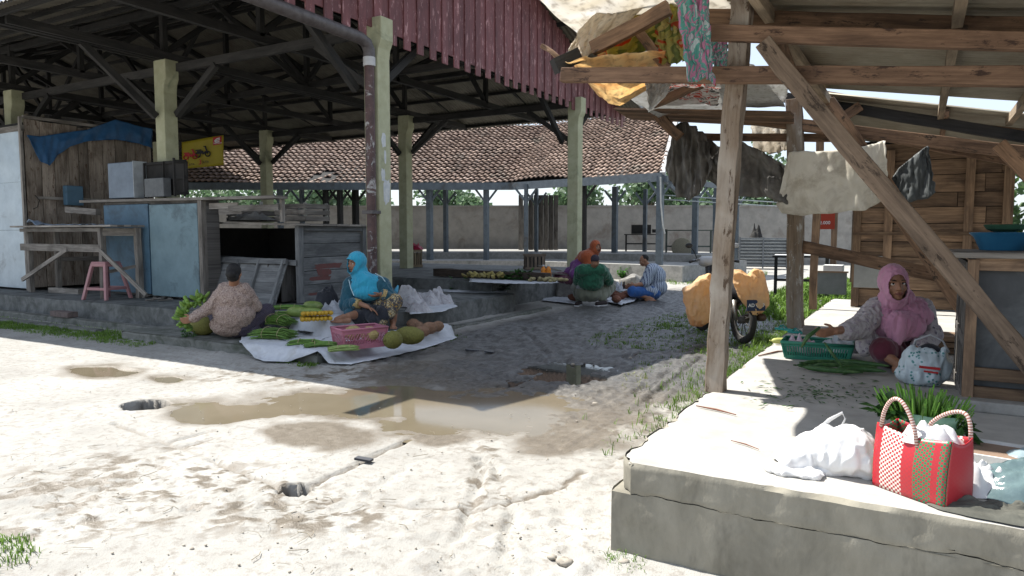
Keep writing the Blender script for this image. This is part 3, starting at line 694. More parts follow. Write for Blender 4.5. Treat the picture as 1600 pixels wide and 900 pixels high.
# yellow banner with a red badge and two small scooters
YEL = mat('yellow printed banner', (.52, .42, .03), (.44, .34, .025), 3, .5, .1, .02, trans=.25)
REDP = mat('red print', (.50, .02, .02), (.42, .015, .02), 4, .5, 0); BLK = mat('black', (.015, .015, .017), (.02, .02, .02), 4, .6, 0); WHT = mat('white paint', (.75, .75, .74), (.68, .68, .68), 4, .5, 0)
def text_mesh(s, name, m_, loc, size, axis_x, axis_z, parent=None, ext=.001, shear=0):
    cu = bpy.data.curves.new(name, 'FONT'); cu.body = s; cu.size = size; cu.extrude = ext; cu.shear = shear; cu.offset = size*.012
    ob = bpy.data.objects.new('tmp', cu); COL.objects.link(ob); bpy.context.view_layer.update()
    me = bpy.data.meshes.new_from_object(ob.evaluated_get(bpy.context.evaluated_depsgraph_get())); bpy.data.objects.remove(ob)
    x = Vector(axis_x).normalized(); y = Vector(axis_z).normalized(); z = x.cross(y); Mx = Matrix((x, y, z)).transposed().to_4x4(); Mx.translation = Vector(loc)
    me.transform(Mx); me.materials.clear(); me.materials.append(m_); o = bpy.data.objects.new(name, me); COL.objects.link(o)
    if parent: o.parent = parent
    return o
BC = [WD(284, 222, 17.5), WD(349, 211, 17.5), WD(350, 258, 17.5), WD(286, 264, 17.5)]
ban = thing('yellow_banner', 'yellow banner with red badge and scooters hung behind the left post', 'banner', BC[3])
def BS(u, v_): return BC[3].lerp(BC[2], u).lerp(BC[0].lerp(BC[1], u), v_)
bn = (BC[2]-BC[3]).cross(BC[0]-BC[3]).normalized()
mb = MB(); mb.grid(lambda u, v_: BS(u, v_)+bn*.02*math.sin(u*7+v_*3), 16, 10)
o = mb.build('cloth', YEL, ban, smooth=True); s = o.modifiers.new('t', 'SOLIDIFY'); s.thickness = .004; s.offset = -1
mb = MB(); mb.grid(lambda u, v_: BS(.76+.2*u, .70+.27*v_)+bn*(.015+.02*math.sin((.76+.2*u)*7+v_*.9+2.1)), 4, 4); mb.build('red_badge', REDP, ban)
ux = (BC[2]-BC[3]).normalized(); uz = (BC[0]-BC[3]).normalized()
mb = MB()
for (a0, b0, a1, b1) in ((.80, .83, .86, .90), (.86, .90, .93, .91), (.81, .80, .87, .85), (.87, .85, .93, .86), (.83, .78, .92, .81)):
    p, q = BS(a0, b0)+bn*.045, BS(a1, b1)+bn*.045; mb.beam(p, q, .02, .006, up=bn)
mb.build('wing_emblem', WHT, ban)
text_mesh('HONDA', 'badge_letters', WHT, BS(.78, .735)+bn*.045, .055, ux, uz, ban)
for (u0, v0, mt, sc_) in ((.20, .33, REDP, 1), (.50, .36, BLK, 1.1)):
    mb = MB(); c0 = BS(u0, v0)+bn*.04; e = .001
    def pt(x, z): return c0+ux*x*sc_+uz*z*sc_
    for x in (-.10, .12):
        mb.tube([pt(x+.055*math.cos(a*math.pi/6), .05+.055*math.sin(a*math.pi/6)) for a in range(13)], .014, 5)
    mb.beam(pt(-.12, .10), pt(.02, .10), .01, .07, up=uz); mb.beam(pt(.0, .06), pt(.10, .11), .01, .045, up=uz); mb.beam(pt(.12, .06), pt(.07, .22), .01, .035, up=uz); mb.beam(pt(.03, .22), pt(.09, .22), .01, .02, up=uz); mb.beam(pt(-.15, .15), pt(-.02, .15), .01, .03, up=uz)
    mb.build('printed_scooter', mt, ban)
for s_, u0, v0, z_ in (('2', .08, .10, .15), ('3', .40, .10, .17)): text_mesh(s_, 'printed_number', REDP, BS(u0, v0)+bn*.045, z_, ux, uz, ban)
text_mesh('JUTA', 'printed_word', BLK, BS(.50, .13)+bn*.045, .07, ux, uz, ban); text_mesh('JUTA', 'printed_word', BLK, BS(.17, .10)+bn*.045, .06, ux, uz, ban)
mb = MB()
for p, q in ((BC[0], BC[0]+Vector((-.3, .1, .5))), (BC[1], BC[1]+Vector((.3, .1, .45))), (BC[2], BC[2]+Vector((.5, 0, .05)))): mb.tube([p, q], .006, 4)
mb.build('cord', DARK, ban); at0(ban)

# work table
wt = thing('work_table', 'grey wooden work table with crossed braces in front of the kiosk', 'table', (-14.3, 7.9, .35))
for (x, y, d) in ((-12.95, 7.42, .1), (-15.75, 7.55, .09), (-12.62, 7.9, .1), (-15.6, 8.0, .09)):
    mb = MB(); mb.wonky((x, y, .35), (x, y, 1.66), d, d, 6, .008, .005); mb.build('leg', WG, wt, bev=.006)
mb = MB()
for k in range(5): mb.beam((-15.95, 7.36+k*.13, 1.69), (-12.45, 7.36+k*.13, 1.69), .124, .035)
mb.build('tabletop', WG, wt, bev=.004)
mb = MB(); mb.beam((-15.75, 7.4, 1.28), (-12.95, 7.4, 1.28), .05, .14); mb.beam((-12.93, 7.42, 1.58), (-12.64, 7.9, 1.58), .05, .14); mb.beam((-15.75, 7.4, 1.62), (-12.95, 7.4, 1.62), .04, .07); mb.build('rail', WG, wt, bev=.004)
for a_, b_, w_ in (((-15.7, 7.36, .62), (-14.0, 7.36, 1.25), .08), ((-12.93, 7.37, 1.25), (-11.95, 7.6, .45), .07), ((-12.9, 7.5, .85), (-12.64, 7.9, .95), .06)): mb = MB(); mb.beam(a_, b_, .04, w_); mb.build('brace', WG, wt, bev=.004); at0(wt)
BLUES = mat('thin pale blue plastic', (.30, .38, .48), (.22, .28, .38), 5, .4, .2)
a = [WY(75, 340, 7.7), WY(175, 344, 7.7)]
mb = MB(); mb.grid(lambda u, v_: (-15.4+1.9*u, 7.35+.5*v_, 1.712+.05*abs(mnoise.noise(Vector((u*5, v_*4, 0))))+(.12*max(0, 1-abs(u-.05)*9)*(1-v_))), 24, 12, r=.5)
o = mb.build('plastic_sheet', BLUES, smooth=True); s = o.modifiers.new('t', 'SOLIDIFY'); s.thickness = .003; tag(o, 'thin pale blue plastic sheet lying crumpled on the work table', 'sheet')
# pink stool
PINK = mat('dusty pink plastic', (.40, .21, .215), (.33, .16, .17), 6, .5, .05)
p = W(168, 467, .35); st = thing('plastic_stool', 'dusty pink plastic stool under the work table', 'stool', p, R(12))
mb = MB(); mb.box(-.17, .17, -.17, .17, .66, .69); mb.box(-.18, .18, -.18, .18, .60, .662); mb.build('seat', PINK, st, bev=.012)
for sx in (-1, 1):
    for sy in (-1, 1): mb = MB(); mb.hexa([(sx*.27+a*.028, sy*.27+b_*.028, 0) for a, b_ in ((-1, -1), (1, -1), (1, 1), (-1, 1))]+[(sx*.155+a*.03, sy*.155+b_*.03, .62) for a, b_ in ((-1, -1), (1, -1), (1, 1), (-1, 1))], .6); mb.build('leg', PINK, st, bev=.008)
mb = MB()
for s in (-1, 1): mb.beam((-.24, s*.24, .2), (.24, s*.24, .2), .02, .05); mb.beam((s*.24, -.24, .2), (s*.24, .24, .2), .02, .05)
mb.build('ring', PINK, st, bev=.005)

# blue two-door cabinet
cb = thing('blue_cabinet', 'long low cabinet with two faded blue sheet doors', 'cabinet', (-13.3, 9.2, .35))
mb = MB(); mb.box(-13.9, -10.85, 8.06, 8.33, .38, 2.15); mb.build('body', WGD, cb)
mb = MB(); mb.box(-12.36, -10.98, 7.98, 8.04, .40, 2.08); mb.build('door', TEAL, cb, bev=.01)
mb = MB(); mb.box(-13.85, -12.43, 8.0, 8.05, .42, 2.10); mb.build('door', NAVY, cb, bev=.01)
mb = MB(); mb.beam((-14.6, 8.08, 2.19), (-9.0, 8.08, 2.14), .26, .05); mb.beam((-14.5, 8.27, 2.195), (-9.1, 8.27, 2.145), .11, .05); mb.beam((-15.1, 7.98, 2.04), (-14.0, 7.98, 1.97), .1, .12); mb.build('counter_board', WG, cb, bev=.006)
mb = MB(); mb.beam((-10.9, 8.02, .36), (-10.9, 8.02, 2.15), .1, .1, up=(0, 1, 0))
mb.beam((-9.1, 8.2, 1.74), (-9.1, 8.2, 2.13), .06, .06, up=(0, 1, 0)); 
for k, (z, w_) in enumerate(((2.05, .9), (1.95, .7), (2.0, 1.5))): mb.beam((-10.8+k*.25, 8.1, z-.02), (-10.8+k*.25+w_*.8, 8.12, z-.02), .02, .10)
mb.build('frame', WG, cb); at0(cb)
mb = MB(); mb.tube([(-13.4, 8.84, 1.2), (-13.4, 8.84, 1.3)], .02, 6); 
# box stall with open front
bs = thing('box_stall', 'weathered grey wooden box stall with open front and panelled end', 'stall', (-10.4, 9.3, .35))
x0, x1, y0, y1, zt = -11.75, -9.15, 8.55, 10.25, 1.70
WB2 = wood('grey blue weathered boards', (.20, .205, .205), (.115, .118, .12), (.07, .072, .075), amt=.25, bmp=.7)
def boards_x(mb, X, ya, yb, za, zb, n, th=.025):
    for k in range(n): z = za+(zb-za)*(k+.5)/n; mb.beam((X, ya, z), (X, yb, z), th, (zb-za)/n-.008, jit=.002)
mb = MB(); boards_x(mb, x1-.03, y0+.12, y1-.1, .42, 1.62, 5); mb.build('end_panel', WB2, bs, bev=.003)
PCH = mat('red painted patch', (.16, .055, .05), (.12, .06, .055), 16, .8, .1)
mb = MB()
for (ya, yb, za, zb) in ((8.95, 9.6, .93, 1.02), (9.0, 9.35, .80, .93), (8.80, 9.35, .72, .80), (9.7, 10.05, .62, .70), (8.8, 9.3, .46, .52), (9.6, 10.0, .42, .58)):
    n0 = len(mb.v); k_ = 18; pts = []
    for q in range(k_):
        a = 2*math.pi*q/k_; r = random.uniform(.8, 1.15); pts.append((x1-.0135, (ya+yb)/2+math.copysign(abs(math.cos(a))**.35, math.cos(a))*(yb-ya)/2*r, (za+zb)/2+math.copysign(abs(math.sin(a))**.35, math.sin(a))*(zb-za)/2*r))
    mb.v += pts; mb.face(range(n0, n0+k_))
mb.build('paint_patch', PCH, bs)
mb = MB()
for y in (y0+.05, y1-.05): mb.beam((x1, y, .36), (x1, y, zt), .09, .11, up=(0, 1, 0))
mb.beam((x0, y0, .36), (x0, y0, zt+.05), .09, .1, up=(0, 1, 0))
for z in (.42, zt-.05): mb.beam((x1+.005, y0, z), (x1+.005, y1, z), .06, .1)
mb.beam((x0, y0-.01, 1.12), (x1, y0-.01, 1.05), .05, .09); mb.build('frame', WB2, bs, bev=.004)
mb = MB()
for k in range(6): y = y0-.12+k*.32; mb.beam((x0-.15, y+.15, zt+.06), (x1+.12, y+.15, zt+.0), .31, .035)
mb.build('top_board', WG, bs, bev=.003)
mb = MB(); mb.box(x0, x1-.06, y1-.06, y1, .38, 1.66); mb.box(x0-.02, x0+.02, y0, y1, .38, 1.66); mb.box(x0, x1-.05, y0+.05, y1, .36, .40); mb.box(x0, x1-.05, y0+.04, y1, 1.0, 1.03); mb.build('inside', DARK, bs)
mb = MB()
for k in range(8): mb.beam((x0+.1+k*.32, y0+.02, .38), (x0+.1+k*.32, y0+.02, 1.04), .02, .31, up=(0, 1, 0))
mb.build('lower_front', WGD, bs); at0(bs)
# loose framed door panel leaning against the box stall
dp = thing('loose_door', 'framed door panel with battens leaning against the open box stall', 'door', (-10.6, 8.3, .35))
a0, a1 = Vector((-11.6, 8.12, .36)), Vector((-9.3, 8.18, .36)); up_ = Vector((0, .3, .72)); nrm = Vector((0, -.9, .38)).normalized()
mb = MB()
for k in range(4): s0 = k/4; mb.beam(a0+(a1-a0)*.0+up_*(s0+.12), a1+up_*(s0+.12), .018, .19, up=up_, jit=.002)
mb.build('board', WB2, dp)
mb = MB()
for t_ in (.02, .16, .5, .72, .97): mb.beam(a0.lerp(a1, t_)+nrm*.03, a0.lerp(a1, t_)+up_+nrm*.03, .05, .07, up=nrm)
for h_ in (.04, .97): mb.beam(a0+up_*h_+nrm*.033, a1+up_*h_+nrm*.033, .05, .1, up=up_)
mb.build('batten', WB2, dp, bev=.003); at0(dp)
# things on the counters
mt = mat('dull metal sheet', (.17, .21, .26), (.12, .15, .19), 4, .5, .1, .02, metal=.3)
o = thing('metal_box', 'upright blue grey metal box on the blue cabinet', 'box', (-13.25, 8.14, 2.225)); mb = MB(); mb.box(-.42, .4, -.13, .13, 0, .68); mb.build('body', mt, o, bev=.015)
mb = MB(); mb.box(.405, .42, -.14, .14, .0, .69); mb.build('pale_edge', mat('pale edge', (.42, .45, .47)), o, bev=.004)
o = thing('black_rack', 'open black slatted crate lying beside the upright metal box', 'crate', (-12.2, 8.1, 2.22))
mb = MB()
for z in (.05, .33, .62): mb.box(-.6, .62, .11, .14, z, z+.05)
for x in (-.6, -.02, .58): mb.box(x, x+.03, .08, .11, 0, .66)
for z in (.03, .6): mb.box(.59, .63, -.1, .1, z, z+.05)
mb.box(-.6, .62, .145, .16, .04, .64); mb.box(.6, .625, -.13, -.09, 0, .68); mb.build('frame', DARK, o)
mb = MB(); mb.box(-.42, .15, -.09, .07, 0, .34); tag(mb.build('grey_carton', mat('grey board', (.15, .16, .165), (.11, .115, .12), 9), bev=.01), 'low grey carton standing inside the black slatted crate', 'carton').location = (-12.1, 8.1, 2.225)
CR = mat('pale crate wood', (.30, .30, .27), (.18, .18, .16), 14, .85, .3)
for (px, py, w_, h_, lb) in ((400, 313, .95, .3, 'shallow grey plank crate on the box stall, left of the pair'), (472, 312, .75, .26, 'small grey plank crate on the box stall, right of the pair')):
    q = WY(px, py, 9.3); o = thing('plank_crate', lb, 'crate', (q.x, 9.3, zt+.08), 0, 'plank crates on the box stall')
    mb = MB()
    for z in (.03, .14, .25):
        if z < h_: mb.box(-w_/2, w_/2, -.3, -.285, z-.03, z+.05); mb.box(-w_/2, w_/2, .285, .3, z-.03, z+.05); mb.box(w_/2, w_/2+.015, -.3, .3, z-.03, z+.05); mb.box(-w_/2-.015, -w_/2, -.3, .3, z-.03, z+.05)
    mb.build('slats', WG, o)
    mb = MB()
    for a in (-1, 1):
        for b_ in (-1, 1): mb.box(a*(w_/2-.03)-.025, a*(w_/2-.03)+.025, b_*.26-.02, b_*.26+.02, 0, h_+.06)
    mb.box(-w_/2, w_/2, -.28, .28, 0, .015); mb.build('corner_post', CR, o)
RAG = mat('grey rag', (.26, .26, .25), (.14, .14, .14), 5, .9, .4, .02)
def rag(name, c, rx, ry, h, m_, seed=0, lab=None, cat=None, nz=2.2, n=26):
    mb = MB()
    def S(u, v_):
        th = u*2*math.pi; r = v_; q = 1+.25*mnoise.noise(Vector((math.cos(th)*2, math.sin(th)*2, seed)))
        x = math.cos(th)*r*rx*q; y = math.sin(th)*r*ry*q
        z = h*(1-r**2.4)*(.62+.75*min(1, 2.6*mnoise.noise(Vector((x/rx*nz, y/ry*nz, seed+3)))**2))+.20*h*(1-r**4)*abs(mnoise.noise(Vector((x/rx*nz*2.5, y/ry*nz*2.5, seed+9))))+.05*h*(1-r**4)*abs(mnoise.noise(Vector((x/rx*nz*6, y/ry*nz*6, seed+1))))
        return (c[0]+x, c[1]+y, c[2]+z+.004)
    mb.grid(S, n*2, n, r=.5); o = mb.build(name, m_, smooth=True)
    if lab: tag(o, lab, cat)
    return o
rag('rag', (-10.7, 8.9, zt+.09), .55, .25, .16, RAG, 2, 'crumpled grey sacking lying before the shallow plank crate', 'sack')
# wooden chips under the table
mb = MB()
for k in range(14): x = random.uniform(-12.6, -11.2); y = random.uniform(7.6, 8.5); a = random.uniform(0, 3); mb.beam((x, y, .365), (x+.25*math.cos(a), y+.25*math.sin(a), .37+random.uniform(0, .04)), .06, .02)
mb.beam((-15.4, 7.75, .4), (-14.4, 7.8, .4), .12, .1)
tag(mb.build('wood_scraps', WG), 'scattered wood scraps on the pavilion floor below the blue cabinet', 'scraps')['kind'] = 'stuff'

# ================================================================== TIMBER STALL (right)
ts = thing('timber_stall', 'open timber stall with tin lean-to roof on a raised cement platform', 'stall', (1.0, 6.0, 0))
PX0, PY0, PZ = -1.25, 3.15, .45
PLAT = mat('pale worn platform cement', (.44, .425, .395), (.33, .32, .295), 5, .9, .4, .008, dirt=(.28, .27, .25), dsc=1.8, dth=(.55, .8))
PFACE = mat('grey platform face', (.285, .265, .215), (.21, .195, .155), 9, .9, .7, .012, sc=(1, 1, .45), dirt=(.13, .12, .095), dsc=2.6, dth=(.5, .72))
# top slab and lower body with a crack between them; the near left corner is broken
def rough_wall(mb, pts, z0, z1, nrm_off, seed, topbreak=None, nz=10, step=.025):
    for (a, b_) in zip(pts[:-1], pts[1:]):
        a = Vector(a); b_ = Vector(b_); d = b_-a; L = d.length; n = max(2, int(L/step)); nn = Vector((d.y, -d.x, 0)).normalized()
        def S(u, v_):
            p = a.lerp(b_, u); z = z0+(z1-z0)*v_; q = Vector((p.x*6, p.y*6, z*6+seed))
            o_ = .008*mnoise.noise(q)+.004*mnoise.noise(q*4)
            edge = max(0, v_-.86)/.14; edge0 = max(0, .10-v_)/.10
            chip = max(0, mnoise.noise(Vector((p.x*3.1, p.y*3.1, seed)))+mnoise.noise(Vector((p.x*11, p.y*11, seed)))*.8)*.05
            if seed == 2: edge *= .25
            o_ -= edge*(.008+chip*1.1)+edge0*.004; z -= edge*chip*.25
            if u in (0, 1): o_ = -edge*.012
            zc = z+(.014*mnoise.noise(Vector((p.x*2.5, p.y*2.5, 3)))+.012*mnoise.noise(Vector((p.x*9, p.y*9, 3)))+.006*mnoise.noise(Vector((p.x*27, p.y*27, 3))) if edge0 > 0 or v_ == 0 or (seed == 2 and v_ > .9) else 0)
            return (p.x+nn.x*o_, p.y+nn.y*o_, zc)
        mb.grid(S, n, nz, r=.5)
mb = MB(); nbr = [(PX0+.0, 13.0, 0), (PX0, PY0+.14, 0), (PX0+.035, PY0+.06, 0), (PX0+.09, PY0+.0, 0), (5.0, PY0, 0)]
rough_wall(mb, nbr, .30, PZ, 1, 1, nz=14)
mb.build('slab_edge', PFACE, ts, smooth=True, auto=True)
mb = MB(); nb2 = [(PX0-.006, 13.0, 0), (PX0-.016, PY0+.03, 0), (PX0-.006, PY0-.002, 0), (5.0, PY0-.001, 0)]
rough_wall(mb, nb2, -.15, .297, 1, 2, nz=18)
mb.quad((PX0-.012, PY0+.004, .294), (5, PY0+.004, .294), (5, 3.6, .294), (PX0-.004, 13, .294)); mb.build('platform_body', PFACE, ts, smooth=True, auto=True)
mb = MB()
TX = sorted(set([PX0+.018]+list(np.arange(-1.2, 2.4, .04))+[2.6, 3.4, 5.0])); TY = sorted(set([PY0+.018]+list(np.arange(3.2, 8.4, .045))+list(np.arange(8.5, 13.1, .25))))
def TH(x, y): return PZ-.0015+.004*fbm((x, y, 1), 1.3, 4)-.016*math.exp(-((y-4.55-.12*mnoise.noise(Vector((x*2, 0, 7)))-.16*(x+1.2))/.012)**2)*(1 if x < .3 else 0)
n0 = len(mb.v)
for x in TX:
    for y in TY:
        xx, yy = x, y
        if x < PX0+.12 and y < PY0+.14: k = max(0, .13-(x-PX0)-(y-PY0)); xx += k*.6; yy += k*.6
        e = 0
        if y < PY0+.03: ch = max(0, mnoise.noise(Vector((x*3.1, PY0*3.1, 1)))+mnoise.noise(Vector((x*11, PY0*11, 1)))*.8)*.05; e = ch*.8; yy = PY0+.010+ch*1.05
        if x < PX0+.03 and y > PY0+.2: ch = max(0, mnoise.noise(Vector((PX0*3.1, y*3.1, 1)))+mnoise.noise(Vector((PX0*11, y*11, 1)))*.8)*.05; e = ch*.8; xx = PX0+.008+ch*1.05
        mb.v.append((xx, yy, TH(x, y)-(.004+e*.2 if y < PY0+.03 or x < PX0+.03 else 0)))
nyy = len(TY)
for i in range(len(TX)-1):
    for j in range(nyy-1): a = n0+i*nyy+j; mb.face((a, a+nyy, a+nyy+1, a+1), None, .5)
mb.build('platform_top', PLAT, ts, smooth=True)
mb = MB(); mb.box(PX0+.12, 4.98, PY0+.03, PY0+.3, .302, PZ-.014); mb.box(PX0+.03, 4.98, PY0+.302, 12.98, .302, PZ-.014); mb.build('slab_core', PFACE, ts)
# posts
def post(mb, px, py_base, X, Y, ztop, w_, lean=(0, 0)):
    mb.wonky((X, Y, PZ-.01), (X+lean[0], Y+lean[1], ztop), w_, w_*.95, 14, .012, .006)
mb = MB(); p1 = W(1115, 610, PZ)
tp1 = WY(1160, 40, p1.y)
mb.wonky((p1.x+.01, p1.y+.02, PZ-.01), (tp1.x, p1.y, 3.12), .125, .12, 22, .012, .006); mb.build('post', WPOST, ts, bev=.006)
mb = MB(); p2 = W(1232, 510, PZ); tp2 = WY(1240, 150, p2.y); mb.wonky((p2.x+.08, p2.y, PZ-.01), (tp2.x, p2.y, 3.1), .17, .16, 14, .015, .006); mb.build('post', wood('rough brown post', (.25, .18, .12), (.12, .085, .055), (.33, .30, .26), bmp=.9, stain=(.42, .40, .36)), ts, bev=.006)
for (px, py, w_, zt_) in ((1270, 482, .1, 3.0), (1300, 455, .1, 2.9), (1332, 440, .11, 2.9)):
    q = W(px, py, PZ); mb = MB(); mb.wonky((q.x, q.y, PZ-.01), (q.x+.02, q.y, zt_), w_, w_, 10, .01, .004); mb.build('post', WW, ts)
mb = MB(); q = Vector((2.9, 5.0, 0)); mb.beam((2.9, 5, PZ), (2.9, 5, 2.5), .13, .13, up=(0, 1, 0)); mb.build('post', WB, ts)
mb = MB(); mb.beam((2.9, 8.9, PZ), (2.9, 8.9, 2.4), .13, .13, up=(0, 1, 0)); mb.build('post', WB, ts)
# rafters: read off in the planes of the two post rows
def raf(name, l, r_, Y, w_, h_, m_=WB, ext=1.6, jit=.004):
    a = WY(l[0], l[1], Y); b_ = WY(r_[0], r_[1], Y); d = (b_-a).normalized(); b_ = b_+d*ext
    mb = MB(); mb.wonky(a, b_, w_, h_, 12, .006, jit); o = mb.build(name, m_, ts, bev=.006); return a, b_
WBR = wood('reddish brown timber', (.27, .165, .105), (.135, .08, .05), (.085, .05, .033), amt=.2, bmp=.9, stain=(.06, .035, .025))
raf('rafter', (1105, 51), (1600, 64), p1.y-.1, .06, .10, WBR)
raf('rafter', (1100, 27), (1600, 42), p1.y+.30, .08, .11, WB)
raf('rafter', (878, 117), (1600, 121), p1.y-.12, .07, .105, WBR)
raf('rafter', (1020, 166), (1600, 238), p2.y, .09, .13, WB)
raf('rafter', (1215, 150), (1600, 215), p2.y+.4, .07, .12, WK)
raf('rafter', (1275, 152), (1600, 208), p2.y+1.0, .07, .2, WB)
raf('rafter', (1380, 215), (1600, 258), p2.y+.8, .06, .08, WB)
raf('rafter', (1240, 383), (1480, 432), p2.y, .05, .14, WB, .2)
raf('rafter', (1060, 215), (1330, 215), p2.y+.1, .06, .09, WB, .0)
# diagonal braces
mb = MB(); a = WY(1192, 66, p1.y-.2); b_ = WY(1625, 590, p1.y-.2); mb.wonky(a, b_, .05, .108, 12, .006, .004); mb.build('brace', wood('pale brown brace', (.24, .175, .125), (.11, .078, .056), (.07, .05, .035), bmp=.9, stain=(.05, .035, .025)), ts, bev=.005)
mb = MB(); a = WY(1290, 160, p2.y-.15); b_ = WY(1572, 571, p2.y-.15); mb.wonky(a, b_, .07, .2, 10, .006, .004); mb.build('brace', WB, ts, bev=.005)
for a, b_, w_ in ((WY(1300, 195, p2.y+.3), WY(1345, 165, p2.y+.3), .08), (WY(1205, 62, p1.y+.25), WY(1260, 140, p2.y), .1), (WY(1560, 225, 6), WY(1650, 318, 6), .07)): mb = MB(); mb.beam(a, b_, w_, w_*1.3); mb.build('brace', WB, ts, bev=.005)
# purlins that run away from the camera, and the tin roof above
def rpl(X): return 3.14-.17*(X+1.25)            # underside of tin
mb = MB()
for X in (-.95, .15, .78, 1.6, 2.4): mb.beam((X, 2.9, rpl(X)-.05), (X, 9.3, rpl(X)-.05), .06, .09)
mb.build('purlin', wood('pale purlin', (.34, .27, .19), (.2, .15, .10), amt=.2), ts)
TINR = mat('dull corrugated tin', (.33, .30, .235), (.23, .205, .155), 3, .6, .15, .01, metal=.25, dirt=(.19, .15, .105), dsc=1.1, dth=(.45, .7))
def tin(x0, x1, y0, y1, zf, name='roof_sheet', m_=TINR, pitch=.08):
    mb = MB(); n = int((y1-y0)/pitch*6); n0 = 0
    for i in range(n+1):
        y = y0+(y1-y0)*i/n; h = .012*math.sin(2*math.pi*y/pitch)
        for j in range(4): x = x0+(x1-x0)*j/3; mb.v.append((x, y, zf(x, y)+h))
    for i in range(n):
        for j in range(3): a = i*4+j; mb.face((a, a+4, a+5, a+1), None, .5)
    o = mb.build(name, m_, ts, smooth=True); s = o.modifiers.new('t', 'SOLIDIFY'); s.thickness = .0015; return o
tin(-1.30, 3.3, 2.75, 4.9, lambda x, y: rpl(x)+.02); tin(-1.22, 3.3, 4.85, 7.2, lambda x, y: rpl(x)+.035)
tin(-.95, 3.3, 7.15, 8.3, lambda x, y: rpl(x)+.02)
tin(-1.35, 2.6, 8.95, 12.6, lambda x, y: 3.18-.21*(x+1.07)-.03*(y-9))
mb = MB()
for X in (-1.1, .2, 1.3, 2.2): mb.beam((X, 9.0, 3.12-.21*(X+1.07)), (X, 12.6, 3.01-.21*(X+1.07)), .05, .07)
mb.build('purlin', WB, ts)
# back board house
YW = 11.7
mb = MB(); z = .47; k = 0
xl = WY(1338, 400, YW).x; xr = WY(1576, 300, YW).x
while z < 2.62:
    h_ = random.uniform(.2, .27); x = xl
    while x < xr-.02:
        L = random.uniform(1.0, 1.9); x2 = min(xr, x+L)
        if not (z < .9 and x < xl+.0): mb.beam((x+.003, YW+random.uniform(-.006, .006), z+h_/2), (x2-.003, YW+random.uniform(-.006, .006), z+h_/2), .024, h_-.010, jit=.002)
        x = x2
    z += h_
mb.build('board_wall', WW, ts, bev=.002)
mb = MB()
for px in (1390, 1515): X = WY(px, 300, YW).x; mb.beam((X, YW-.04, .6), (X, YW-.04, 2.75), .11, .03, up=(0, 1, 0))
mb.beam((xr, YW, .46), (xr, YW, 2.9), .12, .1, up=(0, 1, 0)); mb.beam((xl, YW, .46), (xl, YW, 2.9), .1, .1, up=(0, 1, 0))
mb.beam((xl-.05, YW-.05, 1.55), (xr, YW-.05, 1.55), .04, .05); mb.build('wall_batten', WW, ts)
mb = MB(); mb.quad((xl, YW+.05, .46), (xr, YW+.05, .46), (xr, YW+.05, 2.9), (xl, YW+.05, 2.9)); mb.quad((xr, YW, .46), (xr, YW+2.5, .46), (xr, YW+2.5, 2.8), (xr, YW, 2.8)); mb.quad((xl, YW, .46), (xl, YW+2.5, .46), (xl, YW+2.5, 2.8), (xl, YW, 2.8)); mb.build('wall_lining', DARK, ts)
ZINC = mat('zinc patch', (.26, .27, .26), (.20, .205, .20), 5, .55, .1, metal=.2)
mb = MB(); a = WY(1338, 470, YW-.06); b_ = WY(1372, 425, YW-.06); mb.box(xl-.02, xl+.42, YW-.055, YW-.04, .75, 1.22); mb.build('zinc_patch', ZINC, ts)
at0(ts)
# ================================================================== PEOPLE
def J(px, py, d): return WD(px, py, d)
def cap(mb, a, b, ra, rb, flat=1):
    a = Vector(a); b = Vector(b); d = b-a; L = d.length
    if L < 1e-5: mb.ell(a, ra, ra, ra, 12, 8); return
    d /= L; pts = []; rad = []
    for k in range(5): t_ = math.pi/2*(k/4.6); pts.append(a-d*ra*math.cos(t_)); rad.append(max(1e-3, ra*math.sin(t_+.06)))
    pts.append(a); rad.append(ra); pts.append(b); rad.append(rb)
    for k in range(5): t_ = math.pi/2*(k/4.6); pts.append(b+d*rb*math.sin(t_)); rad.append(max(1e-3, rb*math.cos(t_)))
    mb.tube(pts, rad, 12, sq=flat)
def remesh(mb, name, voxel, m_, parent, sm=3, fold=0, ff=9, fz=.45, cut=None, seed=0, thick=0, **props):
    o = mb.build('tmp', m_); md = o.modifiers.new('r', 'REMESH'); md.mode = 'VOXEL'; md.voxel_size = voxel
    if sm: s_ = o.modifiers.new('s', 'SMOOTH'); s_.factor = .5; s_.iterations = sm
    bpy.context.view_layer.update(); me = bpy.data.meshes.new_from_object(o.evaluated_get(bpy.context.evaluated_depsgraph_get()))
    old = o.data; bpy.data.objects.remove(o); bpy.data.meshes.remove(old)
    if fold:
        n = len(me.vertices); co = np.empty(n*3); me.vertices.foreach_get('co', co); nr = np.empty(n*3); me.vertex_normals.foreach_get('vector', nr); co = co.reshape(-1, 3); nr = nr.reshape(-1, 3)
        k = np.array([mnoise.noise(Vector((x*ff, y*ff, z*ff*fz+seed)))+.5*mnoise.noise(Vector((x*ff*2.3, y*ff*2.3, z*ff*fz*2+seed))) for x, y, z in co])
        co = co+nr*(fold*(1-2.2*np.abs(k)))[:, None]; me.vertices.foreach_set('co', co.ravel()); me.update()
    if cut:
        bm = bmesh.new(); bm.from_mesh(me); bmesh.ops.delete(bm, geom=[f for f in bm.faces if cut(f.calc_center_median())], context='FACES'); bm.to_mesh(me); bm.free()
    me.polygons.foreach_set('use_smooth', [True]*len(me.polygons)); me.name = name
    if not me.materials: me.materials.append(m_)
    ob = bpy.data.objects.new(name, me); COL.objects.link(ob); ob.parent = parent
    if thick: q = ob.modifiers.new('t', 'SOLIDIFY'); q.thickness = thick; q.offset = 0
    for k, v_ in props.items(): ob[k] = v_
    return ob
SKIN = mat('brown skin', (.32, .165, .10), (.25, .125, .075), 14, .5, .05, .003, sss=.08, spec=.35)
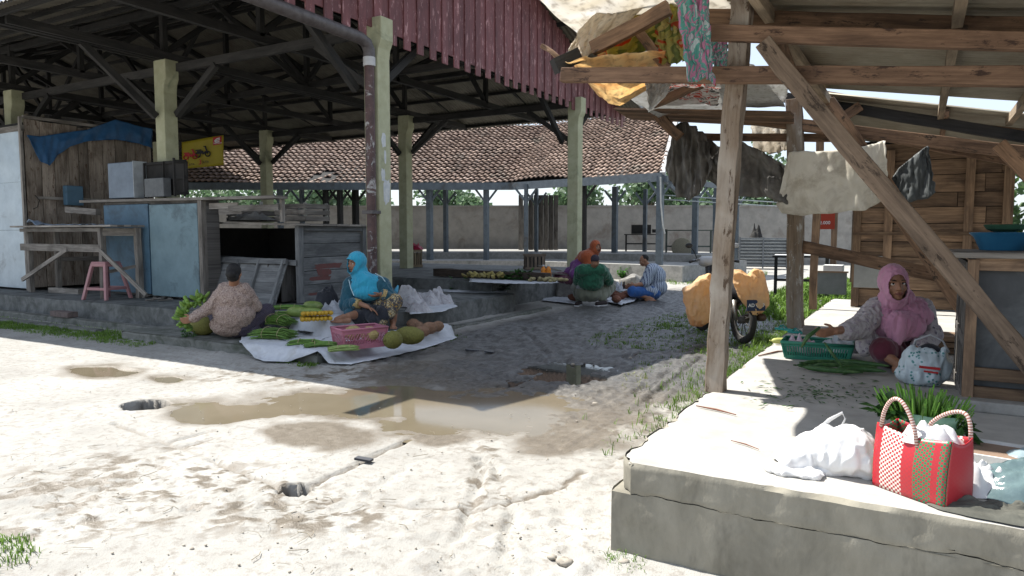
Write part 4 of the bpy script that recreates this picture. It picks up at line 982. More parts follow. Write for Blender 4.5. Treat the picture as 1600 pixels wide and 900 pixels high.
EYEW = mat('eye white', (.6, .57, .52), None, 4, .3, 0); IRIS = mat('dark iris', (.012, .008, .006), None, 4, .2, 0); LIP = mat('lips', (.20, .07, .055), None, 9, .5, .05)
HAIRM = mat('black hair', (.008, .007, .007), (.014, .013, .013), 30, .75, .5, .004, sc=(1, 1, .3)); BROW = HAIRM
class Head:
    def __init__(s, c, face, s_=1.0, up=(0, 0, 1)):
        s.c = Vector(c); s.f = Vector(face).normalized(); s.s = s_
        s.r = s.f.cross(Vector(up)).normalized()*-1    # image right when facing the viewer
        s.u = s.r.cross(s.f)*1; s.u = s.u if s.u.z > 0 else -s.u
        s.M = Matrix((s.r, -s.f, s.u)).transposed()
    def P(s, x, f, z): return s.c+(s.r*x+s.f*f+s.u*z)*s.s
    def L(s, p): d = (p-s.c)/s.s; return d.dot(s.r), d.dot(s.f), d.dot(s.u)
    def prims(s, mb, neck=None, ears=True):
        k = s.s
        mb.ell(s.P(0, -.012, .025), .074*k, .092*k, .088*k, 18, 14, s.M)          # skull
        mb.ell(s.P(0, .030, -.028), .060*k, .062*k, .080*k, 18, 14, s.M)          # face
        mb.ell(s.P(0, .052, -.088), .033*k, .030*k, .026*k, 12, 8, s.M)           # chin
        for q in (-1, 1):
            mb.ell(s.P(q*.036, .058, -.030), .024*k, .024*k, .026*k, 10, 8, s.M)    # cheek
            mb.ell(s.P(q*.030, .072, .020), .026*k, .014*k, .009*k, 10, 6, s.M)     # brow ridge
            mb.ell(s.P(q*.012, .092, -.034), .010*k, .010*k, .008*k, 8, 6, s.M)     # nostril
            if ears: mb.ell(s.P(q*.074, -.006, -.005), .010*k, .020*k, .032*k, 8, 6, s.M)
        cap(mb, s.P(0, .076, .012), s.P(0, .104, -.029), .009*k, .0135*k)           # nose
        mb.ell(s.P(0, .083, -.058), .024*k, .012*k, .008*k, 10, 6, s.M); mb.ell(s.P(0, .082, -.070), .020*k, .012*k, .009*k, 10, 6, s.M)
        if neck is not None: cap(mb, s.P(0, -.015, -.05), neck, .055*k, .062*k)
    def face_parts(s, body, look=(0, 0)):
        k = s.s
        for q in (-1, 1):
            mb = MB(); mb.ell(s.P(q*.030, .0715, .000), .0155*k, .011*k, .0085*k, 12, 8, s.M); e = mb.build('eye', EYEW, body, smooth=True)
            mb = MB(); mb.ell(s.P(q*.030+look[0], .0795, .001+look[1]), .0072*k, .0045*k, .0072*k, 10, 8, s.M); mb.build('iris', IRIS, e, smooth=True)
            mb = MB(); mb.tube([s.P(q*.014, .088, .021), s.P(q*.030, .088, .027), s.P(q*.047, .076, .020)], [.0022*k, .004*k, .002*k], 6); mb.build('eyebrow', BROW, body)
        mb = MB(); mb.tube([s.P(-.026, .083, -.063), s.P(-.01, .095, -.060), s.P(0, .0955, -.0615), s.P(.01, .095, -.060), s.P(.026, .083, -.063)], [.002*k, .0055*k, .005*k, .0055*k, .002*k], 8)
        mb.tube([s.P(-.022, .083, -.066), s.P(0, .094, -.071), s.P(.022, .083, -.066)], [.002*k, .0065*k, .002*k], 8); mb.build('lips', LIP, body, smooth=True)
def hand(mb, w_, d, side, nrm, s=1.0, curl=.5):
    # wrist, pointing direction, thumb side, palm normal
    w_ = Vector(w_); d = Vector(d).normalized(); side = Vector(side); side = (side-d*side.dot(d)).normalized(); nrm = d.cross(side); nrm = nrm if nrm.dot(Vector(nrm)) > 0 else -nrm
    for k in range(4): cap(mb, w_+side*(.012-.010*k)*s, w_+d*.085*s+side*(.030-.021*k)*s, .016*s, .013*s)
    for k, L in enumerate((.072, .08, .075, .058)):
        p = w_+d*.088*s+side*(.033-.022*k)*s; a = d; 
        for q, f in enumerate((.45, .3, .25)):
            a = (a+nrm*curl*(.5+.25*q)).normalized(); n_ = p+a*L*f*s; cap(mb, p, n_, (.0098-.001*q)*s, (.009-.001*q)*s); p = n_
    p = w_+d*.025*s+side*.022*s; a = (d*.7+side*.8+nrm*.3).normalized(); n_ = p+a*.045*s; cap(mb, p, n_, .013*s, .011*s); a = (d+side*.25+nrm*.4).normalized(); cap(mb, n_, n_+a*.035*s, .0105*s, .009*s)
def foot(mb, ankle, toe_dir, s=1.0):
    a = Vector(ankle); d = Vector(toe_dir).normalized(); sd = d.cross(Vector((0, 0, 1))); sd = sd.normalized() if sd.length > .1 else Vector((1, 0, 0))
    cap(mb, a-d*.03*s-Vector((0, 0, .04*s)), a+d*.08*s-Vector((0, 0, .045*s)), .034*s, .032*s); cap(mb, a+d*.02*s, a+d*.1*s-Vector((0, 0, .03*s)), .032*s, .028*s)
    for k in range(5): p = a+d*(.13-.008*abs(k-1))*s+sd*(-.034+.017*k)*s-Vector((0, 0, .055*s)); cap(mb, p-d*.06*s, p+d*.035*s, .015*s, (.013 if k == 0 else .0095)*s)
class Per:
    def __init__(s, label, base): s.o = thing('person', label, 'person', base); s.bm = MB()
    def c(s, mb, a, b, ra, rb, flat=1):      # points as (pixel, pixel, distance); radii in photograph pixels
        f_ = 1
        if mb is s.bm: f_ = .68 if max(ra, rb) >= 13 else .85
        ra *= f_; rb *= f_; pa = J(*a) if len(a) == 3 and not isinstance(a, Vector) else a; pb = J(*b) if not isinstance(b, Vector) else b
        cap(mb, pa, pb, ra*a[2]/F_PX if not isinstance(a, Vector) else ra, rb*b[2]/F_PX if not isinstance(b, Vector) else rb, flat)
    def e(s, mb, c, rx, ry, rz, face=None):
        p = J(*c); k = c[2]/F_PX; Mx = Matrix.Rotation(math.atan2(face.y, face.x)+math.pi/2, 3, 'Z') if face else Matrix.Rotation(toward(p), 3, 'Z'); mb.ell(p, rx*k, ry*k, rz*k, 18, 12, Mx)
def cam_dir(x, y, z=0): return C2W(x, y, z)      # x to the right of the photograph, y away from the camera
def hood_cut(h, a=.058, b=.082, zc=-.016, f0=.0):
    def f(p):
        x, q, z = h.L(p); return q > f0 and (x/a)**2+((z-zc)/b)**2 < 1
    return f

# fabrics
def fabric(name, c, c2, scale=5, rough=.85, **k): return mat(name, c, c2, scale, rough, .15, .004, sheen=.3, **k)
TURQ = fabric('turquoise jersey', (.03, .34, .50), (.022, .27, .42)); TEALF = fabric('dark teal cloth', (.012, .085, .125), (.008, .06, .09))
BLACKF = fabric('black cloth', (.02, .022, .03), (.012, .013, .018)); GOLD = mat('gold print cuff', (.50, .38, .16), (.20, .12, .04), 60, .5, .2)
def voro(name, base, c1, c2, scale, kind='F1', th=(.10, .16), c3=None, rough=.85):
    m, t, b = new_mat(name); v = coords(t, 'Object'); n = N(t, 'ShaderNodeTexNoise', i_Scale=scale*.6, i_Detail=2.0); t.links.new(v, n.inputs['Vector'])
    mx = N(t, 'ShaderNodeMix', data_type='RGBA', i_0=.06); t.links.new(v, mx.inputs[6]); t.links.new(n.outputs['Color'], mx.inputs[7])
    vo = N(t, 'ShaderNodeTexVoronoi', i_Scale=scale, feature=('DISTANCE_TO_EDGE' if kind == 'edge' else 'F1')); t.links.new(mx.outputs[2], vo.inputs['Vector'])
    f = ramp(t, vo.outputs['Distance'], [(th[0], (1, 1, 1)), (th[1], (0, 0, 0))])
    col = mixc(t, f, base, c1)
    if c3: n2 = noise(t, v, scale*.45, 3, .6); col = mixc(t, ramp(t, n2, [(.50, (0, 0, 0)), (.56, (1, 1, 1))]), col, c3)
    n4 = noise(t, v, scale*2, 3, .6); col = mixc(t, ramp(t, n4, [(.55, (0, 0, 0)), (.6, (1, 1, 1))]), col, c2)
    t.links.new(col, b.inputs['Base Color']); b.inputs['Roughness'].default_value = rough; return m
BATIK = voro('beige batik blouse', (.36, .28, .24), (.13, .08, .065), (.24, .17, .15), 36, 'edge', (.035, .06))
LEAFP = voro('yellow and black leaf print', (.40, .33, .20), (.03, .03, .035), (.36, .22, .05), 22, 'edge', (.06, .1), (.05, .05, .06))
FLOW = voro('white blouse with grey flowers', (.40, .37, .38), (.14, .12, .16), (.30, .26, .30), 17, 'F1', (.16, .24))
# --- 1 woman seen from behind, squatting by the bananas
P = Per('squatting person in a beige patterned blouse seen from behind, reaching for green bananas', W(365, 527, .13)); k = 9.45
b = P.bm; face = cam_dir(-.25, 1).normalized()
h = Head(J(366, 428, 9.25), cam_dir(-.15, 1, -.25), 1.12); h.prims(b, J(366, 446, 9.35))
P.c(b, (366, 462, 9.35), (364, 500, k), 22, 26); P.c(b, (350, 456, 9.35), (328, 480, 9.3), 9, 7); P.c(b, (328, 480, 9.3), (305, 497, 9.2), 6.5, 4.5)
P.c(b, (386, 458, 9.4), (400, 480, 9.6), 9, 7); P.c(b, (400, 480, 9.6), (385, 482, 9.9), 6, 4.5)
for s_, kx in ((-1, 335), (1, 408)):
    P.c(b, (364+s_*12, 505, k), (kx, 487, 9.95), 15, 11); P.c(b, (kx, 487, 9.95), (370+s_*18, 512, 9.75), 10, 6); foot(b, J(370+s_*18, 513, 9.75), cam_dir(s_*.3, 1), 1.0)
hand(b, J(303, 498, 9.2), cam_dir(-1, -.2, -.2), cam_dir(0, -.3, 1), None, 1.15, .5)
body = remesh(b, 'body', .009, SKIN, P.o, 2)
mb = MB(); mb.ell(h.P(0, -.03, .032), .092, .108, .102, 16, 12, h.M); mb.ell(h.P(0.01, -.12, -.025), .065, .055, .06, 12, 8, h.M); mb.ell(h.P(0, -.06, -.05), .08, .06, .06, 12, 8, h.M); remesh(mb, 'hair', .011, HAIRM, body, 2, .004, 40)
mb = MB()
P.e(mb, (367, 466, 9.38), 27, 21, 22, face); P.e(mb, (366, 490, 9.42), 31, 27, 27, face); P.e(mb, (363, 506, 9.5), 33, 27, 19.5, face); P.c(mb, (352, 452, 9.35), (380, 452, 9.35), 11, 11); P.c(mb, (366, 446, 9.35), (366, 455, 9.35), 9, 16)
P.c(mb, (348, 458, 9.35), (326, 482, 9.3), 12, 9.5); P.c(mb, (326, 482, 9.3), (303, 496, 9.2), 9, 7.5); P.c(mb, (384, 458, 9.4), (399, 479, 9.55), 12, 9.5); P.c(mb, (399, 479, 9.55), (392, 482, 9.8), 9, 8)
remesh(mb, 'blouse', .011, BATIK, body, 3, .012, 11, .7)
mb = MB(); P.c(mb, (378, 506, 9.5), (416, 488, 9.85), 19, 13.5); P.c(mb, (416, 488, 9.85), (398, 513, 9.7), 13, 10); P.c(mb, (350, 508, 9.5), (336, 494, 9.95), 15, 10); P.e(mb, (376, 515, 9.55), 30, 22, 11)
m, t, bb = new_mat('dark striped sarong'); wv = N(t, 'ShaderNodeTexWave', i_Scale=26.0, i_Distortion=3.0, bands_direction='DIAGONAL'); t.links.new(coords(t, 'Object'), wv.inputs['Vector'])
t.links.new(ramp(t, wv.outputs['Fac'], [(.4, (.028, .022, .035)), (.75, (.085, .07, .10))]), bb.inputs['Base Color']); bb.inputs['Roughness'].default_value = .9
remesh(mb, 'sarong', .011, m, body, 2, .012, 9); at0(P.o)

# --- 2 woman in turquoise headscarf seated on the floor edge
P = Per('seated person in turquoise headscarf and teal blouse selling vegetables at the floor corner', W(585, 511, .13)); b = P.bm
dh = 10.25
h = Head(J(556, 411, dh), cam_dir(-1, -1.15, -.1), 1.2); h.prims(b, J(566, 434, dh+.03))
P.c(b, (568, 452, 10.35), (578, 482, 10.45), 21, 22); P.c(b, (556, 443, 10.35), (590, 444, 10.35), 10, 10)
P.c(b, (549, 445, 10.3), (541, 476, 10.2), 9, 7); P.c(b, (541, 476, 10.2), (563, 475, 10.02), 7, 5); P.c(b, (563, 475, 10.02), (574, 479, 9.98), 5, 4.3); hand(b, J(574, 479, 9.98), cam_dir(.9, -.1, -.5), cam_dir(-.3, -1, .5), None, 1.2, .35)
P.c(b, (596, 445, 10.3), (610, 466, 10.2), 9, 7); P.c(b, (610, 466, 10.2), (596, 460, 10.05), 6, 4.6); hand(b, J(597, 459, 10.05), cam_dir(-1, -.2, -.3), cam_dir(0, -1, .3), None, 1.2, .5)
P.c(b, (572, 488, 10.4), (556, 492, 10.0), 13, 10); P.c(b, (556, 492, 10.0), (543, 494, 9.75), 9, 6); foot(b, J(540, 495, 9.72), cam_dir(-1, -.5, .1), 1.25)
P.c(b, (590, 486, 10.4), (616, 470, 10.15), 13, 10); P.c(b, (616, 470, 10.15), (614, 503, 10.2), 9, 6.5); foot(b, J(614, 504, 10.2), cam_dir(.2, -1), 1.15)
body = remesh(b, 'body', .008, SKIN, P.o, 2); h.face_parts(body, (0, -.001))
mb = MB(); P.e(mb, (568, 452, 10.38), 27, 18, 20); P.c(mb, (552, 444, 10.35), (594, 445, 10.35), 13, 13); P.e(mb, (568, 476, 10.42), 28, 20, 20)
P.c(mb, (549, 446, 10.3), (541, 476, 10.2), 13, 11); P.c(mb, (541, 476, 10.2), (555, 474, 10.05), 10, 8); P.c(mb, (597, 446, 10.3), (611, 466, 10.2), 13, 10); P.c(mb, (611, 466, 10.2), (601, 460, 10.08), 9, 7.5)
P.c(mb, (552, 480, 10.3), (549, 493, 10.1), 14, 11); remesh(mb, 'blouse', .011, TEALF, body, 3, .012, 13, .6)
for (a, b_) in (((555, 474, 10.05), (562, 475, 10.02)), ((602, 460, 10.08), (597, 458, 10.06))):
    mb = MB(); mb.tube([J(*a), J(*b_)], [.075, .066], 14); mb.build('gold_cuff', GOLD, body, smooth=True, auto=True)
mb = MB(); P.c(mb, (578, 488, 10.4), (560, 495, 10.05), 19, 13); P.c(mb, (582, 488, 10.35), (600, 490, 10.1), 18, 14); P.e(mb, (578, 494, 10.3), 26, 20, 13); P.c(mb, (574, 485, 10.1), (584, 498, 10.0), 10, 10); remesh(mb, 'skirt', .011, BLACKF, body, 2, .014, 9)
mb = MB(); P.c(mb, (595, 482, 10.25), (616, 472, 10.12), 14, 13); P.c(mb, (616, 472, 10.12), (607, 490, 10.1), 12, 11); P.c(mb, (605, 485, 10.1), (596, 505, 10.05), 10, 7); remesh(mb, 'patterned_wrap', .011, LEAFP, body, 2, .012, 9)
mb = MB(); k_ = h.s
mb.ell(h.P(0, -.020, .020), .100*k_, .118*k_, .118*k_, 20, 14, h.M); mb.ell(h.P(0, .04, -.035), .080*k_, .080*k_, .105*k_, 18, 12, h.M); mb.ell(h.P(0, -.05, -.10), .085*k_, .09*k_, .10*k_, 18, 12, h.M)
cap(mb, h.P(0, -.02, -.12), J(568, 440, 10.28), .10, .17); P.e(mb, (572, 446, 10.32), 27, 21, 19); P.e(mb, (574, 456, 10.25), 22, 17, 14)
sc_ = remesh(mb, 'headscarf', .010, TURQ, body, 6, .009, 22, .16, cut=hood_cut(h, .072, .098, -.012, -.01), thick=.006)
mb = MB(); mb.grid(lambda u, v_: h.P((u-.5)*.155*math.cos((v_)*.0)*(1-.1*v_), .070+.05*v_*(1-(2*u-1)**2)+.004-.055*(2*u-1)**2, .082-.02*v_-.05*(2*u-1)**2), 14, 5); o = mb.build('brim', TURQ, sc_, smooth=True); q = o.modifiers.new('t', 'SOLIDIFY'); q.thickness = .008
WTR = mat('pale trim', (.45, .60, .66)); mb = MB(); mb.tube([J(545, 437, 10.05), J(548, 450, 9.98), J(553, 462, 9.98)], .006, 5); mb.tube([J(586, 427, 10.1), J(597, 433, 10.08), J(602, 440, 10.08)], .006, 5); mb.build('scarf_trim', WTR, sc_); at0(P.o)

# --- 3 woman in pink headscarf on the platform
P = Per('person in long pink headscarf and flowered blouse seated on the platform reaching for greens', W(1410, 580, .45)); b = P.bm
MAUVE = fabric('mauve pink jersey', (.52, .26, .37), (.44, .20, .30)); MAR = fabric('maroon skirt', (.10, .012, .03), (.07, .008, .02))
h = Head(J(1397, 443, 5.72), cam_dir(-.16, -1, .02), 1.2, up=cam_dir(-.06, 0, 1)); h.prims(b, J(1402, 474, 5.85), ears=False)
P.c(b, (1404, 495, 5.92), (1412, 545, 6.0), 34, 38); P.c(b, (1378, 482, 5.9), (1432, 482, 5.9), 17, 17)
P.c(b, (1368, 484, 5.85), (1345, 512, 5.7), 16, 12); P.c(b, (1345, 512, 5.7), (1306, 517, 5.5), 11, 7.5); hand(b, J(1306, 517, 5.5), cam_dir(-1, -.1, -.15), cam_dir(-.2, -.5, .8), None, 1.05, .55)
P.c(b, (1440, 484, 5.85), (1452, 520, 5.75), 16, 12); P.c(b, (1452, 520, 5.75), (1428, 548, 5.55), 11, 7.5); hand(b, J(1428, 548, 5.55), cam_dir(-.5, -.3, -.8), cam_dir(-.6, -.5, 0), None, 1.05, .3)
P.c(b, (1400, 556, 5.95), (1374, 547, 5.6), 20, 15); P.c(b, (1374, 548, 5.6), (1406, 571, 5.45), 15, 10); foot(b, J(1408, 571, 5.45), cam_dir(.9, -.4, -.15), 1.05)
P.c(b, (1425, 556, 5.95), (1460, 562, 5.74), 20, 15); P.c(b, (1460, 562, 5.74), (1430, 572, 5.7), 12, 8)
body = remesh(b, 'body', .0065, SKIN, P.o, 2); h.face_parts(body, (-.003, .0035))
mb = MB(); P.e(mb, (1404, 500, 5.93), 44, 28, 38); P.c(mb, (1374, 486, 5.9), (1436, 486, 5.9), 22, 22); P.e(mb, (1412, 540, 5.97), 46, 30, 32)
P.c(mb, (1368, 488, 5.85), (1345, 510, 5.7), 20, 17); P.c(mb, (1343, 512, 5.7), (1322, 518, 5.57), 18, 13.5); P.c(mb, (1438, 488, 5.85), (1448, 522, 5.75), 20, 17); P.c(mb, (1454, 522, 5.75), (1438, 544, 5.6), 17, 14); P.c(mb, (1352, 520, 5.75), (1352, 545, 5.7), 14, 12)
remesh(mb, 'blouse', .009, FLOW, body, 6, .011, 17, .6)
mb = MB(); P.c(mb, (1405, 556, 5.88), (1380, 547, 5.6), 30, 20); P.c(mb, (1400, 552, 5.8), (1435, 552, 5.8), 24, 24); P.c(mb, (1418, 560, 5.9), (1460, 562, 5.72), 28, 20); P.e(mb, (1418, 568, 5.8), 44, 30, 16); remesh(mb, 'skirt', .009, MAR, body, 6, .008, 12)
mb = MB(); k_ = h.s
mb.ell(h.P(0, -.020, .020), .087*k_, .108*k_, .108*k_, 24, 18, h.M); mb.ell(h.P(0, .034, -.036), .074*k_, .066*k_, .096*k_, 20, 14, h.M); mb.ell(h.P(0, -.03, -.10), .080*k_, .085*k_, .09*k_, 18, 12, h.M)
P.c(mb, (1400, 474, 5.86), (1400, 480, 5.86), 27, 32); P.e(mb, (1406, 492, 5.82), 45, 27, 25); P.e(mb, (1404, 508, 5.73), 37, 20, 25); P.c(mb, (1402, 510, 5.68), (1399, 533, 5.62), 23, 8); P.c(mb, (1382, 490, 5.78), (1386, 512, 5.68), 13, 8); P.c(mb, (1432, 482, 5.8), (1440, 502, 5.78), 16, 10)
remesh(mb, 'headscarf', .008, MAUVE, body, 5, .010, 24, .16, cut=hood_cut(h, .061, .088, -.022, .015), thick=.005); at0(P.o)

# --- 4 man in green jacket squatting, seen from behind
P = Per('squatting person in a green jacket and khaki trousers seen from behind', W(925, 477, 0)); b = P.bm; f = cam_dir(.25, 1)
h = Head(J(930, 408, 14.7), cam_dir(.5, 1, -.3), 1.12); h.prims(b, J(926, 419, 14.8))
P.c(b, (924, 430, 14.9), (920, 452, 15.1), 16, 17); P.c(b, (910, 421, 14.8), (938, 421, 14.8), 7, 7); P.c(b, (940, 422, 14.9), (949, 438, 15.2), 6, 5); P.c(b, (949, 438, 15.2), (946, 444, 15.6), 5, 3.5); hand(b, J(946, 444, 15.6), cam_dir(0, 1, -.5), cam_dir(1, 0, 0), None, 1.1)
P.c(b, (907, 422, 14.9), (903, 440, 15.2), 6, 5); P.c(b, (903, 440, 15.2), (915, 446, 15.6), 5, 3.5); hand(b, J(915, 446, 15.6), cam_dir(0, 1, -.5), cam_dir(1, 0, 0), None, 1.1)
for s_, kx, fx in ((-1, 902, 904), (1, 952, 942)): P.c(b, (920+s_*8, 455, 15.1), (kx, 449, 15.6), 10, 8); P.c(b, (kx, 449, 15.6), (fx, 466, 15.2), 7, 4.5)
body = remesh(b, 'body', .012, SKIN, P.o, 2)
JG = fabric('green jacket', (.018, .12, .065), (.012, .085, .045)); KH = fabric('khaki trousers', (.19, .20, .15), (.14, .15, .11)); SHOE = mat('dark shoe', (.03, .02, .02)); SOLE = mat('white sole', (.55, .55, .55))
mb = MB(); P.e(mb, (925, 431, 14.95), 19, 17, 18, f); P.e(mb, (923, 442, 15.0), 20, 18, 13, f); P.c(mb, (911, 422, 14.8), (938, 421, 14.8), 9, 9); P.c(mb, (941, 424, 14.9), (951, 439, 15.2), 9, 7.5); P.c(mb, (951, 439, 15.2), (947, 444, 15.5), 7, 6); P.c(mb, (907, 424, 14.9), (903, 440, 15.2), 9, 7)
remesh(mb, 'jacket', .014, JG, body, 3, .016, 10, .7)
mb = MB(); P.e(mb, (917, 449, 15.08), 18, 13, 6, f); remesh(mb, 'shirt_hem', .014, mat('grey white shirt', (.38, .40, .42)), body, 2)
mb = MB(); P.e(mb, (918, 458, 15.1), 18, 15, 12, f); P.c(mb, (912, 458, 15.1), (902, 450, 15.6), 13, 10); P.c(mb, (902, 450, 15.6), (905, 465, 15.2), 9, 7); P.c(mb, (925, 459, 15.1), (952, 449, 15.5), 13, 10); P.c(mb, (952, 449, 15.5), (941, 465, 15.15), 9.5, 7); remesh(mb, 'trousers', .014, KH, body, 3, .014, 6)
for fx in (904, 940):
    a_ = J(fx, 472, 15.0); mb = MB(); d_ = cam_dir(-.6 if fx > 920 else -.2, -.5).normalized(); a_.z = .06; cap(mb, a_-d_*.1, a_+d_*.14, .055, .045); sh = mb.build('shoe', SHOE, body, smooth=True); mb = MB(); mb.beam(a_-d_*.14-Vector((0, 0, .045)), a_+d_*.18-Vector((0, 0, .045)), .1, .03); mb.build('sole', SOLE, sh, bev=.01)
mb = MB(); mb.ell(h.P(0, -.02, .035), .092, .108, .095, 16, 12, h.M); remesh(mb, 'knit_cap', .012, mat('dark knit cap', (.05, .04, .055), (.02, .018, .025), 40, .9, .5), body, 2); at0(P.o)

# --- 5 woman in rust headscarf on the raised floor
P = Per('person in rust orange headscarf and purple top sitting on the raised floor', W(885, 440, .3)); b = P.bm
h = Head(J(931, 386, 15.9), cam_dir(.5, -.85, .0), 1.12); h.prims(b, J(922, 401, 16)); P.c(b, (915, 412, 16), (893, 432, 16.2), 13, 14); P.c(b, (905, 410, 16), (925, 411, 16), 7, 7)
P.c(b, (905, 412, 16.0), (898, 428, 15.8), 6, 5); P.c(b, (898, 428, 15.8), (908, 434, 15.6), 5, 4); P.c(b, (925, 412, 16.0), (928, 428, 15.8), 6, 5); P.c(b, (928, 428, 15.8), (918, 436, 15.6), 5, 4)
P.c(b, (893, 434, 16.2), (874, 433, 16.0), 9, 7); P.c(b, (874, 433, 16.0), (890, 438, 15.8), 6, 4); P.c(b, (895, 436, 16.1), (912, 440, 15.7), 9, 7); P.c(b, (912, 440, 15.7), (905, 452, 15.7), 6, 4)
body = remesh(b, 'body', .012, SKIN, P.o, 2); h.face_parts(body)
PUR = fabric('purple top', (.14, .035, .17), (.10, .025, .12)); RUSTF = fabric('rust orange jersey', (.36, .085, .025), (.28, .06, .018))
mb = MB(); P.e(mb, (907, 416, 16.05), 17, 12, 12); P.e(mb, (896, 427, 16.15), 16, 12, 11); P.c(mb, (905, 413, 16), (897, 429, 15.8), 9, 7.5); P.c(mb, (897, 429, 15.8), (907, 434, 15.65), 7, 5.5); P.c(mb, (922, 412, 16), (928, 428, 15.8), 8, 7); remesh(mb, 'top', .014, PUR, body, 3, .014, 7)
mb = MB(); P.c(mb, (895, 434, 16.2), (872, 433, 16.0), 10, 7.5); P.c(mb, (895, 436, 16.1), (912, 440, 15.7), 10, 8); P.c(mb, (872, 434, 16), (890, 439, 15.8), 7, 6); remesh(mb, 'skirt', .014, fabric('dull maroon skirt', (.10, .025, .05), (.07, .02, .035)), body, 2, .014, 8)
mb = MB(); k_ = h.s; mb.ell(h.P(0, -.020, .022), .098*k_, .115*k_, .118*k_, 18, 14, h.M); mb.ell(h.P(0, .034, -.036), .082*k_, .070*k_, .104*k_, 16, 12, h.M); mb.ell(h.P(0, -.03, -.10), .09*k_, .09*k_, .10*k_, 16, 10, h.M)
P.c(mb, (924, 397, 16), (914, 405, 16), 10, 12); P.c(mb, (912, 402, 16.05), (905, 407, 16.1), 10, 7); P.c(mb, (918, 404, 15.9), (920, 411, 15.85), 13, 8); remesh(mb, 'headscarf', .012, RUSTF, body, 4, .009, 18, .2, cut=hood_cut(h, .056, .08), thick=.006); at0(P.o)

# --- 6 man in striped shirt, side view
P = Per('person in blue and white striped shirt sitting low and holding a phone', W(1015, 470, 0)); b = P.bm
h = Head(J(1006, 407, 16.2), cam_dir(-1, -.15, -.35), 1.10); h.prims(b, J(1017, 420, 16.25))
P.c(b, (1022, 430, 16.3), (1026, 454, 16.3), 13, 14); P.c(b, (1018, 420, 16.1), (1024, 421, 16.45), 7, 7)
P.c(b, (1016, 424, 16.05), (1009, 443, 16.0), 6, 5); P.c(b, (1009, 443, 16.0), (992, 446, 15.95), 5, 3.6); hand(b, J(992, 446, 15.95), cam_dir(-1, 0, 0), cam_dir(0, -.3, 1), None, 1.15, .6)
P.c(b, (1020, 424, 16.5), (1006, 443, 16.5), 6, 5); P.c(b, (1006, 443, 16.5), (984, 450, 16.2), 5, 3.6); hand(b, J(984, 450, 16.15), cam_dir(-1, 0, .3), cam_dir(0, -.3, 1), None, 1.15, .5)
P.c(b, (1022, 456, 16.2), (989, 455, 15.95), 10, 7); P.c(b, (989, 455, 15.95), (1010, 465, 16.0), 6, 4); P.c(b, (1022, 456, 16.5), (990, 453, 16.4), 10, 7); P.c(b, (990, 453, 16.4), (1004, 466, 16.3), 6, 4); foot(b, J(1012, 465, 16.0), cam_dir(1, 0), 1.2)
body = remesh(b, 'body', .012, SKIN, P.o, 2); h.face_parts(body)
m, t, bb = new_mat('striped shirt'); tc = coords(t, 'Object', (1, 1, 1)); sx = N(t, 'ShaderNodeSeparateXYZ'); t.links.new(tc, sx.inputs[0])
def stripes(o_, fr, ph):
    q = N(t, 'ShaderNodeMath', operation='MULTIPLY', i_1=fr); t.links.new(o_, q.inputs[0]); q2 = N(t, 'ShaderNodeMath', operation='SINE'); t.links.new(q.outputs[0], q2.inputs[0]); return q2.outputs[0]
ad = N(t, 'ShaderNodeMath', operation='MULTIPLY_ADD', i_1=.8); t.links.new(sx.outputs[0], ad.inputs[0]); t.links.new(sx.outputs[1], ad.inputs[2])
cc = ramp(t, stripes(ad.outputs[0], 95, 0), [(.35, (.40, .46, .54)), (.6, (.07, .09, .17))]); cc = mixc(t, ramp(t, stripes(sx.outputs[2], 110, 0), [(.85, (0, 0, 0)), (.9, (1, 1, 1))]), cc, (.30, .34, .42))
t.links.new(cc, bb.inputs['Base Color']); bb.inputs['Roughness'].default_value = .85
mb = MB(); P.e(mb, (1024, 432, 16.3), 16, 15, 17); P.e(mb, (1026, 448, 16.3), 16, 15, 15); P.c(mb, (1018, 421, 16.1), (1022, 421, 16.45), 9, 9); P.c(mb, (1016, 424, 16.05), (1009, 441, 16.0), 9, 7.5); P.c(mb, (1019, 424, 16.5), (1007, 441, 16.5), 9, 7); P.c(mb, (1020, 456, 16.15), (1010, 452, 16.05), 9, 7)
remesh(mb, 'shirt', .014, m, body, 3, .014, 7)
mb = MB(); P.c(mb, (1022, 457, 16.2), (989, 455, 15.95), 11, 9); P.c(mb, (1022, 457, 16.5), (990, 453, 16.4), 11, 9); P.c(mb, (989, 456, 16), (1004, 461, 16.05), 7, 6); remesh(mb, 'blue_trousers', .014, fabric('bright blue trousers', (.02, .10, .32), (.014, .07, .24)), body, 2, .01, 8)
mb = MB(); mb.ell(h.P(0, -.03, .036), .083, .098, .090, 16, 12, h.M); remesh(mb, 'hair', .012, HAIRM, body, 2, .004, 40)
at0(P.o)
pp = J(977, 446, 16.0); ph_ = MB(); ph_.beam(pp-cam_dir(.03, 0, .08), pp+cam_dir(-.03, 0, .09), .012, .085); tag(ph_.build('phone', BLK, bev=.004), 'small dark phone held by the person in the striped shirt', 'phone')
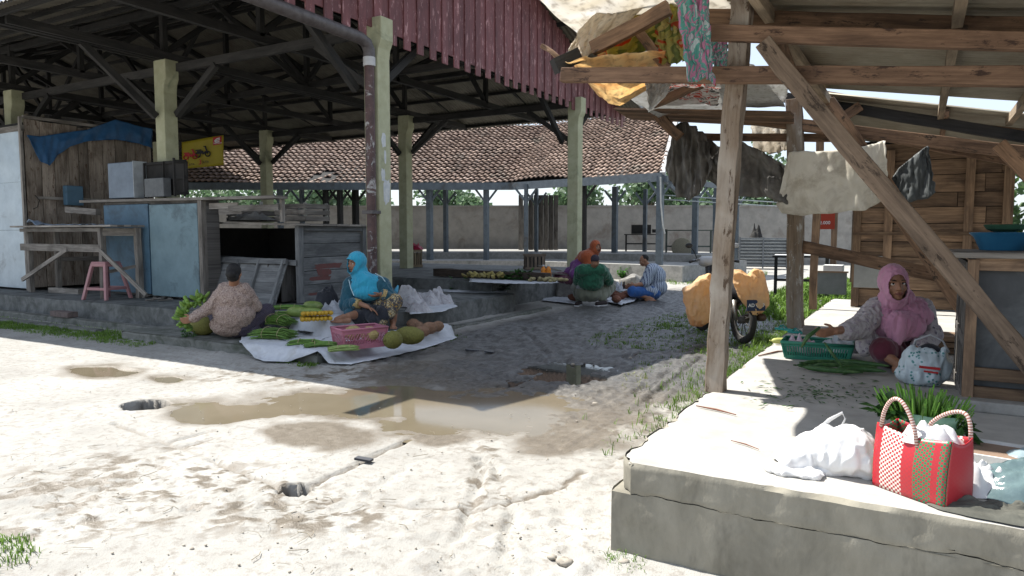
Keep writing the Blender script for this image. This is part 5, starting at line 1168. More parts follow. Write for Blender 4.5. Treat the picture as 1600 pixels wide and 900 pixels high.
# ================================================================== GOODS
def wt_(v_): return v_
CLOTHW = mat('white woven sack sheet', (.55, .57, .60), (.44, .46, .50), 9, .8, .25, .008, dirt=(.36, .35, .33), dsc=2.5, dth=(.55, .8))
def ground_sheet(rows, z, m_, name, lab, cat, wr=.02, drop=None, seed=0, sub=10, group=None, thick=.004):
    # rows: (far pixel, near pixel) pairs from left to right, lying at height z
    R_ = [(W(*a, z), W(*b_, z)) for a, b_ in rows]; n = len(R_); mb = MB()
    def S(u, v_):
        x = u*(n-1); i = min(int(x), n-2); f = x-i; p = R_[i][0].lerp(R_[i+1][0], f).lerp(R_[i][1].lerp(R_[i+1][1], f), v_)
        p = p+Vector((mnoise.noise(Vector((p.x*5, p.y*5, seed)))*.03, mnoise.noise(Vector((p.x*5, p.y*5, seed+9)))*.03, 0))
        p.z += wr*abs(mnoise.noise(Vector((p.x*6, p.y*6, seed+3))))+wr*.8*abs(mnoise.noise(Vector((p.x*17, p.y*17, seed+5))))+.003
        if drop: d = max(0, drop(p)); p.z = max(.022+.01*abs(mnoise.noise(p*9)), p.z-d)
        return p
    mb.grid(S, (n-1)*sub, sub*2, r=.5); o = mb.build(name, m_, smooth=True); q = o.modifiers.new('t', 'SOLIDIFY'); q.thickness = thick; return tag(o, lab, cat, group)
edge = lambda p: max((p.x+6.10)*1.1, (5.98-p.y)*1.1) if not (p.y > 6.97 and p.x < -6.3) else 0
ground_sheet([((376, 528), (374, 536)), ((400, 517), (410, 548)), ((440, 512), (450, 549)), ((500, 513), (505, 551)), ((545, 515), (548, 553)), ((600, 520), (612, 541)), ((650, 512), (662, 530)), ((695, 506), (716, 514))], .15, CLOTHW, 'ground_cloth', 'large white sheet spread on the kerb under beans, basket and jackfruit', 'sheet', .018, edge, 1)
ground_sheet([((428, 502), (430, 505)), ((445, 499), (462, 517)), ((470, 498), (474, 520)), ((500, 495), (512, 505)), ((530, 488), (560, 498)), ((575, 490), (600, 500))], .355, CLOTHW, 'ground_cloth', 'smaller white sheet under the yellow bananas and the seated person in turquoise', 'sheet', .03, lambda p: min(.2, max(0, 6.98-p.y, p.x+6.98)*2.2), 4)
ground_sheet([((440, 508), (445, 514)), ((470, 506), (478, 523)), ((500, 505), (512, 518)), ((520, 508), (525, 512))], .19, mat('black sheet', (.02, .02, .022)), 'black_cloth', 'black sheet between the two white ground sheets', 'sheet', .04, None, 7)
BEAN = mat('yardlong bean green', (.14, .25, .045), (.075, .16, .03), 30, .5, .1, .002, rndamt=.45); BEANL = mat('pale bean tips', (.30, .38, .13), (.2, .3, .08), 30, .5, 0, rndamt=.3)
TIE = mat('pale straw tie', (.42, .36, .20), (.3, .25, .13), 30, .7, .1)
def bundle(c, ang, L, rad, n, lab, group, m_=BEAN, bend=.1, tr=.006, seed=0, cat='bundle'):
    rs = random.Random(seed); o = thing('bean_bundle' if cat == 'bundle' else 'leaf_bundle', lab, cat, c, ang, group); mb = MB()
    for k in range(n):
        a = rs.uniform(0, 6.28); r = rad*math.sqrt(rs.random()); y = r*math.cos(a)*1.5; z = max(0.006, rad*.7+r*math.sin(a)*.75); l0 = -L/2*rs.uniform(.86, 1.05); l1 = L/2*rs.uniform(.86, 1.05); bd = bend*rs.uniform(.6, 1.4); fl = rs.uniform(1, 1.5)
        pts = []
        for q in range(7):
            t_ = q/6; x = l0+(l1-l0)*t_; e = (2*t_-1)**2; pts.append((x, y*(1+e*(fl-1))+bd*(1-e)+rs.uniform(-.004, .004), max(.006, z*(1-.25*e))+rs.uniform(-.003, .003)))
        mb.tube(pts, [tr*.5, tr, tr, tr, tr, tr, tr*.4], 5)
    mb.build('pods', m_, o, smooth=True); mb = MB()
    for x in (-L*.2, L*.2):
        mb.tube([(x, rad*1.5*math.cos(a*.4488)+bend*.85, max(.004, rad*.72+rad*.85*math.sin(a*.4488))) for a in range(15)], .004, 5)
    mb.build('tie', TIE, o); return o
gb = 'bundles of long beans on the white sheet'
def px_r(px, py, d=9.3): return px*d/F_PX
q = W(427, 530, .16); bundle(q, R(18), .56, .10, 95, 'big long bean bundle, lower of the two stacked nearest the squatting person', gb, seed=1, bend=.05)
q = W(431, 522, .16); q.z = .29; bundle(q, R(2), .54, .09, 85, 'big long bean bundle, upper of the two stacked nearest the squatting person', gb, seed=2, bend=.06)
q = W(478, 540, .155); bundle(q, R(30), .44, .052, 55, 'small long bean bundle lying left of the pink basket, left one', gb, seed=3, bend=.04)
q = W(503, 543, .155); bundle(q, R(45), .42, .05, 50, 'small long bean bundle lying left of the pink basket, right one', gb, seed=4, bend=.03)
q = W(537, 548, .155); bundle(q, R(50), .36, .045, 40, 'thick green bean bundle alone at the near edge of the white sheet', gb, seed=5, m_=BEANL, bend=.01, tr=.0085)
q = W(445, 494, .355); bundle(q, R(35), .5, .05, 40, 'lower long bean bundle beside the dark striped sarong', gb, seed=6, bend=.02)
q = W(450, 492, .36); q.z = .44; bundle(q, R(38), .48, .05, 40, 'upper long bean bundle beside the dark striped sarong', gb, seed=7, bend=.02)
# gourds
GOUR = mat('pale green gourd skin', (.20, .27, .07), (.13, .20, .045), 18, .45, .06, .002, dirt=(.28, .30, .12), dsc=9)
def gourd(px, py, z, L, r_, ang, lab, m_=GOUR, bend=.03, d_=None, group=None, name='gourd', cat='gourd', taper=.75, n=12):
    c = W(px, py, z); mb = MB(); pts = []; rad = []
    for k in range(11): t_ = k/10; pts.append((L*(t_-.5), bend*(1-(2*t_-1)**2), r_)); rad.append(max(.004, r_*math.sqrt(max(0, 1-abs(2*t_-1)**2.6))*(1-(1-taper)*t_)))
    mb.tube(pts, rad, n); mb.tube([(-L*.5, 0, r_), (-L*.57, 0, r_*1.1)], [.008, .006], 6); o = mb.build(name, m_, smooth=True); o.location = c; o.rotation_euler = (0, 0, ang); return tag(o, lab, cat, group)
gourd(466, 497, .37, .36, .085, R(25), 'fat pale green gourd left of the two beside the yellow bananas'); gourd(489, 488, .38, .30, .09, R(40), 'rounded pale green gourd highest of the three behind the bananas'); gourd(487, 494, .44, .36, .06, R(10), 'slim pale green gourd lying right above the yellow bananas')
BAN = mat('ripe yellow banana', (.52, .33, .03), (.40, .23, .02), 16, .5, .05, .002, dirt=(.10, .05, .01), dsc=12, dth=(.62, .7))
GBAN = mat('green banana', (.17, .28, .05), (.10, .19, .035), 16, .5, .05, .002, rndamt=.3)
def banana(mb, base, out, L=.16, r=.021, up=Vector((0, 0, 1)), curve=.35):
    base = Vector(base); out = Vector(out).normalized(); pts = []; rad = []
    for k in range(7): t_ = k/6; pts.append(base+out*L*t_+up*L*curve*t_*t_); rad.append(r*(.35 if k == 0 else .95 if k in (1, 5) else 1 if k < 6 else .3))
    mb.tube(pts, rad, 7)
c = W(494, 504, .36); o = thing('banana_comb', 'two rows of small ripe yellow bananas on the white sheet', 'bananas', c, toward(c)+R(5))
for row in range(2):
    for k in range(8): mb = MB(); banana(mb, (-.18+k*.051+row*.015, .08, .045+row*.075), (random.uniform(-.1, .1), -1, -.05), .15, .033, curve=.15); mb.build('banana', BAN, o, smooth=True)
mb = MB(); mb.tube([(-.2, .1, .05), (.2, .1, .05)], .03, 8); mb.tube([(-.18, .1, .12), (.2, .1, .12)], .025, 8); mb.build('stalk', BAN, o)
c = W(296, 512, .1); o = thing('green_banana_bunch', 'bunch of small unripe green bananas held by the squatting person', 'bananas', c)
ax = [J(300, 512, 9.4), J(285, 500, 9.35), J(290, 484, 9.35), J(306, 472, 9.35), J(322, 465, 9.4)]
mb = MB(); mb.tube(ax, .022, 8); mb.build('stalk', GBAN, o)
for k in range(44):
    t_ = k/43*3.999; i = int(t_); p = ax[i].lerp(ax[i+1], t_-i); dd = Vector((random.gauss(0, 1), random.gauss(0, 1), random.gauss(0, .8))).normalized(); dd = (dd+cam_dir(-.5, -.8, .1)).normalized(); mb = MB(); banana(mb, p, dd, .135, .023, curve=.3); mb.build('banana', GBAN, o, smooth=True)
at0(o)
JACK = mat('bumpy green brown jackfruit', (.20, .19, .045), (.12, .12, .03), 60, .8, .9, .012)
JACKB = mat('brownish green jackfruit', (.19, .16, .05), (.12, .10, .035), 60, .8, .9, .012)
def fruit(px, py, z, rx, ry, rz_2, ang, lab, m_=JACK, name='jackfruit', cat='fruit', group=None, jit=.03, stem=True, tilt=0):
    c = W(px, py, z); mb = MB(); n0 = 26
    mb.ell((0, 0, rz_2), rx, ry, rz_2, 26, 18, jit=jit)
    if stem: mb.tube([(-rx*.95, 0, rz_2), (-rx*1.12, 0, rz_2*1.15)], [.014, .010], 6)
    o = mb.build(name, m_, smooth=True); o.location = c; o.rotation_euler = (0, tilt, ang); return tag(o, lab, cat, group)
fruit(318, 524, .12, .19, .15, .135, R(20), 'round green jackfruit under the hand of the squatting person'); fruit(614, 545, .13, .125, .115, .112, R(80), 'smaller round jackfruit just right of the pink basket'); fruit(640, 538, .13, .205, .12, .115, R(12), 'long green jackfruit lying right of the pink basket')
COCO = mat('brown husked coconut', (.27, .16, .10), (.17, .095, .06), 26, .9, .8, .008)
for k, (px, py, r_) in enumerate(((646, 515, .09), (659, 527, .085), (671, 522, .095), (684, 518, .085), (655, 516, .07))):
    fruit(px, py, .13, r_*1.25, r_*.95, r_*.9, R(30*k), ['pale husked coconut at the back, behind the long jackfruit', 'pale husked coconut touching the long jackfruit', 'brown husked coconut in the middle of the row', 'darkest brown husked coconut at the right end of the row', 'small husked coconut tucked between the two pale ones'][k], COCO, 'coconut', 'coconut', 'husked coconuts on the white sheet', .06, False)
# pink basket with holes: real openings
PKB = mat('pink plastic basket', (.56, .22, .30), (.50, .19, .26), 6, .4, .03, trans=.2)
def lattice(mb, A, B, C_, D_, nu, nv, th=.006, w_=.012, diag=True, solid=()):
    # wall between bottom edge A-B and top edge D-C woven of slanted strips, kept open between them
    def P(u, v_): return A.lerp(B, u).lerp(D_.lerp(C_, u), v_)
    L = (B-A).length; H_ = (D_-A).length
    for a, b_ in (((0, 0), (1, 0)), ((0, .12), (1, .12)), ((0, .97), (1, .97)), ((0, .84), (1, .84))): mb.beam(P(*a), P(*b_), th, H_*.13)
    for k in range(nu+1): mb.beam(P(k/nu, 0), P(k/nu, 1), th, w_*(2.2 if k in (0, nu) else 1), up=(B-A).normalized()) if not diag or k % 4 == 0 else None
    if diag:
        n = nu
        for k in range(-3, n+1):
            u0 = k/n; u1 = (k+3)/n; v0, v1 = .1, .9
            if u0 < 0: v0 = .1+.8*(-u0)/(u1-u0); u0 = 0
            if u1 > 1: v1 = .1+.8*(1-k/n)/(3/n); u1 = 1
            if v1 > v0: mb.beam(P(u0, v0), P(u1, v1), th, w_, up=(B-A).normalized())
def basket(name, lab, c, rz, L, Wd, H_, m_, flare=1.15, nu=12, diag=True, group=None, cat='basket'):
    o = thing(name, lab, cat, c, rz, group); b0 = [Vector((sx*L/2, sy*Wd/2, .01)) for sx, sy in ((-1, -1), (1, -1), (1, 1), (-1, 1))]; t0 = [Vector((v_.x*flare, v_.y*flare, H_)) for v_ in b0]
    for i in range(4):
        mb = MB(); j = (i+1) % 4; lattice(mb, b0[i], b0[j], t0[j], t0[i], nu if i % 2 == 0 else max(4, int(nu*Wd/L)), 3, diag=diag); mb.build('side', m_, o)
    mb = MB(); mb.tube([t0[i % 4]*1.02+Vector((0, 0, .0)) for i in range(5)], .014, 8); mb.build('rim', m_, o, smooth=True)
    mb = MB(); mb.box(-L/2, L/2, -Wd/2, Wd/2, 0, .014); mb.build('bottom', m_, o); return o
cb_ = W(562, 541, .15); o = basket('pink_basket', 'pink plastic lattice basket in front of the person in turquoise', cb_, toward(cb_)+R(24), .52, .33, .235, PKB, 1.12, 16)
for (x, y, k) in ((-.1, 0, 0), (.12, .05, 1)):
    mb = MB(); mb.ell((0, 0, .1), .13, .1, .09, 16, 10, jit=.06); q = mb.build('yam', mat('yellow brown yam', (.42, .34, .14), (.3, .22, .1), 22, .8, .3)); q.location = cb_+Vector((x, y, .06)); tag(q, 'yellow brown yam lying in the pink basket, '+('left one' if k == 0 else 'right one'), 'yam')
# black bag, plastic heaps
rag('black_bag', tuple(W(512, 482, .36)), .23, .2, .48, BLACKF, 11, 'crumpled black plastic bag standing before the red patched box stall', 'bag', 1.6)
FILM = mat('white plastic film', (.60, .61, .64), (.48, .50, .54), 10, .3, .5, .01, trans=.3)
rag('plastic_bag', tuple(W(528, 487, .36)), .36, .22, .13, FILM, 12, 'crushed white plastic bags beside the black bag', 'bag', 4)
ground_sheet([((630, 462), (640, 492)), ((665, 460), (690, 488)), ((690, 466), (715, 479))], .355, CLOTHW, 'ground_cloth', 'small white sheet under the heap of plastic bags on the floor corner', 'sheet', .01, lambda p: 0, 14)
LITT = mat('grey white crumpled plastic', (.46, .45, .46), (.32, .31, .33), 16, .4, .6, .012, dirt=(.20, .15, .14), dsc=12, dth=(.55, .7))
for k, (px, py, r_, h_, lb) in enumerate(((640, 478, .30, .36, 'tallest knotted white plastic bag in the heap behind the seated person'), (668, 476, .26, .30, 'middle knotted white plastic bag in the heap on the floor corner'), (688, 474, .24, .22, 'rightmost low knotted plastic bag in the heap on the floor corner'), (655, 487, .22, .16, 'front flattened plastic bag of the heap on the floor corner'))):
    rag('plastic_bag', tuple(W(px, py, .36)), r_, r_*.8, h_, LITT, 20+k, lb, 'bag', 1.3)
mb = MB(); a = J(614, 465, 10.5); b_ = J(622, 446, 10.5); mb.tube([a, a.lerp(b_, .5)+Vector((.01, 0, .01)), b_], [.03, .035, .012], 8); tag(mb.build('water_bottle', mat('light blue plastic', (.12, .42, .62))), 'light blue plastic tube sticking up behind the seated person in turquoise', 'bottle')
# leaves on a white tray, vegetables on the raised floor
VEG = mat('dark leafy greens', (.055, .14, .03), (.03, .085, .02), 20, .5, .1, rndamt=.5, trans=.2)
def leafheap(name, c, rx, ry, h, n, lab, cat, ls=.12, m_=VEG, seed=0, group=None, wd=.3):
    rs = random.Random(seed); mb = MB(); c = Vector(c)
    for k in range(n):
        a = rs.uniform(0, 6.28); r = math.sqrt(rs.random()); p = Vector((rx*r*math.cos(a), ry*r*math.sin(a), .012+h*(1-r*r)*rs.uniform(.2, 1)))
        d = Vector((rs.gauss(0, 1), rs.gauss(0, 1), rs.gauss(0, .35))).normalized(); s_ = d.cross(Vector((0, 0, 1))).normalized()*ls*wd; d = d*ls*rs.uniform(.6, 1.3)
        m1 = p+d*.5+Vector((0, 0, ls*.15)); n0 = len(mb.v); mb.v += [tuple(p), tuple(m1+s_), tuple(p+d), tuple(m1-s_)]; r_ = rs.random(); mb.face((n0, n0+1, n0+2, n0+3), None, r_)
    mb.v = [(x, y, max(.006, z)) for x, y, z in mb.v]
    o = mb.build(name, m_); o.location = c; return tag(o, lab, cat, group)
ground_sheet([((690, 451), (690, 456)), ((740, 449), (742, 458)), ((790, 451), (792, 457))], .355, CLOTHW, 'ground_cloth', 'narrow white sheet under two heaps of leaf greens on the floor', 'sheet', .008, None, 21)
leafheap('leaf_greens', W(718, 451, .37), .42, .16, .16, 160, 'left heap of leafy greens on the narrow white sheet', 'greens', .2, seed=1, group='heaps of leafy greens'); leafheap('leaf_greens', W(765, 452, .37), .40, .14, .10, 150, 'right heap of leafy greens on the narrow white sheet, darker and flatter', 'greens', .2, mat('bluish leaf greens', (.035, .10, .035), (.02, .06, .025), 20, .5, .1, rndamt=.5), seed=2, group='heaps of leafy greens')
ground_sheet([((735, 433), (733, 441)), ((790, 433), (790, 444)), ((830, 434), (832, 444)), ((870, 436), (872, 443))], .585, CLOTHW, 'ground_cloth', 'white sheet on the raised floor under fruit and cassava leaves', 'sheet', .015, None, 22)
c = W(765, 436, .6); o = thing('banana_comb', 'heap of dull yellow bananas at the left end of the raised floor display', 'bananas', c)
for k in range(26): mb = MB(); a = random.uniform(0, 6.28); banana(mb, (random.uniform(-.5, .35), random.uniform(-.12, .12), random.uniform(.03, .1)), (math.cos(a), math.sin(a), .1), .16, .03); mb.build('banana', mat('dull yellow banana', (.34, .28, .09), (.24, .2, .07), 16, .6, 0, rndamt=.4), o, smooth=True)
leafheap('leaf_greens', W(815, 437, .6), .42, .2, .16, 170, 'heap of dark greens in the middle of the raised floor display', 'greens', .18, seed=3, group='heaps of leafy greens')
c = W(856, 440, .6); o = thing('ginger_heap', 'heap of pale roots at the right end of the raised floor display', 'roots', c); mb = MB()
for k in range(24): mb.ell((random.uniform(-.4, .4), random.uniform(-.12, .12), random.uniform(.02, .07)), .07, .04, .035, 7, 5, Matrix.Rotation(random.uniform(0, 3), 3, 'Z'))
mb.build('roots', mat('pale root', (.34, .29, .15), (.22, .19, .10), 20, .8, .2), o, smooth=True)
ORN = mat('orange drink', (.62, .22, .02), (.55, .18, .02), 3, .2, 0); CAPM = mat('white cap', (.6, .6, .6))
for k, (px, lb) in enumerate(((849, 'left of two small orange drink bottles'), (857, 'right of two small orange drink bottles'))):
    c = W(px, 434, .6); o = thing('drink_bottle', lb+' beside the pale roots', 'bottle', c, 0, 'orange drink bottles'); mb = MB(); mb.lathe((0, 0, 0), [(.05, 0), (.06, .02), (.06, .12), (.052, .15), (.06, .18), (.028, .235), (.02, .25)], 14, sx=1, sy=1); mb.build('body', ORN, o, smooth=True); mb = MB(); mb.lathe((0, 0, .25), [(.026, 0), (.026, .03)], 12); mb.build('cap', CAPM, o)
mb = MB(); a = W(680, 426, .585); mb.wonky(W(682, 425, .68), W(856, 433, .68), .22, .17, 10, .01, .008); tag(mb.build('timber_baulk', wood('dark old baulk', (.10, .075, .06), (.05, .038, .03))), 'long dark timber lying on the raised pavilion floor', 'timber')
for k, (px, py, lb) in enumerate(((864, 424, 'pale plank offcut leaning by the far green post, upper one'), (872, 430, 'pale plank offcut leaning by the far green post, lower one'))): mb = MB(); p = W(px, py, .62); mb.beam(p+cam_dir(-.35, 0, .15-k*.08), p+cam_dir(.2, .2, 0), .12, .03); tag(mb.build('plank', WG), lb, 'plank', 'plank offcuts')
def slatbox(c, rz, L, Wd, H_, lab, m_, n=7, name='slatted_crate', group=None):
    o = thing(name, lab, 'crate', c, rz, group); mb = MB()
    for k in range(n):
        x = -L/2+(k+.5)*L/n
        for y in (-Wd/2, Wd/2): mb.beam((x, y, .0), (x, y, H_), L/n*.62, .014, up=(0, 1, 0))
    for k in range(max(3, int(n*Wd/L))):
        y = -Wd/2+(k+.5)*Wd/max(3, int(n*Wd/L))
        for x in (-L/2, L/2): mb.beam((x, y, 0), (x, y, H_), .014, Wd/n*.62, up=(0, 1, 0))
    mb.build('slats', m_, o); mb = MB()
    for z in (.04, H_-.03): mb.box(-L/2-.016, L/2+.016, -Wd/2-.02, -Wd/2-.006, z-.03, z+.03); mb.box(-L/2-.02, -L/2-.006, -Wd/2-.016, Wd/2+.016, z-.03, z+.03); mb.box(L/2+.006, L/2+.02, -Wd/2-.016, Wd/2+.016, z-.03, z+.03); mb.box(-L/2-.016, L/2+.016, Wd/2+.006, Wd/2+.02, z-.03, z+.03)
    mb.build('band', m_, o); mb = MB(); mb.box(-L/2+.01, L/2-.01, -Wd/2+.01, Wd/2-.01, .01, H_*.8); mb.build('lining', DARK, o); return o
CRW = wood('pale crate slats', (.34, .27, .18), (.2, .15, .1), amt=.3)
c = W(649, 417, .585); slatbox(c, toward(c), .38, .34, .5, 'tall slatted wooden crate beside the second row green post', CRW); rag('red_bag', (c.x, c.y, c.z+.5), .24, .2, .2, mat('crimson plastic bag', (.36, .02, .06), (.25, .015, .04), 6, .4, .3), 31, 'crimson plastic bag on the tall slatted crate', 'bag', 3)
c = W(835, 421, .585); slatbox(c, toward(c)+R(10), .52, .4, .42, 'low slatted crate left of the far green post', wood('old crate slats', (.22, .17, .13), (.13, .1, .075)), 5); rag('net_sack', (c.x, c.y, c.z+.42), .2, .18, .06, RAG, 33, 'knotted grey netting lying on the low slatted crate', 'net', 3)

# centre group: sheet, roots, greens, rocks
ground_sheet([((850, 466), (846, 470)), ((880, 461), (884, 474)), ((906, 462), (908, 477))], .03, CLOTHW, 'ground_cloth', 'bluish white sheet on the mud left of the squatting person in green', 'sheet', .02, None, 41)
ground_sheet([((945, 462), (950, 473)), ((965, 455), (972, 477)), ((985, 452), (990, 472)), ((1000, 456), (1003, 462))], .03, CLOTHW, 'ground_cloth', 'white sheet under brown roots between the two squatting people', 'sheet', .03, None, 42)
SWP = mat('red brown sweet potato', (.19, .075, .045), (.12, .05, .03), 20, .8, .2)
for k, (px, py, lb) in enumerate(((958, 464, 'rearmost'), (968, 468, 'nearest'), (978, 465, 'rightmost'), (963, 473, 'lowest'), (897, 470, 'left of the squatting person, an outlying'))): fruit(px, py, .05, .17, .1, .08, R(40*k), lb+' brown root tuber on the sheet between the squatting people' if k < 4 else 'brown root tuber lying left of the squatting person in green', SWP, 'tuber', 'tuber', 'brown tubers', .08, False)
leafheap('leaf_greens', W(985, 464, .05), .3, .22, .14, 130, 'small heap of greens in front of the person in the striped shirt', 'greens', .15, seed=5, group='heaps of leafy greens')
rag('plastic_bag', tuple(W(968, 456, .03)), .3, .2, .22, FILM, 43, 'white plastic bag lying behind the brown roots', 'bag', 3)
ROCK = mat('grey rock', (.24, .23, .21), (.15, .145, .135), 9, .95, .6, .02)
def rock(c, r_, lab, h=.6, seed=0, m_=ROCK, nm='rock', group=None):
    mb = MB(); rs = random.Random(seed); n0 = len(mb.v); mb.ell((0, 0, r_*h*.6), r_, r_*.75, r_*h, 14, 10)
    mb.v = [tuple(Vector(p)*(1+.35*mnoise.noise(Vector(p)*(1.6/r_)+Vector((seed*3, 0, 0))))) for p in mb.v]; o = mb.build(nm, m_, smooth=True, auto=True); o.location = c; o.rotation_euler = (0, 0, seed); return tag(o, lab, 'rock', group)
rock(W(988, 447, 0), .38, 'broken concrete lump, rounded one behind the white sheet', .55, 1); rock(W(958, 450, 0), .3, 'broken concrete lump, flat one behind the person in green', .4, 2); rock(W(893, 465, 0), .5, 'broken concrete lump at the foot of the raised floor', .6, 4); rock(W(850, 462, 0), .16, 'small pale stone by the white sheet', .6, 5)
WEED = mat('leafy weed', (.07, .20, .03), (.045, .13, .02), 8, .6, 0, rndamt=.4, trans=.3)
def weed(c, h, rad, n, lab, ls=.06, seed=0, group=None):
    rs = random.Random(seed); o = thing('weed', lab, 'weed', c, 0, group); mb = MB(); lb = MB()
    for k in range(max(4, n//12)):
        a = rs.uniform(0, 6.28); tip = Vector((math.cos(a)*rad*rs.random(), math.sin(a)*rad*rs.random(), h*rs.uniform(.6, 1))); mb.tube([(0, 0, 0), tip*.5+Vector((0, 0, h*.1)), tip], [.006, .004, .002], 4)
        for q in range(12):
            p = tip*rs.uniform(.25, 1.05); d = Vector((rs.gauss(0, 1), rs.gauss(0, 1), rs.gauss(.2, .4))).normalized(); s_ = d.cross(Vector((0, 0, 1))).normalized()*ls*.3; d = d*ls*rs.uniform(.6, 1.2); lb.quad(p, p+d*.5+s_, p+d, p+d*.5-s_)
    mb.build('stem', WEED, o); lb.build('leaf', WEED, o); return o
weed(W(972, 437, 0), .45, .35, 150, 'leafy green weed between the rocks behind the squatting people', .12, 1); weed(W(947, 432, 0), .4, .2, 80, 'smaller weed right behind the knit cap', .1, 2)
weed(W(298, 540, 0), .28, .22, 150, 'feathery weed at the kerb below the green jackfruit', .06, 3)
weed(W(1103, 885, 0), .20, .09, 90, 'leafy weed at the foot of the platform face', .035, 4); weed(W(1062, 830, 0), .1, .05, 30, 'tiny seedling growing close to the platform face', .025, 5)

# ================================================================== FAR YARD
def bench(c, rz, L, Wd, H_, lab, m_, top=.04, nm='bench', cat='table'):
    o = thing(nm, lab, cat, c, rz); mb = MB(); mb.box(-L/2, L/2, -Wd/2, Wd/2, H_-top, H_); mb.build('top', m_, o)
    for a in (-1, 1):
        for b_ in (-1, 1): mb = MB(); mb.box(a*(L/2-.08)-.03, a*(L/2-.08)+.03, b_*(Wd/2-.05)-.03, b_*(Wd/2-.05)+.03, 0, H_-top); mb.build('leg', m_, o)
    mb = MB(); mb.box(-L/2+.08, L/2-.08, -Wd/2+.04, -Wd/2+.07, H_*.4, H_*.4+.06); mb.build('rail', m_, o); return o
c = W(1000, 398, .78); c = C2W((1002-800)/F_PX*31, 31, .78); bench(c, toward(c), 1.5, .7, .75, 'dark bench table with a black box on it under the tiled shed', WK)
mb = MB(); mb.box(-.45, .4, -.25, .25, 0, .4); mb.box(.45, 1.1, -.2, .2, .05, .2); o = mb.build('black_box', DARK, bev=.02); o.location = (c.x, c.y, c.z+.76); o.rotation_euler = (0, 0, toward(c)); tag(o, 'black stove like box standing on the dark bench table', 'box')
c = C2W((1075-800)/F_PX*28.5, 28.5, .55); bench(c, toward(c), 1.9, .7, 1.15, 'pale table frame with crossed sticks right of the shed corner post', wood('greenish frame', (.13, .15, .13), (.07, .085, .075)), nm='trestle')
mb = MB(); mb.ell((0, 0, 0), .42, .06, .42, 18, 10); o = mb.build('round_basket', mat('pale woven basket', (.34, .31, .24), (.2, .18, .13), 40, .8, .4)); o.location = (c.x-.1, c.y-.5, .98); o.rotation_euler = (.25, 0, toward(c)); tag(o, 'round pale woven basket leaning against the table frame', 'basket')
GRP = mat('grey plastic slats', (.17, .18, .19), (.12, .13, .14), 9, .6, .1)
c = C2W((1192-800)/F_PX*31, 31, 0)
o = thing('slatted_rack', 'wide stack of grey slatted racks by the boundary wall', 'rack', c, toward(c)); mb = MB()
for k in range(9): mb.box(-.95, .95, -.4, -.36, .15+k*.14, .21+k*.14)
mb.build('slats', mat('pale rack slats', (.30, .31, .31), (.2, .21, .21)), o); mb = MB(); mb.box(-.95, .95, -.34, .4, .1, 1.36)
for x in (-.97, 0, .97): mb.box(x-.03, x+.03, -.43, -.35, .05, 1.4)
mb.build('frame', GRP, o)
rag('dark_sack', (c.x-.3, c.y-.1, 1.37), .28, .25, .5, DARK, 51, 'small dark sack sitting on the grey slatted racks', 'sack', 2)
mb = MB(); a = C2W(4.6, 22, 3.3); mb.tube([a, a+Vector((.02, 0, -.8)), a+Vector((.1, 0, -1.5)), a+Vector((.15, .05, -1.75))], .025, 5); tag(mb.build('rope', mat('pale rope', (.5, .5, .48))), 'pale rope hanging from the corner of the tiled shed', 'rope')
mb = MB(); mb.tube([C2W(5, 24.6, 2.9), C2W(12, 26, 2.55)], .02, 5); tag(mb.build('cable', mat('grey cable', (.35, .38, .4))), 'upper thin cable strung right of the tiled shed', 'cable', 'cables'); mb = MB(); mb.tube([C2W(5, 24.6, 2.75), C2W(12, 25, 2.35)], .02, 5); tag(mb.build('cable', mat('grey cable', (.35, .38, .4))), 'lower thin cable strung right of the tiled shed', 'cable', 'cables')
# ================================================================== TARPAULINS AND SACKS ON THE TIMBER STALL
def print_mat(name, cols, scale=3, trans=.45, rough=.6, sharp=True, base=None, bscale=None):
    if name in MATS: return MATS[name]
    m, t, b = new_mat(name); v = coords(t, 'UV', (1, 1, 1)); n1 = noise(t, v, scale, 2, .5, .8); n = len(cols)
    c = ramp(t, n1, [(.3+.42*i/n, c_) for i, c_ in enumerate(cols)])
    if sharp: c.node.color_ramp.interpolation = 'CONSTANT'
    n2 = noise(t, v, scale*9, 3, .6); c = mixc(t, ramp(t, n2, [(.5, (0, 0, 0)), (.9, (1, 1, 1))]), c, (.20, .17, .13))
    t.links.new(c, b.inputs['Base Color']); b.inputs['Roughness'].default_value = rough
    tr = t.nodes.new('ShaderNodeBsdfTranslucent'); ms = N(t, 'ShaderNodeMixShader', i_0=trans); t.links.new(c, tr.inputs[0]); t.links.new(b.outputs[0], ms.inputs[1]); t.links.new(tr.outputs[0], ms.inputs[2]); t.links.new(ms.outputs[0], t.nodes['Material Output'].inputs[0])
    MATS[name] = m; return m
def tarp(quads, m_, lab, Yt, Yb, name='tarpaulin', fold=.05, fs=3, seed=0, n=None, cat='tarpaulin', group=None, us=1.0):
    # quads: (top pixel, bottom pixel) rows; top edge in plane Yt, bottom edge in plane Yb
    rows = [(WY(*a, Yt), WY(*b_, Yb)) for a, b_ in quads]; k = len(rows); mb = MB()
    fn = n or Vector((0, 1, .3))
    def S(u, v_):
        x = u*(k-1); i = min(int(x), k-2); f = x-i; p = rows[i][0].lerp(rows[i+1][0], f).lerp(rows[i][1].lerp(rows[i+1][1], f), v_)
        q = fold*(mnoise.noise(Vector((u*fs*2, v_*1.6, seed)))+.5*mnoise.noise(Vector((u*fs*5, v_*4, seed+5)))+.25*mnoise.noise(Vector((u*fs*14, v_*5, seed+6)))); e = .02*mnoise.noise(Vector((u*9, v_*9, seed+8)))
        return p+fn*q+Vector((e, 0, e))
    mb.grid(S, (k-1)*14, 22, r=.5, us=us, vs=us); o = mb.build(name, m_, smooth=True); q = o.modifiers.new('t', 'SOLIDIFY'); q.thickness = .004; return tag(o, lab, cat, group)
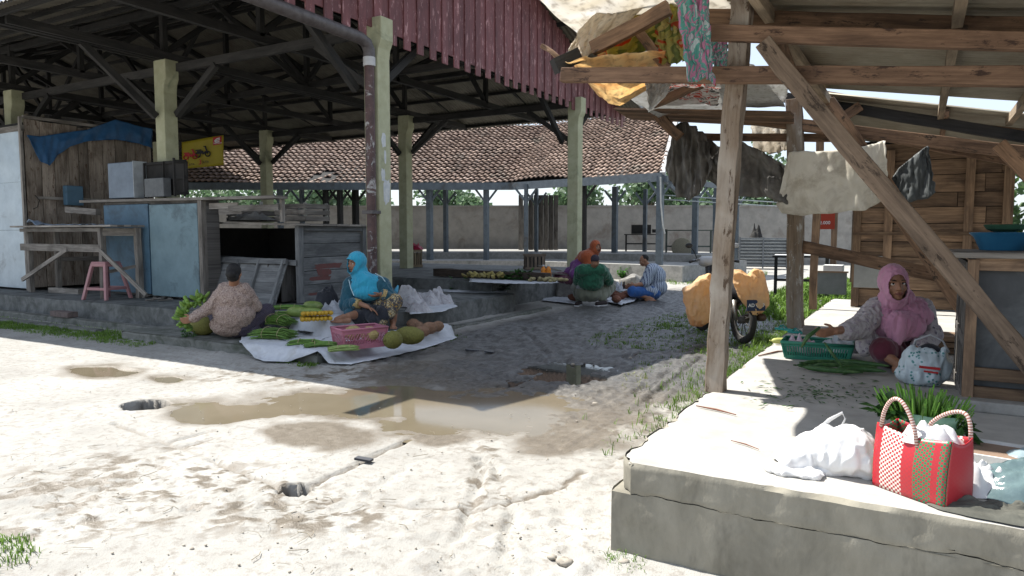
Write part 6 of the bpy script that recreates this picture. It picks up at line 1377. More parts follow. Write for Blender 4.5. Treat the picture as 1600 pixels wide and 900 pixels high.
CREAM = print_mat('cream woven sack', [(.72, .66, .55), (.66, .58, .46), (.74, .70, .62)], 2, .65, sharp=False)
ORANGE = print_mat('sunlit orange cream sheet', [(.72, .50, .26), (.76, .62, .40), (.70, .44, .22)], 1.5, .75, sharp=False)
MULTI = print_mat('printed banner scraps', [(.60, .52, .20), (.24, .28, .08), (.50, .46, .14), (.60, .10, .03), (.62, .50, .30), (.55, .48, .2)], 1.9, .65)
WRED = print_mat('white sack with red print', [(.70, .68, .66), (.66, .64, .62), (.52, .08, .05), (.70, .68, .66), (.10, .10, .10), (.7, .68, .66)], 5, .5)
TEALP = print_mat('teal and pink printed sheet', [(.55, .62, .62), (.12, .42, .36), (.60, .25, .40), (.14, .40, .34), (.56, .55, .60)], 5, .5)
WSACK = print_mat('white plastic sacking', [(.62, .62, .60), (.56, .56, .54), (.66, .66, .65)], 2, .45, sharp=False)
tarp([((884, 96), (897, 98)), ((925, 88), (935, 152)), ((965, 84), (966, 167)), ((1000, 82), (1000, 146)), ((1040, 78), (1035, 128))], ORANGE, 'sunlit orange cream sheet sagging under the long beam over the lane', 4.80, 6.5, fold=.05, seed=1)
tarp([((896, 68), (884, 98)), ((905, 46), (906, 93)), ((940, 14), (918, 92)), ((985, -6), (928, 78)), ((1030, -14), (950, 66))], CREAM, 'cream sack bulging over the raised pole at the tip of the awning', 5.1, 5.0, fold=.06, seed=2)
tarp([((948, 34), (932, 92)), ((985, 22), (958, 96)), ((1020, 12), (985, 86)), ((1050, 4), (1030, 74)), ((1078, -8), (1074, 92))], MULTI, 'banner scraps in orange, green and yellow stuffed under the raised pole', 5.2, 5.35, fold=.10, fs=3, seed=3, us=.75)
tarp([((1020, 20), (1030, 98)), ((1048, 30), (1052, 100)), ((1075, 52), (1080, 92))], MULTI, 'yellow and green banner scrap hanging right of the raised pole', 5.3, 5.1, fold=.08, seed=14, us=.8)
tarp([((1008, 128), (1012, 150)), ((1030, 122), (1014, 176)), ((1050, 126), (1040, 150))], WSACK, 'small white pointed rag hanging below the long beam', 5.3, 5.1, fold=.03, seed=5)
tarp([((1024, 126), (1020, 152)), ((1060, 122), (1045, 158)), ((1095, 122), (1080, 158)), ((1128, 124), (1120, 166))], WRED, 'white sack with red print spread behind the long beam', 5.6, 7.4, fold=.05, seed=6, us=1.4)
tarp([((1054, -12), (1076, 126)), ((1075, -12), (1090, 128)), ((1092, -12), (1104, 120)), ((1106, -12), (1116, 136))], TEALP, 'tattered teal and pink printed strip hanging over the long beam left of the post', 4.66, 4.64, fold=.03, seed=7, us=1.2, group='teal and pink strips')
tarp([((1104, 58), (1116, 104)), ((1120, 58), (1128, 106)), ((1136, 60), (1142, 104))], TEALP, 'short teal and pink printed strip hanging close against the leaning post', 5.15, 5.15, fold=.02, seed=8, group='teal and pink strips')
tarp([((1042, -10), (1050, 60)), ((1062, -10), (1070, 52))], WSACK, 'white crumpled plastic behind the teal and pink strip', 5.3, 5.3, fold=.06, seed=9)
tarp([((1130, 122), (1120, 162)), ((1165, 120), (1160, 165)), ((1200, 122), (1195, 160)), ((1232, 128), (1228, 158))], WSACK, 'white sacking stretched on the frame right of the leaning post', 6.2, 8.0, fold=.06, seed=10)
tarp([((1172, 186), (1178, 236)), ((1205, 184), (1212, 240)), ((1232, 188), (1236, 232))], CREAM, 'cream sack between the two posts above the dark sheets', 9.4, 9.2, fold=.04, seed=11)
DKT = mat('dark grey tarpaulin', (.15, .14, .125), (.085, .08, .072), 4, .6, .3, .01, dirt=(.24, .225, .20), dsc=2.2, dth=(.5, .75), trans=.12)
DKB = mat('dark bluish tarpaulin', (.09, .10, .10), (.05, .056, .058), 4, .5, .3, .01, dirt=(.16, .17, .17), dsc=2.2, dth=(.55, .75), trans=.15)
tarp([((1052, 196), (1040, 262)), ((1062, 192), (1056, 308)), ((1072, 190), (1078, 312)), ((1088, 200), (1096, 300)), ((1104, 212), (1112, 262))], DKT, 'ragged dark grey sheet hanging in folds at the left end of the beam', 8.6, 8.5, fold=.16, fs=2.4, seed=12)
tarp([((1098, 214), (1086, 268)), ((1125, 228), (1120, 296)), ((1160, 222), (1160, 306)), ((1195, 240), (1200, 312)), ((1232, 262), (1232, 318))], DKT, 'wide dark sheet sagging between the leaning post and the white flour sack', 8.7, 8.6, fold=.14, fs=2.6, seed=13)
SACK = mat('off white flour sack', (.80, .76, .67), (.70, .66, .56), 5, .85, .3, .006, dirt=(.40, .34, .25), dsc=2.6, dth=(.48, .75), trans=.3)
rows_ = [((1233, 238), (1213, 322)), ((1240, 236), (1222, 334)), ((1262, 237), (1255, 337)), ((1290, 236), (1285, 334)), ((1318, 233), (1320, 331)), ((1345, 229), (1352, 329)), ((1368, 224), (1372, 318)), ((1384, 220), (1388, 304))]
tarp(rows_, SACK, 'large off white flour sack hung open like a curtain from the beam', 8.62, 8.58, 'flour_sack', .035, 3, 15, cat='sack')
tarp([((1386, 288), (1384, 298)), ((1405, 262), (1400, 318)), ((1425, 246), (1425, 314)), ((1445, 230), (1448, 311)), ((1450, 228), (1462, 300))], DKB, 'dark bluish sheet gathered to a knot right of the flour sack', 8.7, 8.65, fold=.05, fs=3, seed=16)
OT = print_mat('upper awning sheet', [(.64, .58, .48), (.62, .50, .36), (.66, .62, .54), (.50, .46, .30), (.64, .58, .46)], 1.6, .75, sharp=False)
mb = MB(); mb.grid(lambda u, v_: (-2.45+1.25*u, 4.1+1.9*v_, 3.30-.14*(u-.5)**2+.05*mnoise.noise(Vector((u*5, v_*5, 2)))-.16*v_), 24, 24, us=1.5, vs=1.5); o = mb.build('tarpaulin', print_mat('white upper sheet', [(.74, .72, .68), (.68, .64, .56), (.76, .75, .73)], 1.2, .7, sharp=False), smooth=True); q = o.modifiers.new('t', 'SOLIDIFY'); q.thickness = .004; tag(o, 'pale sheet added above all the hanging scraps to shade the platform', 'tarpaulin')  # added sheet, hung here to throw shade on the platform
mb = MB(); mb.grid(lambda u, v_: (-2.6+1.35*u, 6.2+1.6*v_, 2.98-.1*(u-.5)**2+.05*mnoise.noise(Vector((u*5, v_*5, 4)))-.1*v_), 20, 20, us=1.5, vs=1.5); o = mb.build('tarpaulin', WSACK, smooth=True); q = o.modifiers.new('t', 'SOLIDIFY'); q.thickness = .004; tag(o, 'white sack sheet added flat before the board awning to carry on the shade', 'tarpaulin')  # added sheet, continues the shade cover towards the board awning
# poles of the awning tip
for (l, r_, Y, w_, h_, lb) in (((925, 76), (1046, 12), 4.95, .06, .10, 'raised pole holding up the cream sack at the awning tip'), ((963, 10), (1042, 106), 5.15, .05, .07, 'crossing pole wedged between the banner scraps'), ((1020, 164), (1105, 128), 6.2, .06, .07, 'short slanting strut below the red printed sack'), ((846, 72), (884, 96), 5.0, .035, .035, 'thin stick poking out left of the awning tip')):
    a = WY(*l, Y); b_ = WY(*r_, Y); mb = MB(); mb.wonky(a, b_, w_, h_, 6, .006, .004); tag(mb.build('pole', WB, bev=.004), lb, 'pole')
mb = MB(); mb.wonky(WY(866, 104, 4.85), WY(904, 86, 5.0), .09, .11, 4, .005, .005); tag(mb.build('timber_block', WK), 'dark timber block at the tip of the long beam', 'block')
# board awning behind
mb = MB()
for k in range(7):
    a = WY(965+k*3, 172+k*2, 7.6+k*.24); b_ = WY(1238, 178+k*3, 7.6+k*.24); mb.beam(a, b_, .235, .02)
tag(mb.build('board_awning', WB), 'sagging board awning between the red gable and the second post', 'awning')
mb = MB(); mb.wonky(WY(1010, 160, 8.3), WY(1062, 214, 8.3), .08, .12, 5, .01, .004); tag(mb.build('beam', WB), 'slanting end beam of the board awning', 'beam')
# splintered slabwood beside the flowered blouse
for k, (px, py, t_, w_, lb) in enumerate(((1348, 478, (1356, 408), .055, 'tallest splintered slab of firewood behind the seated person'), (1356, 478, (1362, 412), .04, 'thin splintered stick beside the tallest firewood slab'), (1338, 500, (1372, 492), .05, 'short firewood stick lying at the foot of the upright slabs'))):
    a = W(px, py, PZ); b_ = WY(*t_, a.y+.02); b_.z = max(b_.z, PZ+.04); mb = MB(); mb.wonky(a+Vector((0, 0, .0 if k < 2 else .04)), b_, w_, w_*.6, 8, .006, .008); tag(mb.build('firewood', wood('fresh split wood', (.55, .42, .30), (.38, .26, .17))), lb, 'firewood')
o = thing('board_pile', 'low pile of old boards behind the right shoulder of the seated person in pink', 'boards', (.32, 7.55, PZ)); mb = MB()
for k in range(9): mb.beam((-.45+random.uniform(-.05, .05), (k % 3)*.14, .03+(k//3)*.055), (.9, (k % 3)*.14+random.uniform(-.04, .04), .03+(k//3)*.055), .12, .045)
mb.build('boards', WW, o)
a = W(1318, 500, PZ); mb = MB(); mb.box(-.06, .06, -.06, .06, 0, .09); o = mb.build('wood_block', WG, bev=.006); o.location = W(1264, 522, PZ); tag(o, 'small grey wood block standing by the reaching hand', 'block')
FOAM = mat('white foam box', (.62, .62, .60), (.52, .52, .50), 8, .8, .1)
c = W(1296, 460, PZ); o = thing('sheet_box', 'box clad in dull grey sheet by the far posts of the stall', 'box', c, R(3)); mb = MB(); mb.box(-.28, .27, 0, .3, .0, .40); mb.build('body', ZINC, o, bev=.008); mb = MB(); mb.beam((-.3, -.02, .41), (.3, -.02, .41), .03, .03); mb.build('edge_strip', WW, o)
o = MB(); o.box(-.13, .2, -.1, .2, 0, .12); o = o.build('foam_box', FOAM, bev=.01); o.location = (c.x, c.y+.15, PZ+.41); tag(o, 'white foam box lid on top of the grey sheet box', 'box')
c = W(1255, 402, 0); c = C2W((1252-800)/F_PX*17, 17, 0); bench(c, toward(c), 1.3, .6, 1.02, 'low dark table with a pale top on the grass behind the stall', WK, nm='low_table')
mb = MB(); mb.box(-.6, .6, -.28, .28, 0, .015); o = mb.build('table_sheet', FOAM); o.location = (c.x, c.y, 1.024); o.rotation_euler = (0, 0, toward(c)); tag(o, 'pale sheet covering the low dark table on the grass', 'sheet')
REDB = mat('red poster', (.42, .05, .02), (.34, .04, .02), 4, .6, .1); q = WD(1292, 345, 12.6)
o = thing('poster', 'red advertising poster fixed behind the stall posts', 'poster', (q.x, q.y, q.z-.15), toward(q)); mb = MB(); mb.box(-.15, .13, 0, .01, 0, .3); mb.build('sheet', REDB, o); text_mesh('2.000', 'poster_text', WHT, (-.12, -.002, .09), .08, (1, 0, 0), (0, 0, 1), o)

# ================================================================== CABINET ON THE PLATFORM
cx, cy_ = .31, 5.30
cb = thing('stall_cabinet', 'dark cabinet with slatted side panel and board top on the platform', 'cabinet', (cx, cy_, PZ))
mb = MB(); mb.box(cx+.01, 1.9, cy_+.02, 6.25, PZ+.12, 1.38); mb.build('body', mat('dark stained sheet', (.07, .075, .08), (.035, .038, .042), 3, .5, .15, dirt=(.13, .14, .145), dsc=1.6, dth=(.5, .75)), cb)
mb = MB()
for y in (cy_, 5.55, 5.8, 6.04, 6.28): mb.beam((cx-.03, y, PZ), (cx-.03, y, 1.37), .035, .05, up=(0, 1, 0))
for z in (PZ+.06, PZ+.42, 1.34): mb.beam((cx-.035, cy_, z), (cx-.035, 6.3, z), .03, .07)
mb.build('side_frame', WGD, cb, bev=.003); mb = MB(); mb.box(cx-.02, cx-.005, cy_, 6.28, PZ+.05, 1.34); mb.build('side_panel', wood('dull grey panel', (.24, .22, .19), (.13, .115, .1)), cb)
mb = MB(); mb.beam((cx-.01, cy_-.03, PZ), (cx-.01, cy_-.03, 1.39), .06, .07, up=(0, 1, 0)); mb.beam((1.2, cy_-.03, PZ), (1.2, cy_-.03, 1.39), .06, .06, up=(0, 1, 0))
for z in (PZ+.1, PZ+.22, 1.36): mb.beam((cx, cy_-.03, z), (1.9, cy_-.03, z), .04, .08)
mb.build('front_frame', WW, cb, bev=.004)
mb = MB()
for k in range(4): mb.beam((cx-.12, cy_-.05+k*.3+.1, 1.415), (2.0, cy_-.05+k*.3+.1, 1.415), .29, .035)
mb.build('top_board', WG, cb, bev=.004); at0(cb)
BLUEB = mat('blue plastic basin', (.03, .16, .30), (.02, .12, .24), 5, .4, .05)
c = Vector((.50, 5.95, 1.435)); o = thing('blue_basin', 'blue plastic basin upside on the cabinet top', 'basin', c); mb = MB(); mb.lathe((0, 0, 0), [(.13, 0), (.17, .09), (.20, .12), (.19, .125), (.15, .09), (.115, .02)], 24); mb.build('bowl', BLUEB, o, smooth=True, auto=True)
c = Vector((.52, 5.95, 1.56)); mb = MB(); mb.lathe((0, 0, 0), [(.06, 0), (.11, .02), (.13, .05), (.12, .055)], 20); q = mb.build('basket_lid', mat('dark green plastic', (.03, .10, .06))); q.location = (c.x, c.y+.1, 1.56); tag(q, 'dark green shallow bowl resting on the blue basin', 'bowl')
rag('blue_sack', (.98, 5.75, 1.435), .34, .22, .12, mat('royal blue plastic', (.02, .06, .28), (.015, .04, .2), 5, .4, .3), 61, 'royal blue plastic sack lying on the cabinet top', 'sack', 2)

# ================================================================== GOODS ON THE PLATFORM
GB = mat('green plastic basket', (.03, .22, .15), (.02, .17, .11), 6, .4, .05, trans=.1)
c = W(1275, 562, PZ); c = c+Vector((0, .1, 0)); basket('green_basket', 'green plastic basket in front of the person in pink', c, toward(c)-R(3), .50, .30, .145, GB, 1.12, 26, diag=False)
rag('plastic_bag', (c.x-.12, c.y, c.z+.05), .18, .12, .13, mat('pale pink plastic film', (.55, .44, .50), (.45, .34, .40), 12, .3, .4, .01), 63, 'pale pink plastic bag stuffed in the green basket', 'bag', 2.5)
rag('plastic_bag', (c.x+.16, c.y+.16, c.z+.05), .20, .12, .14, mat('clear film', (.42, .46, .48), (.3, .33, .36), 12, .3, .4, .01), 64, 'clear plastic bag standing behind the green basket', 'bag', 2.5)
LUF = mat('dark green ridged gourd', (.045, .115, .03), (.025, .07, .02), 26, .5, .15, .003, dirt=(.10, .18, .06), dsc=9)
for k, (px, py, L, r_, an, bd, dz, lb) in enumerate(((1300, 583, .44, .028, -8, -.03, 0, 'lowest long dark gourd on the floor before the green basket'), (1345, 586, .36, .036, 12, .07, 0, 'thick curved dark gourd at the right end of the heap'), (1320, 577, .48, .024, 14, .04, .02, 'middle long gourd of the heap before the green basket'), (1300, 571, .46, .022, 22, .05, .03, 'thin pale tipped gourd lying across the heap'), (1345, 574, .40, .03, -6, .03, .03, 'upper right dark gourd of the heap'), (1278, 575, .34, .02, 18, .05, .01, 'leftmost thin gourd with pointed tip in the heap'))):
    gourd(px, py, PZ+.004+dz, L, r_, toward(W(px, py, PZ))+R(an), lb, LUF, bd, group='long dark gourds on the platform', taper=.5)
hnd = J(1285, 516, 5.42)
mb = MB(); mb.tube([hnd+Vector((-.02, 0, .02)), J(1262, 526, 5.4), J(1252, 543, 5.4)], [.012, .018, .008], 8); tag(mb.build('gourd', LUF, smooth=True), 'slim gourd being lifted from the basket by the reaching hand', 'gourd')
mb = MB(); mb.tube([J(1288, 535, 5.35), J(1300, 552, 5.3), J(1315, 572, 5.25)], [.006, .013, .008], 8); tag(mb.build('gourd', LUF, smooth=True), 'slim gourd hanging over the front rim of the green basket', 'gourd')
YC = mat('yellow green cucumber', (.42, .44, .14), (.34, .36, .10), 14, .5, .05)
gourd(1222, 538, PZ+.003, .22, .035, R(28), 'fat yellow green cucumber at the platform edge', YC, 0, name='cucumber', cat='cucumber'); gourd(1250, 533, PZ+.003, .26, .028, R(22), 'slimmer cucumber just behind the fat yellow green one', YC, 0, name='cucumber', cat='cucumber')
SAN = mat('teal rubber', (.02, .30, .27), (.015, .24, .22), 5, .6, .05)
for k, (px, py, an, lb) in enumerate(((1226, 516, 68, 'left teal flip flop beside the second post'), (1248, 521, 78, 'right teal flip flop beside the second post'))):
    c = W(px, py, PZ); o = thing('flip_flop', lb, 'sandal', c, R(an), 'teal flip flops'); mb = MB(); n0 = 0; pts = [(.042*math.sin(a)*(1.0 if math.cos(a) > 0 else .82), .125*math.cos(a)) for a in [2*math.pi*q/24 for q in range(24)]]
    mb.v = [(x, y, 0.002) for x, y in pts]+[(x, y, .020) for x, y in pts]; mb.face([24+q for q in range(24)][::-1]); mb.face(range(24))
    for q in range(24): mb.face((q, (q+1) % 24, 24+(q+1) % 24, 24+q))
    mb.build('sole', SAN, o); mb = MB(); mb.tube([(-.038, -.01, .02), (-.02, .04, .055), (0, .075, .022)], .006, 6); mb.tube([(.038, -.01, .02), (.02, .04, .055), (0, .075, .022)], .006, 6); mb.build('strap', SAN, o)
# printed carrier bag
m, t, b = new_mat('printed carrier bag'); v = coords(t, 'Object'); vo = N(t, 'ShaderNodeTexVoronoi', i_Scale=38.0); t.links.new(v, vo.inputs['Vector'])
f = ramp(t, vo.outputs['Distance'], [(.28, (1, 1, 1)), (.36, (0, 0, 0))]); n2 = noise(t, v, 9, 2, .5); f2 = ramp(t, n2, [(.47, (0, 0, 0)), (.52, (1, 1, 1))]); ff_ = mixc(t, f2, (0, 0, 0), f)
col = mixc(t, ff_, (.50, .58, .62), (.05, .22, .22)); t.links.new(col, b.inputs['Base Color']); b.inputs['Roughness'].default_value = .35; CARR = m
c = W(1445, 603, PZ); c = c+Vector((0, .06, 0)); o = thing('carrier_bag', 'printed pale blue carrier bag with tall handles beside the cabinet', 'bag', c, toward(c)); mb = MB()
mb.ell((0, 0, .13), .165, .10, .135, 20, 14); mb.ell((-.02, 0, .07), .17, .11, .075, 20, 12); cap(mb, (-.10, 0, .2), (-.085, 0, .27), .05, .02); cap(mb, (.10, 0, .2), (.115, 0, .26), .05, .02); bg_ = remesh(mb, 'bag', .009, CARR, o, 3, .013, 13)
bg_.location = (0, 0, 0)
mb = MB(); mb.tube([(-.085, 0, .25), (-.07, 0, .32), (.02, -.02, .37), (.10, -.01, .33), (.14, 0, .25)], [.016, .012, .010, .012, .016], 8, sq=.5); mb.build('handle', FILM, o, smooth=True)
mb = MB(); mb.ell((.02, .02, .25), .075, .04, .05, 12, 8, jit=.08); mb.build('dark_contents', BLACKF, o, smooth=True)
mb = MB(); mb.beam((-.04, -.107, .145), (.09, -.107, .14), .006, .018); mb.beam((-.01, -.106, .115), (.08, -.106, .11), .006, .012); mb.build('red_print', REDP, o)
# big white plastic bag burnt white by the sun
WPL = mat('white carrier plastic', (.78, .78, .78), (.70, .70, .70), 10, .35, .3, .008, trans=.15)
c = W(1290, 740, PZ); o = thing('white_plastic_bag', 'big white plastic carrier bag slumped at the platform edge left of the woven tote', 'bag', c, 0); mb = MB()
A_ = [W(1225, 742, PZ), W(1275, 735, PZ), W(1325, 742, PZ)]
cap(mb, A_[0]+Vector((0, .05, .02)), A_[1]+Vector((0, .05, .06)), .025, .09); cap(mb, A_[1]+Vector((0, .05, .07)), A_[2]+Vector((0, .04, .09)), .10, .12); cap(mb, W(1350, 745, PZ)+Vector((0, .0, .07)), A_[2]+Vector((0, .04, .09)), .075, .12); mb.ell(A_[1]+Vector((-.02, .07, .015)), .19, .13, .03, 16, 8); mb.ell(W(1222, 740, PZ)+Vector((.05, .03, .012)), .13, .07, .014, 12, 6)
up1 = J(1290, 672, 3.35); cap(mb, A_[1]+Vector((.03, .05, .12)), up1, .07, .022)
bg_ = remesh(mb, 'bag', .007, WPL, o, 3, .016, 11); mb = MB(); mb.tube([J(1276, 676, 3.35), J(1296, 656, 3.33), J(1316, 645, 3.32), J(1321, 654, 3.32), J(1312, 672, 3.33)], [.016, .012, .009, .009, .016], 8, sq=.4); mb.build('handle', WPL, o, smooth=True); at0(o)
# woven tote
m, t, b = new_mat('woven tote strips'); uvn = t.nodes.new('ShaderNodeTexCoord'); sx = N(t, 'ShaderNodeSeparateXYZ'); t.links.new(uvn.outputs['UV'], sx.inputs[0])
c2 = ramp(t, sx.outputs[0], [(0, (.42, .02, .028)), (.10, (.70, .66, .58)), (.40, (.42, .02, .028)), (.55, (.012, .20, .085)), (.76, (.42, .02, .028)), (.83, (.015, .19, .08)), (.97, (.36, .02, .028))]); c2.node.color_ramp.interpolation = 'CONSTANT'
ck = N(t, 'ShaderNodeTexChecker', i_Scale=1.0); mp = N(t, 'ShaderNodeMapping'); mp.inputs['Scale'].default_value = (34, 26, 1); t.links.new(uvn.outputs['UV'], mp.inputs[0]); t.links.new(mp.outputs[0], ck.inputs['Vector'])
col = mixc(t, ck.outputs['Fac'], (.36, .025, .035), c2); t.links.new(col, b.inputs['Base Color']); b.inputs['Roughness'].default_value = .38
wv = N(t, 'ShaderNodeTexBrick', i_Scale=1.0); wv.offset = 0; wv.inputs['Color1'].default_value = wv.inputs['Color2'].default_value = (1, 1, 1, 1); wv.inputs['Mortar'].default_value = (0, 0, 0, 1); wv.inputs['Mortar Size'].default_value = .08; wv.inputs['Brick Width'].default_value = 1; wv.inputs['Row Height'].default_value = 1; t.links.new(mp.outputs[0], wv.inputs['Vector']); bump(t, b, wv.outputs['Fac'], -.5, .003)
A = W(1364, 757, PZ); B = W(1476, 797, PZ); ax_ = (B-A).normalized(); pr = Vector((-ax_.y, ax_.x, 0)); Lx = (B-A).length; Dp = .17; Hh = .275; tote = thing('woven_tote', 'red white and green checked woven tote bag at the platform edge', 'bag', (A+B)/2+pr*Dp/2)
def TP(s_, d, z): return A+ax_*(Lx*(.5+(s_-.5)*(1+.02*z/Hh)))+pr*(Dp*(.5+(d-.5)*(1-.25*z/Hh+.10*math.sin(z/Hh*3))))+Vector((0, 0, z+.002))
mb = MB()
def side_(fa, fb, u0, u1, bul):
    def S(u, v_):
        p = TP(*(Vector(fa).lerp(Vector(fb), u)), Hh*v_); dn = ((TP(*fa, 0)+TP(*fb, 0))/2-((A+B)/2+pr*Dp/2)).normalized(); q = p+dn*bul*math.sin(math.pi*u)*math.sin(math.pi*v_*.8+.2); q.z -= .02*math.sin(math.pi*u)*v_*(1 if bul > 0 else 1); return q
    n0 = len(mb.v); n_ = 16
    for i in range(n_+1):
        for j in range(n_+1): mb.v.append(tuple(S(i/n_, j/n_)))
    for i in range(n_):
        for j in range(n_):
            a = n0+i*(n_+1)+j; q = [(u0+(u1-u0)*x/n_, y/n_) for x, y in ((i, j), (i+1, j), (i+1, j+1), (i, j+1))]; mb.face((a, a+n_+1, a+n_+2, a+1), q, .5)
side_((0, 0), (1, 0), .0, .93, .018); side_((1, 0), (1, 1), .97, 1.3, .008); side_((1, 1), (0, 1), 0, .93, .018); side_((0, 1), (0, 0), .62, .97, .008)
mb.quad(TP(0, 0, .003), TP(1, 0, .003), TP(1, 1, .003), TP(0, 1, .003)); o = mb.build('body', m, tote, smooth=True, auto=True); q = o.modifiers.new('t', 'SOLIDIFY'); q.thickness = .004; q.offset = 1
m, t, b = new_mat('wrapped tote handle'); wv = N(t, 'ShaderNodeTexWave', i_Scale=28.0, i_Distortion=.5); t.links.new(coords(t, 'UV'), wv.inputs['Vector']); t.links.new(ramp(t, wv.outputs['Fac'], [(.3, (.26, .10, .07)), (.6, (.60, .48, .44))]), b.inputs['Base Color'])
def arch(p, q, hgt, lean, n=14): return [p.lerp(q, k/n)+Vector((0, 0, hgt*math.sin(math.pi*k/n)**.6))+lean*math.sin(math.pi*k/n) for k in range(n+1)]
mb = MB(); mb.tube(arch(TP(.06, -.02, Hh*.95), TP(.60, -.06, Hh*.80), .16, pr*-.01), .0085, 8); mb.build('handle', m, tote, smooth=True)
mb = MB(); mb.tube(arch(TP(.40, 1.0, Hh*.9), TP(.98, 1.0, Hh*.9), .12, ax_*.05), .0085, 8); mb.build('handle', m, tote, smooth=True)
at0(tote)
cc_ = TP(.62, .5, Hh*.93); rag('plastic_bag', (cc_.x, cc_.y, cc_.z-.03), .125, .075, .085, WPL, 71, 'white plastic bag bulging out of the woven tote', 'bag', 2.2)
# greens in a bag behind the tote
c = W(1440, 700, PZ); c = c+Vector((.02, .08, 0)); o = thing('green_carrier_bag', 'open pale green carrier bag holding long leafy greens behind the tote', 'bag', c); mb = MB(); mb.lathe((0, 0, .005), [(.10, 0), (.13, .05), (.12, .12), (.14, .17), (.125, .165), (.10, .1)], 24, sx=1.1, sy=.8); mb.v = [tuple(Vector(p)*(1+.10*mnoise.noise(Vector(p)*11))) for p in mb.v]; mb.v = [(x, y, max(.003, z)) for x, y, z in mb.v]; mb.build('bag', mat('pale green film', (.32, .52, .36), (.22, .42, .28), 12, .3, .3, trans=.3), o, smooth=True)
LG = mat('bright cut greens', (.22, .42, .06), (.11, .28, .04), 20, .5, 0, rndamt=.5, trans=.3)
def stalks(c, n, L, sp, lab, m_, seed, tr=.004, lean=(0, 0)):
    rs = random.Random(seed); mb = MB()
    for k in range(n):
        a = rs.uniform(0, 6.28); r = sp*math.sqrt(rs.random()); p = Vector((r*math.cos(a), r*math.sin(a)*.7, .02)); d = Vector((math.cos(a)*r*1.6+lean[0], math.sin(a)*r*1.2+lean[1], L*rs.uniform(.7, 1.05))); mb.tube([p, p+d*.5+Vector((rs.gauss(0, .008), rs.gauss(0, .008), 0)), p+d], [tr*.8, tr, tr*.7], 5)
    o = mb.build('cut_greens', m_, smooth=True); o.location = c; return tag(o, lab, 'greens')
stalks((c.x-.04, c.y, c.z+.03), 120, .24, .075, 'upright cut bean stalks filling the pale green carrier bag, left clump', LG, 1, .0055, (-.02, 0)); stalks((c.x+.05, c.y, c.z+.03), 70, .21, .05, 'upright cut bean stalks in the pale green carrier bag, right clump', LG, 2, .0045, (.03, 0))
leafheap('leaf_greens', (c.x-.16, c.y-.02, c.z+.12), .09, .08, .1, 60, 'dark leaves spilling from the left side of the pale green carrier bag', 'greens', .10, VEG, 9); leafheap('leaf_greens', (c.x+.17, c.y-.02, c.z+.02), .03, .04, .16, 26, 'dark leaf tips drooping right of the woven tote', 'greens', .09, VEG, 10)
# tray, clear bags and dark cloth in the right corner
c = W(1548, 722, PZ); o = thing('shallow_tray', 'shallow pale edged tray with brown sheet behind the clear bags', 'tray', c, R(-8)); mb = MB(); mb.box(-.22, .34, -.13, .16, .0, .05); mb.build('tray', mat('brown board', (.26, .18, .13)), o); mb = MB()
for (x0, x1, y0, y1) in ((-.23, .35, -.145, -.13), (-.23, .35, .16, .175), (-.235, -.22, -.14, .17)): mb.box(x0, x1, y0, y1, .0, .065)
mb.build('rim', FOAM, o)
CLEAR = mat('clear blue film', (.40, .50, .54), (.28, .38, .42), 9, .2, .5, .01, trans=.25)
rag('plastic_bag', tuple(W(1528, 765, PZ)), .13, .13, .14, WPL, 73, 'white plastic bag standing right beside the woven tote', 'bag', 2); rag('plastic_bag', tuple(W(1590, 775, PZ)), .22, .15, .16, mat('smoky clear film', (.13, .19, .20), (.07, .11, .12), 9, .15, .4, .01), 79, 'smoky clear plastic bag at the right edge of the platform', 'bag', .9)
rag('plastic_bag', tuple(W(1600, 728, PZ)), .10, .10, .11, CLEAR, 85, 'pale clear bag peeking in behind the smoky one', 'bag', .7)
rag('dark_rag', tuple(W(1560, 805, PZ)), .23, .09, .05, mat('dark camouflage rag', (.12, .12, .10), (.06, .06, .05), 8, .9, .3), 76, 'dark crumpled rag hanging at the platform edge right of the tote', 'rag', 3)
c = W(1545, 640, PZ); mb = MB(); mb.box(-.25, .35, -.12, .2, 0, .07); o = mb.build('grey_slab', CONC, bev=.01); o.location = c; tag(o, 'flat grey block lying in front of the dark cabinet', 'block')
# leaf scraps and twigs
mb = MB()
for k in range(230):
    px = random.choice((random.gauss(1270, 45), random.gauss(1340, 40), random.gauss(1230, 30))); py = random.gauss(612, 12)
    if px < 1140: continue
    p = W(px, py, PZ+.006); a = random.uniform(0, 6.28); L = random.uniform(.01, .045); d = Vector((math.cos(a), math.sin(a), 0))*L; s_ = Vector((-d.y, d.x, 0))*.18; mb.quad(p-d, p+s_+Vector((0, 0, .004)), p+d, p-s_)
o = mb.build('leaf_scraps', VEG); tag(o, 'scattered leaf scraps on the platform before the gourds', 'scraps'); o['kind'] = 'stuff'
for (pts, r_, lb) in (([(1088, 634), (1120, 640), (1150, 648)], .007, 'dry root lying along the crack beside the leaning post'), ([(1142, 688), (1165, 694), (1186, 702)], .004, 'thin reddish twig on the sunlit platform'), ([(1185, 556), (1215, 549), (1240, 548)], .008, 'reddish brown flat peel near the platform edge')):
    mb = MB(); mb.tube([W(x, y, PZ+.008) for x, y in pts], [r_*.6, r_, r_*.5], 6); tag(mb.build('twig', SWP), lb, 'twig')

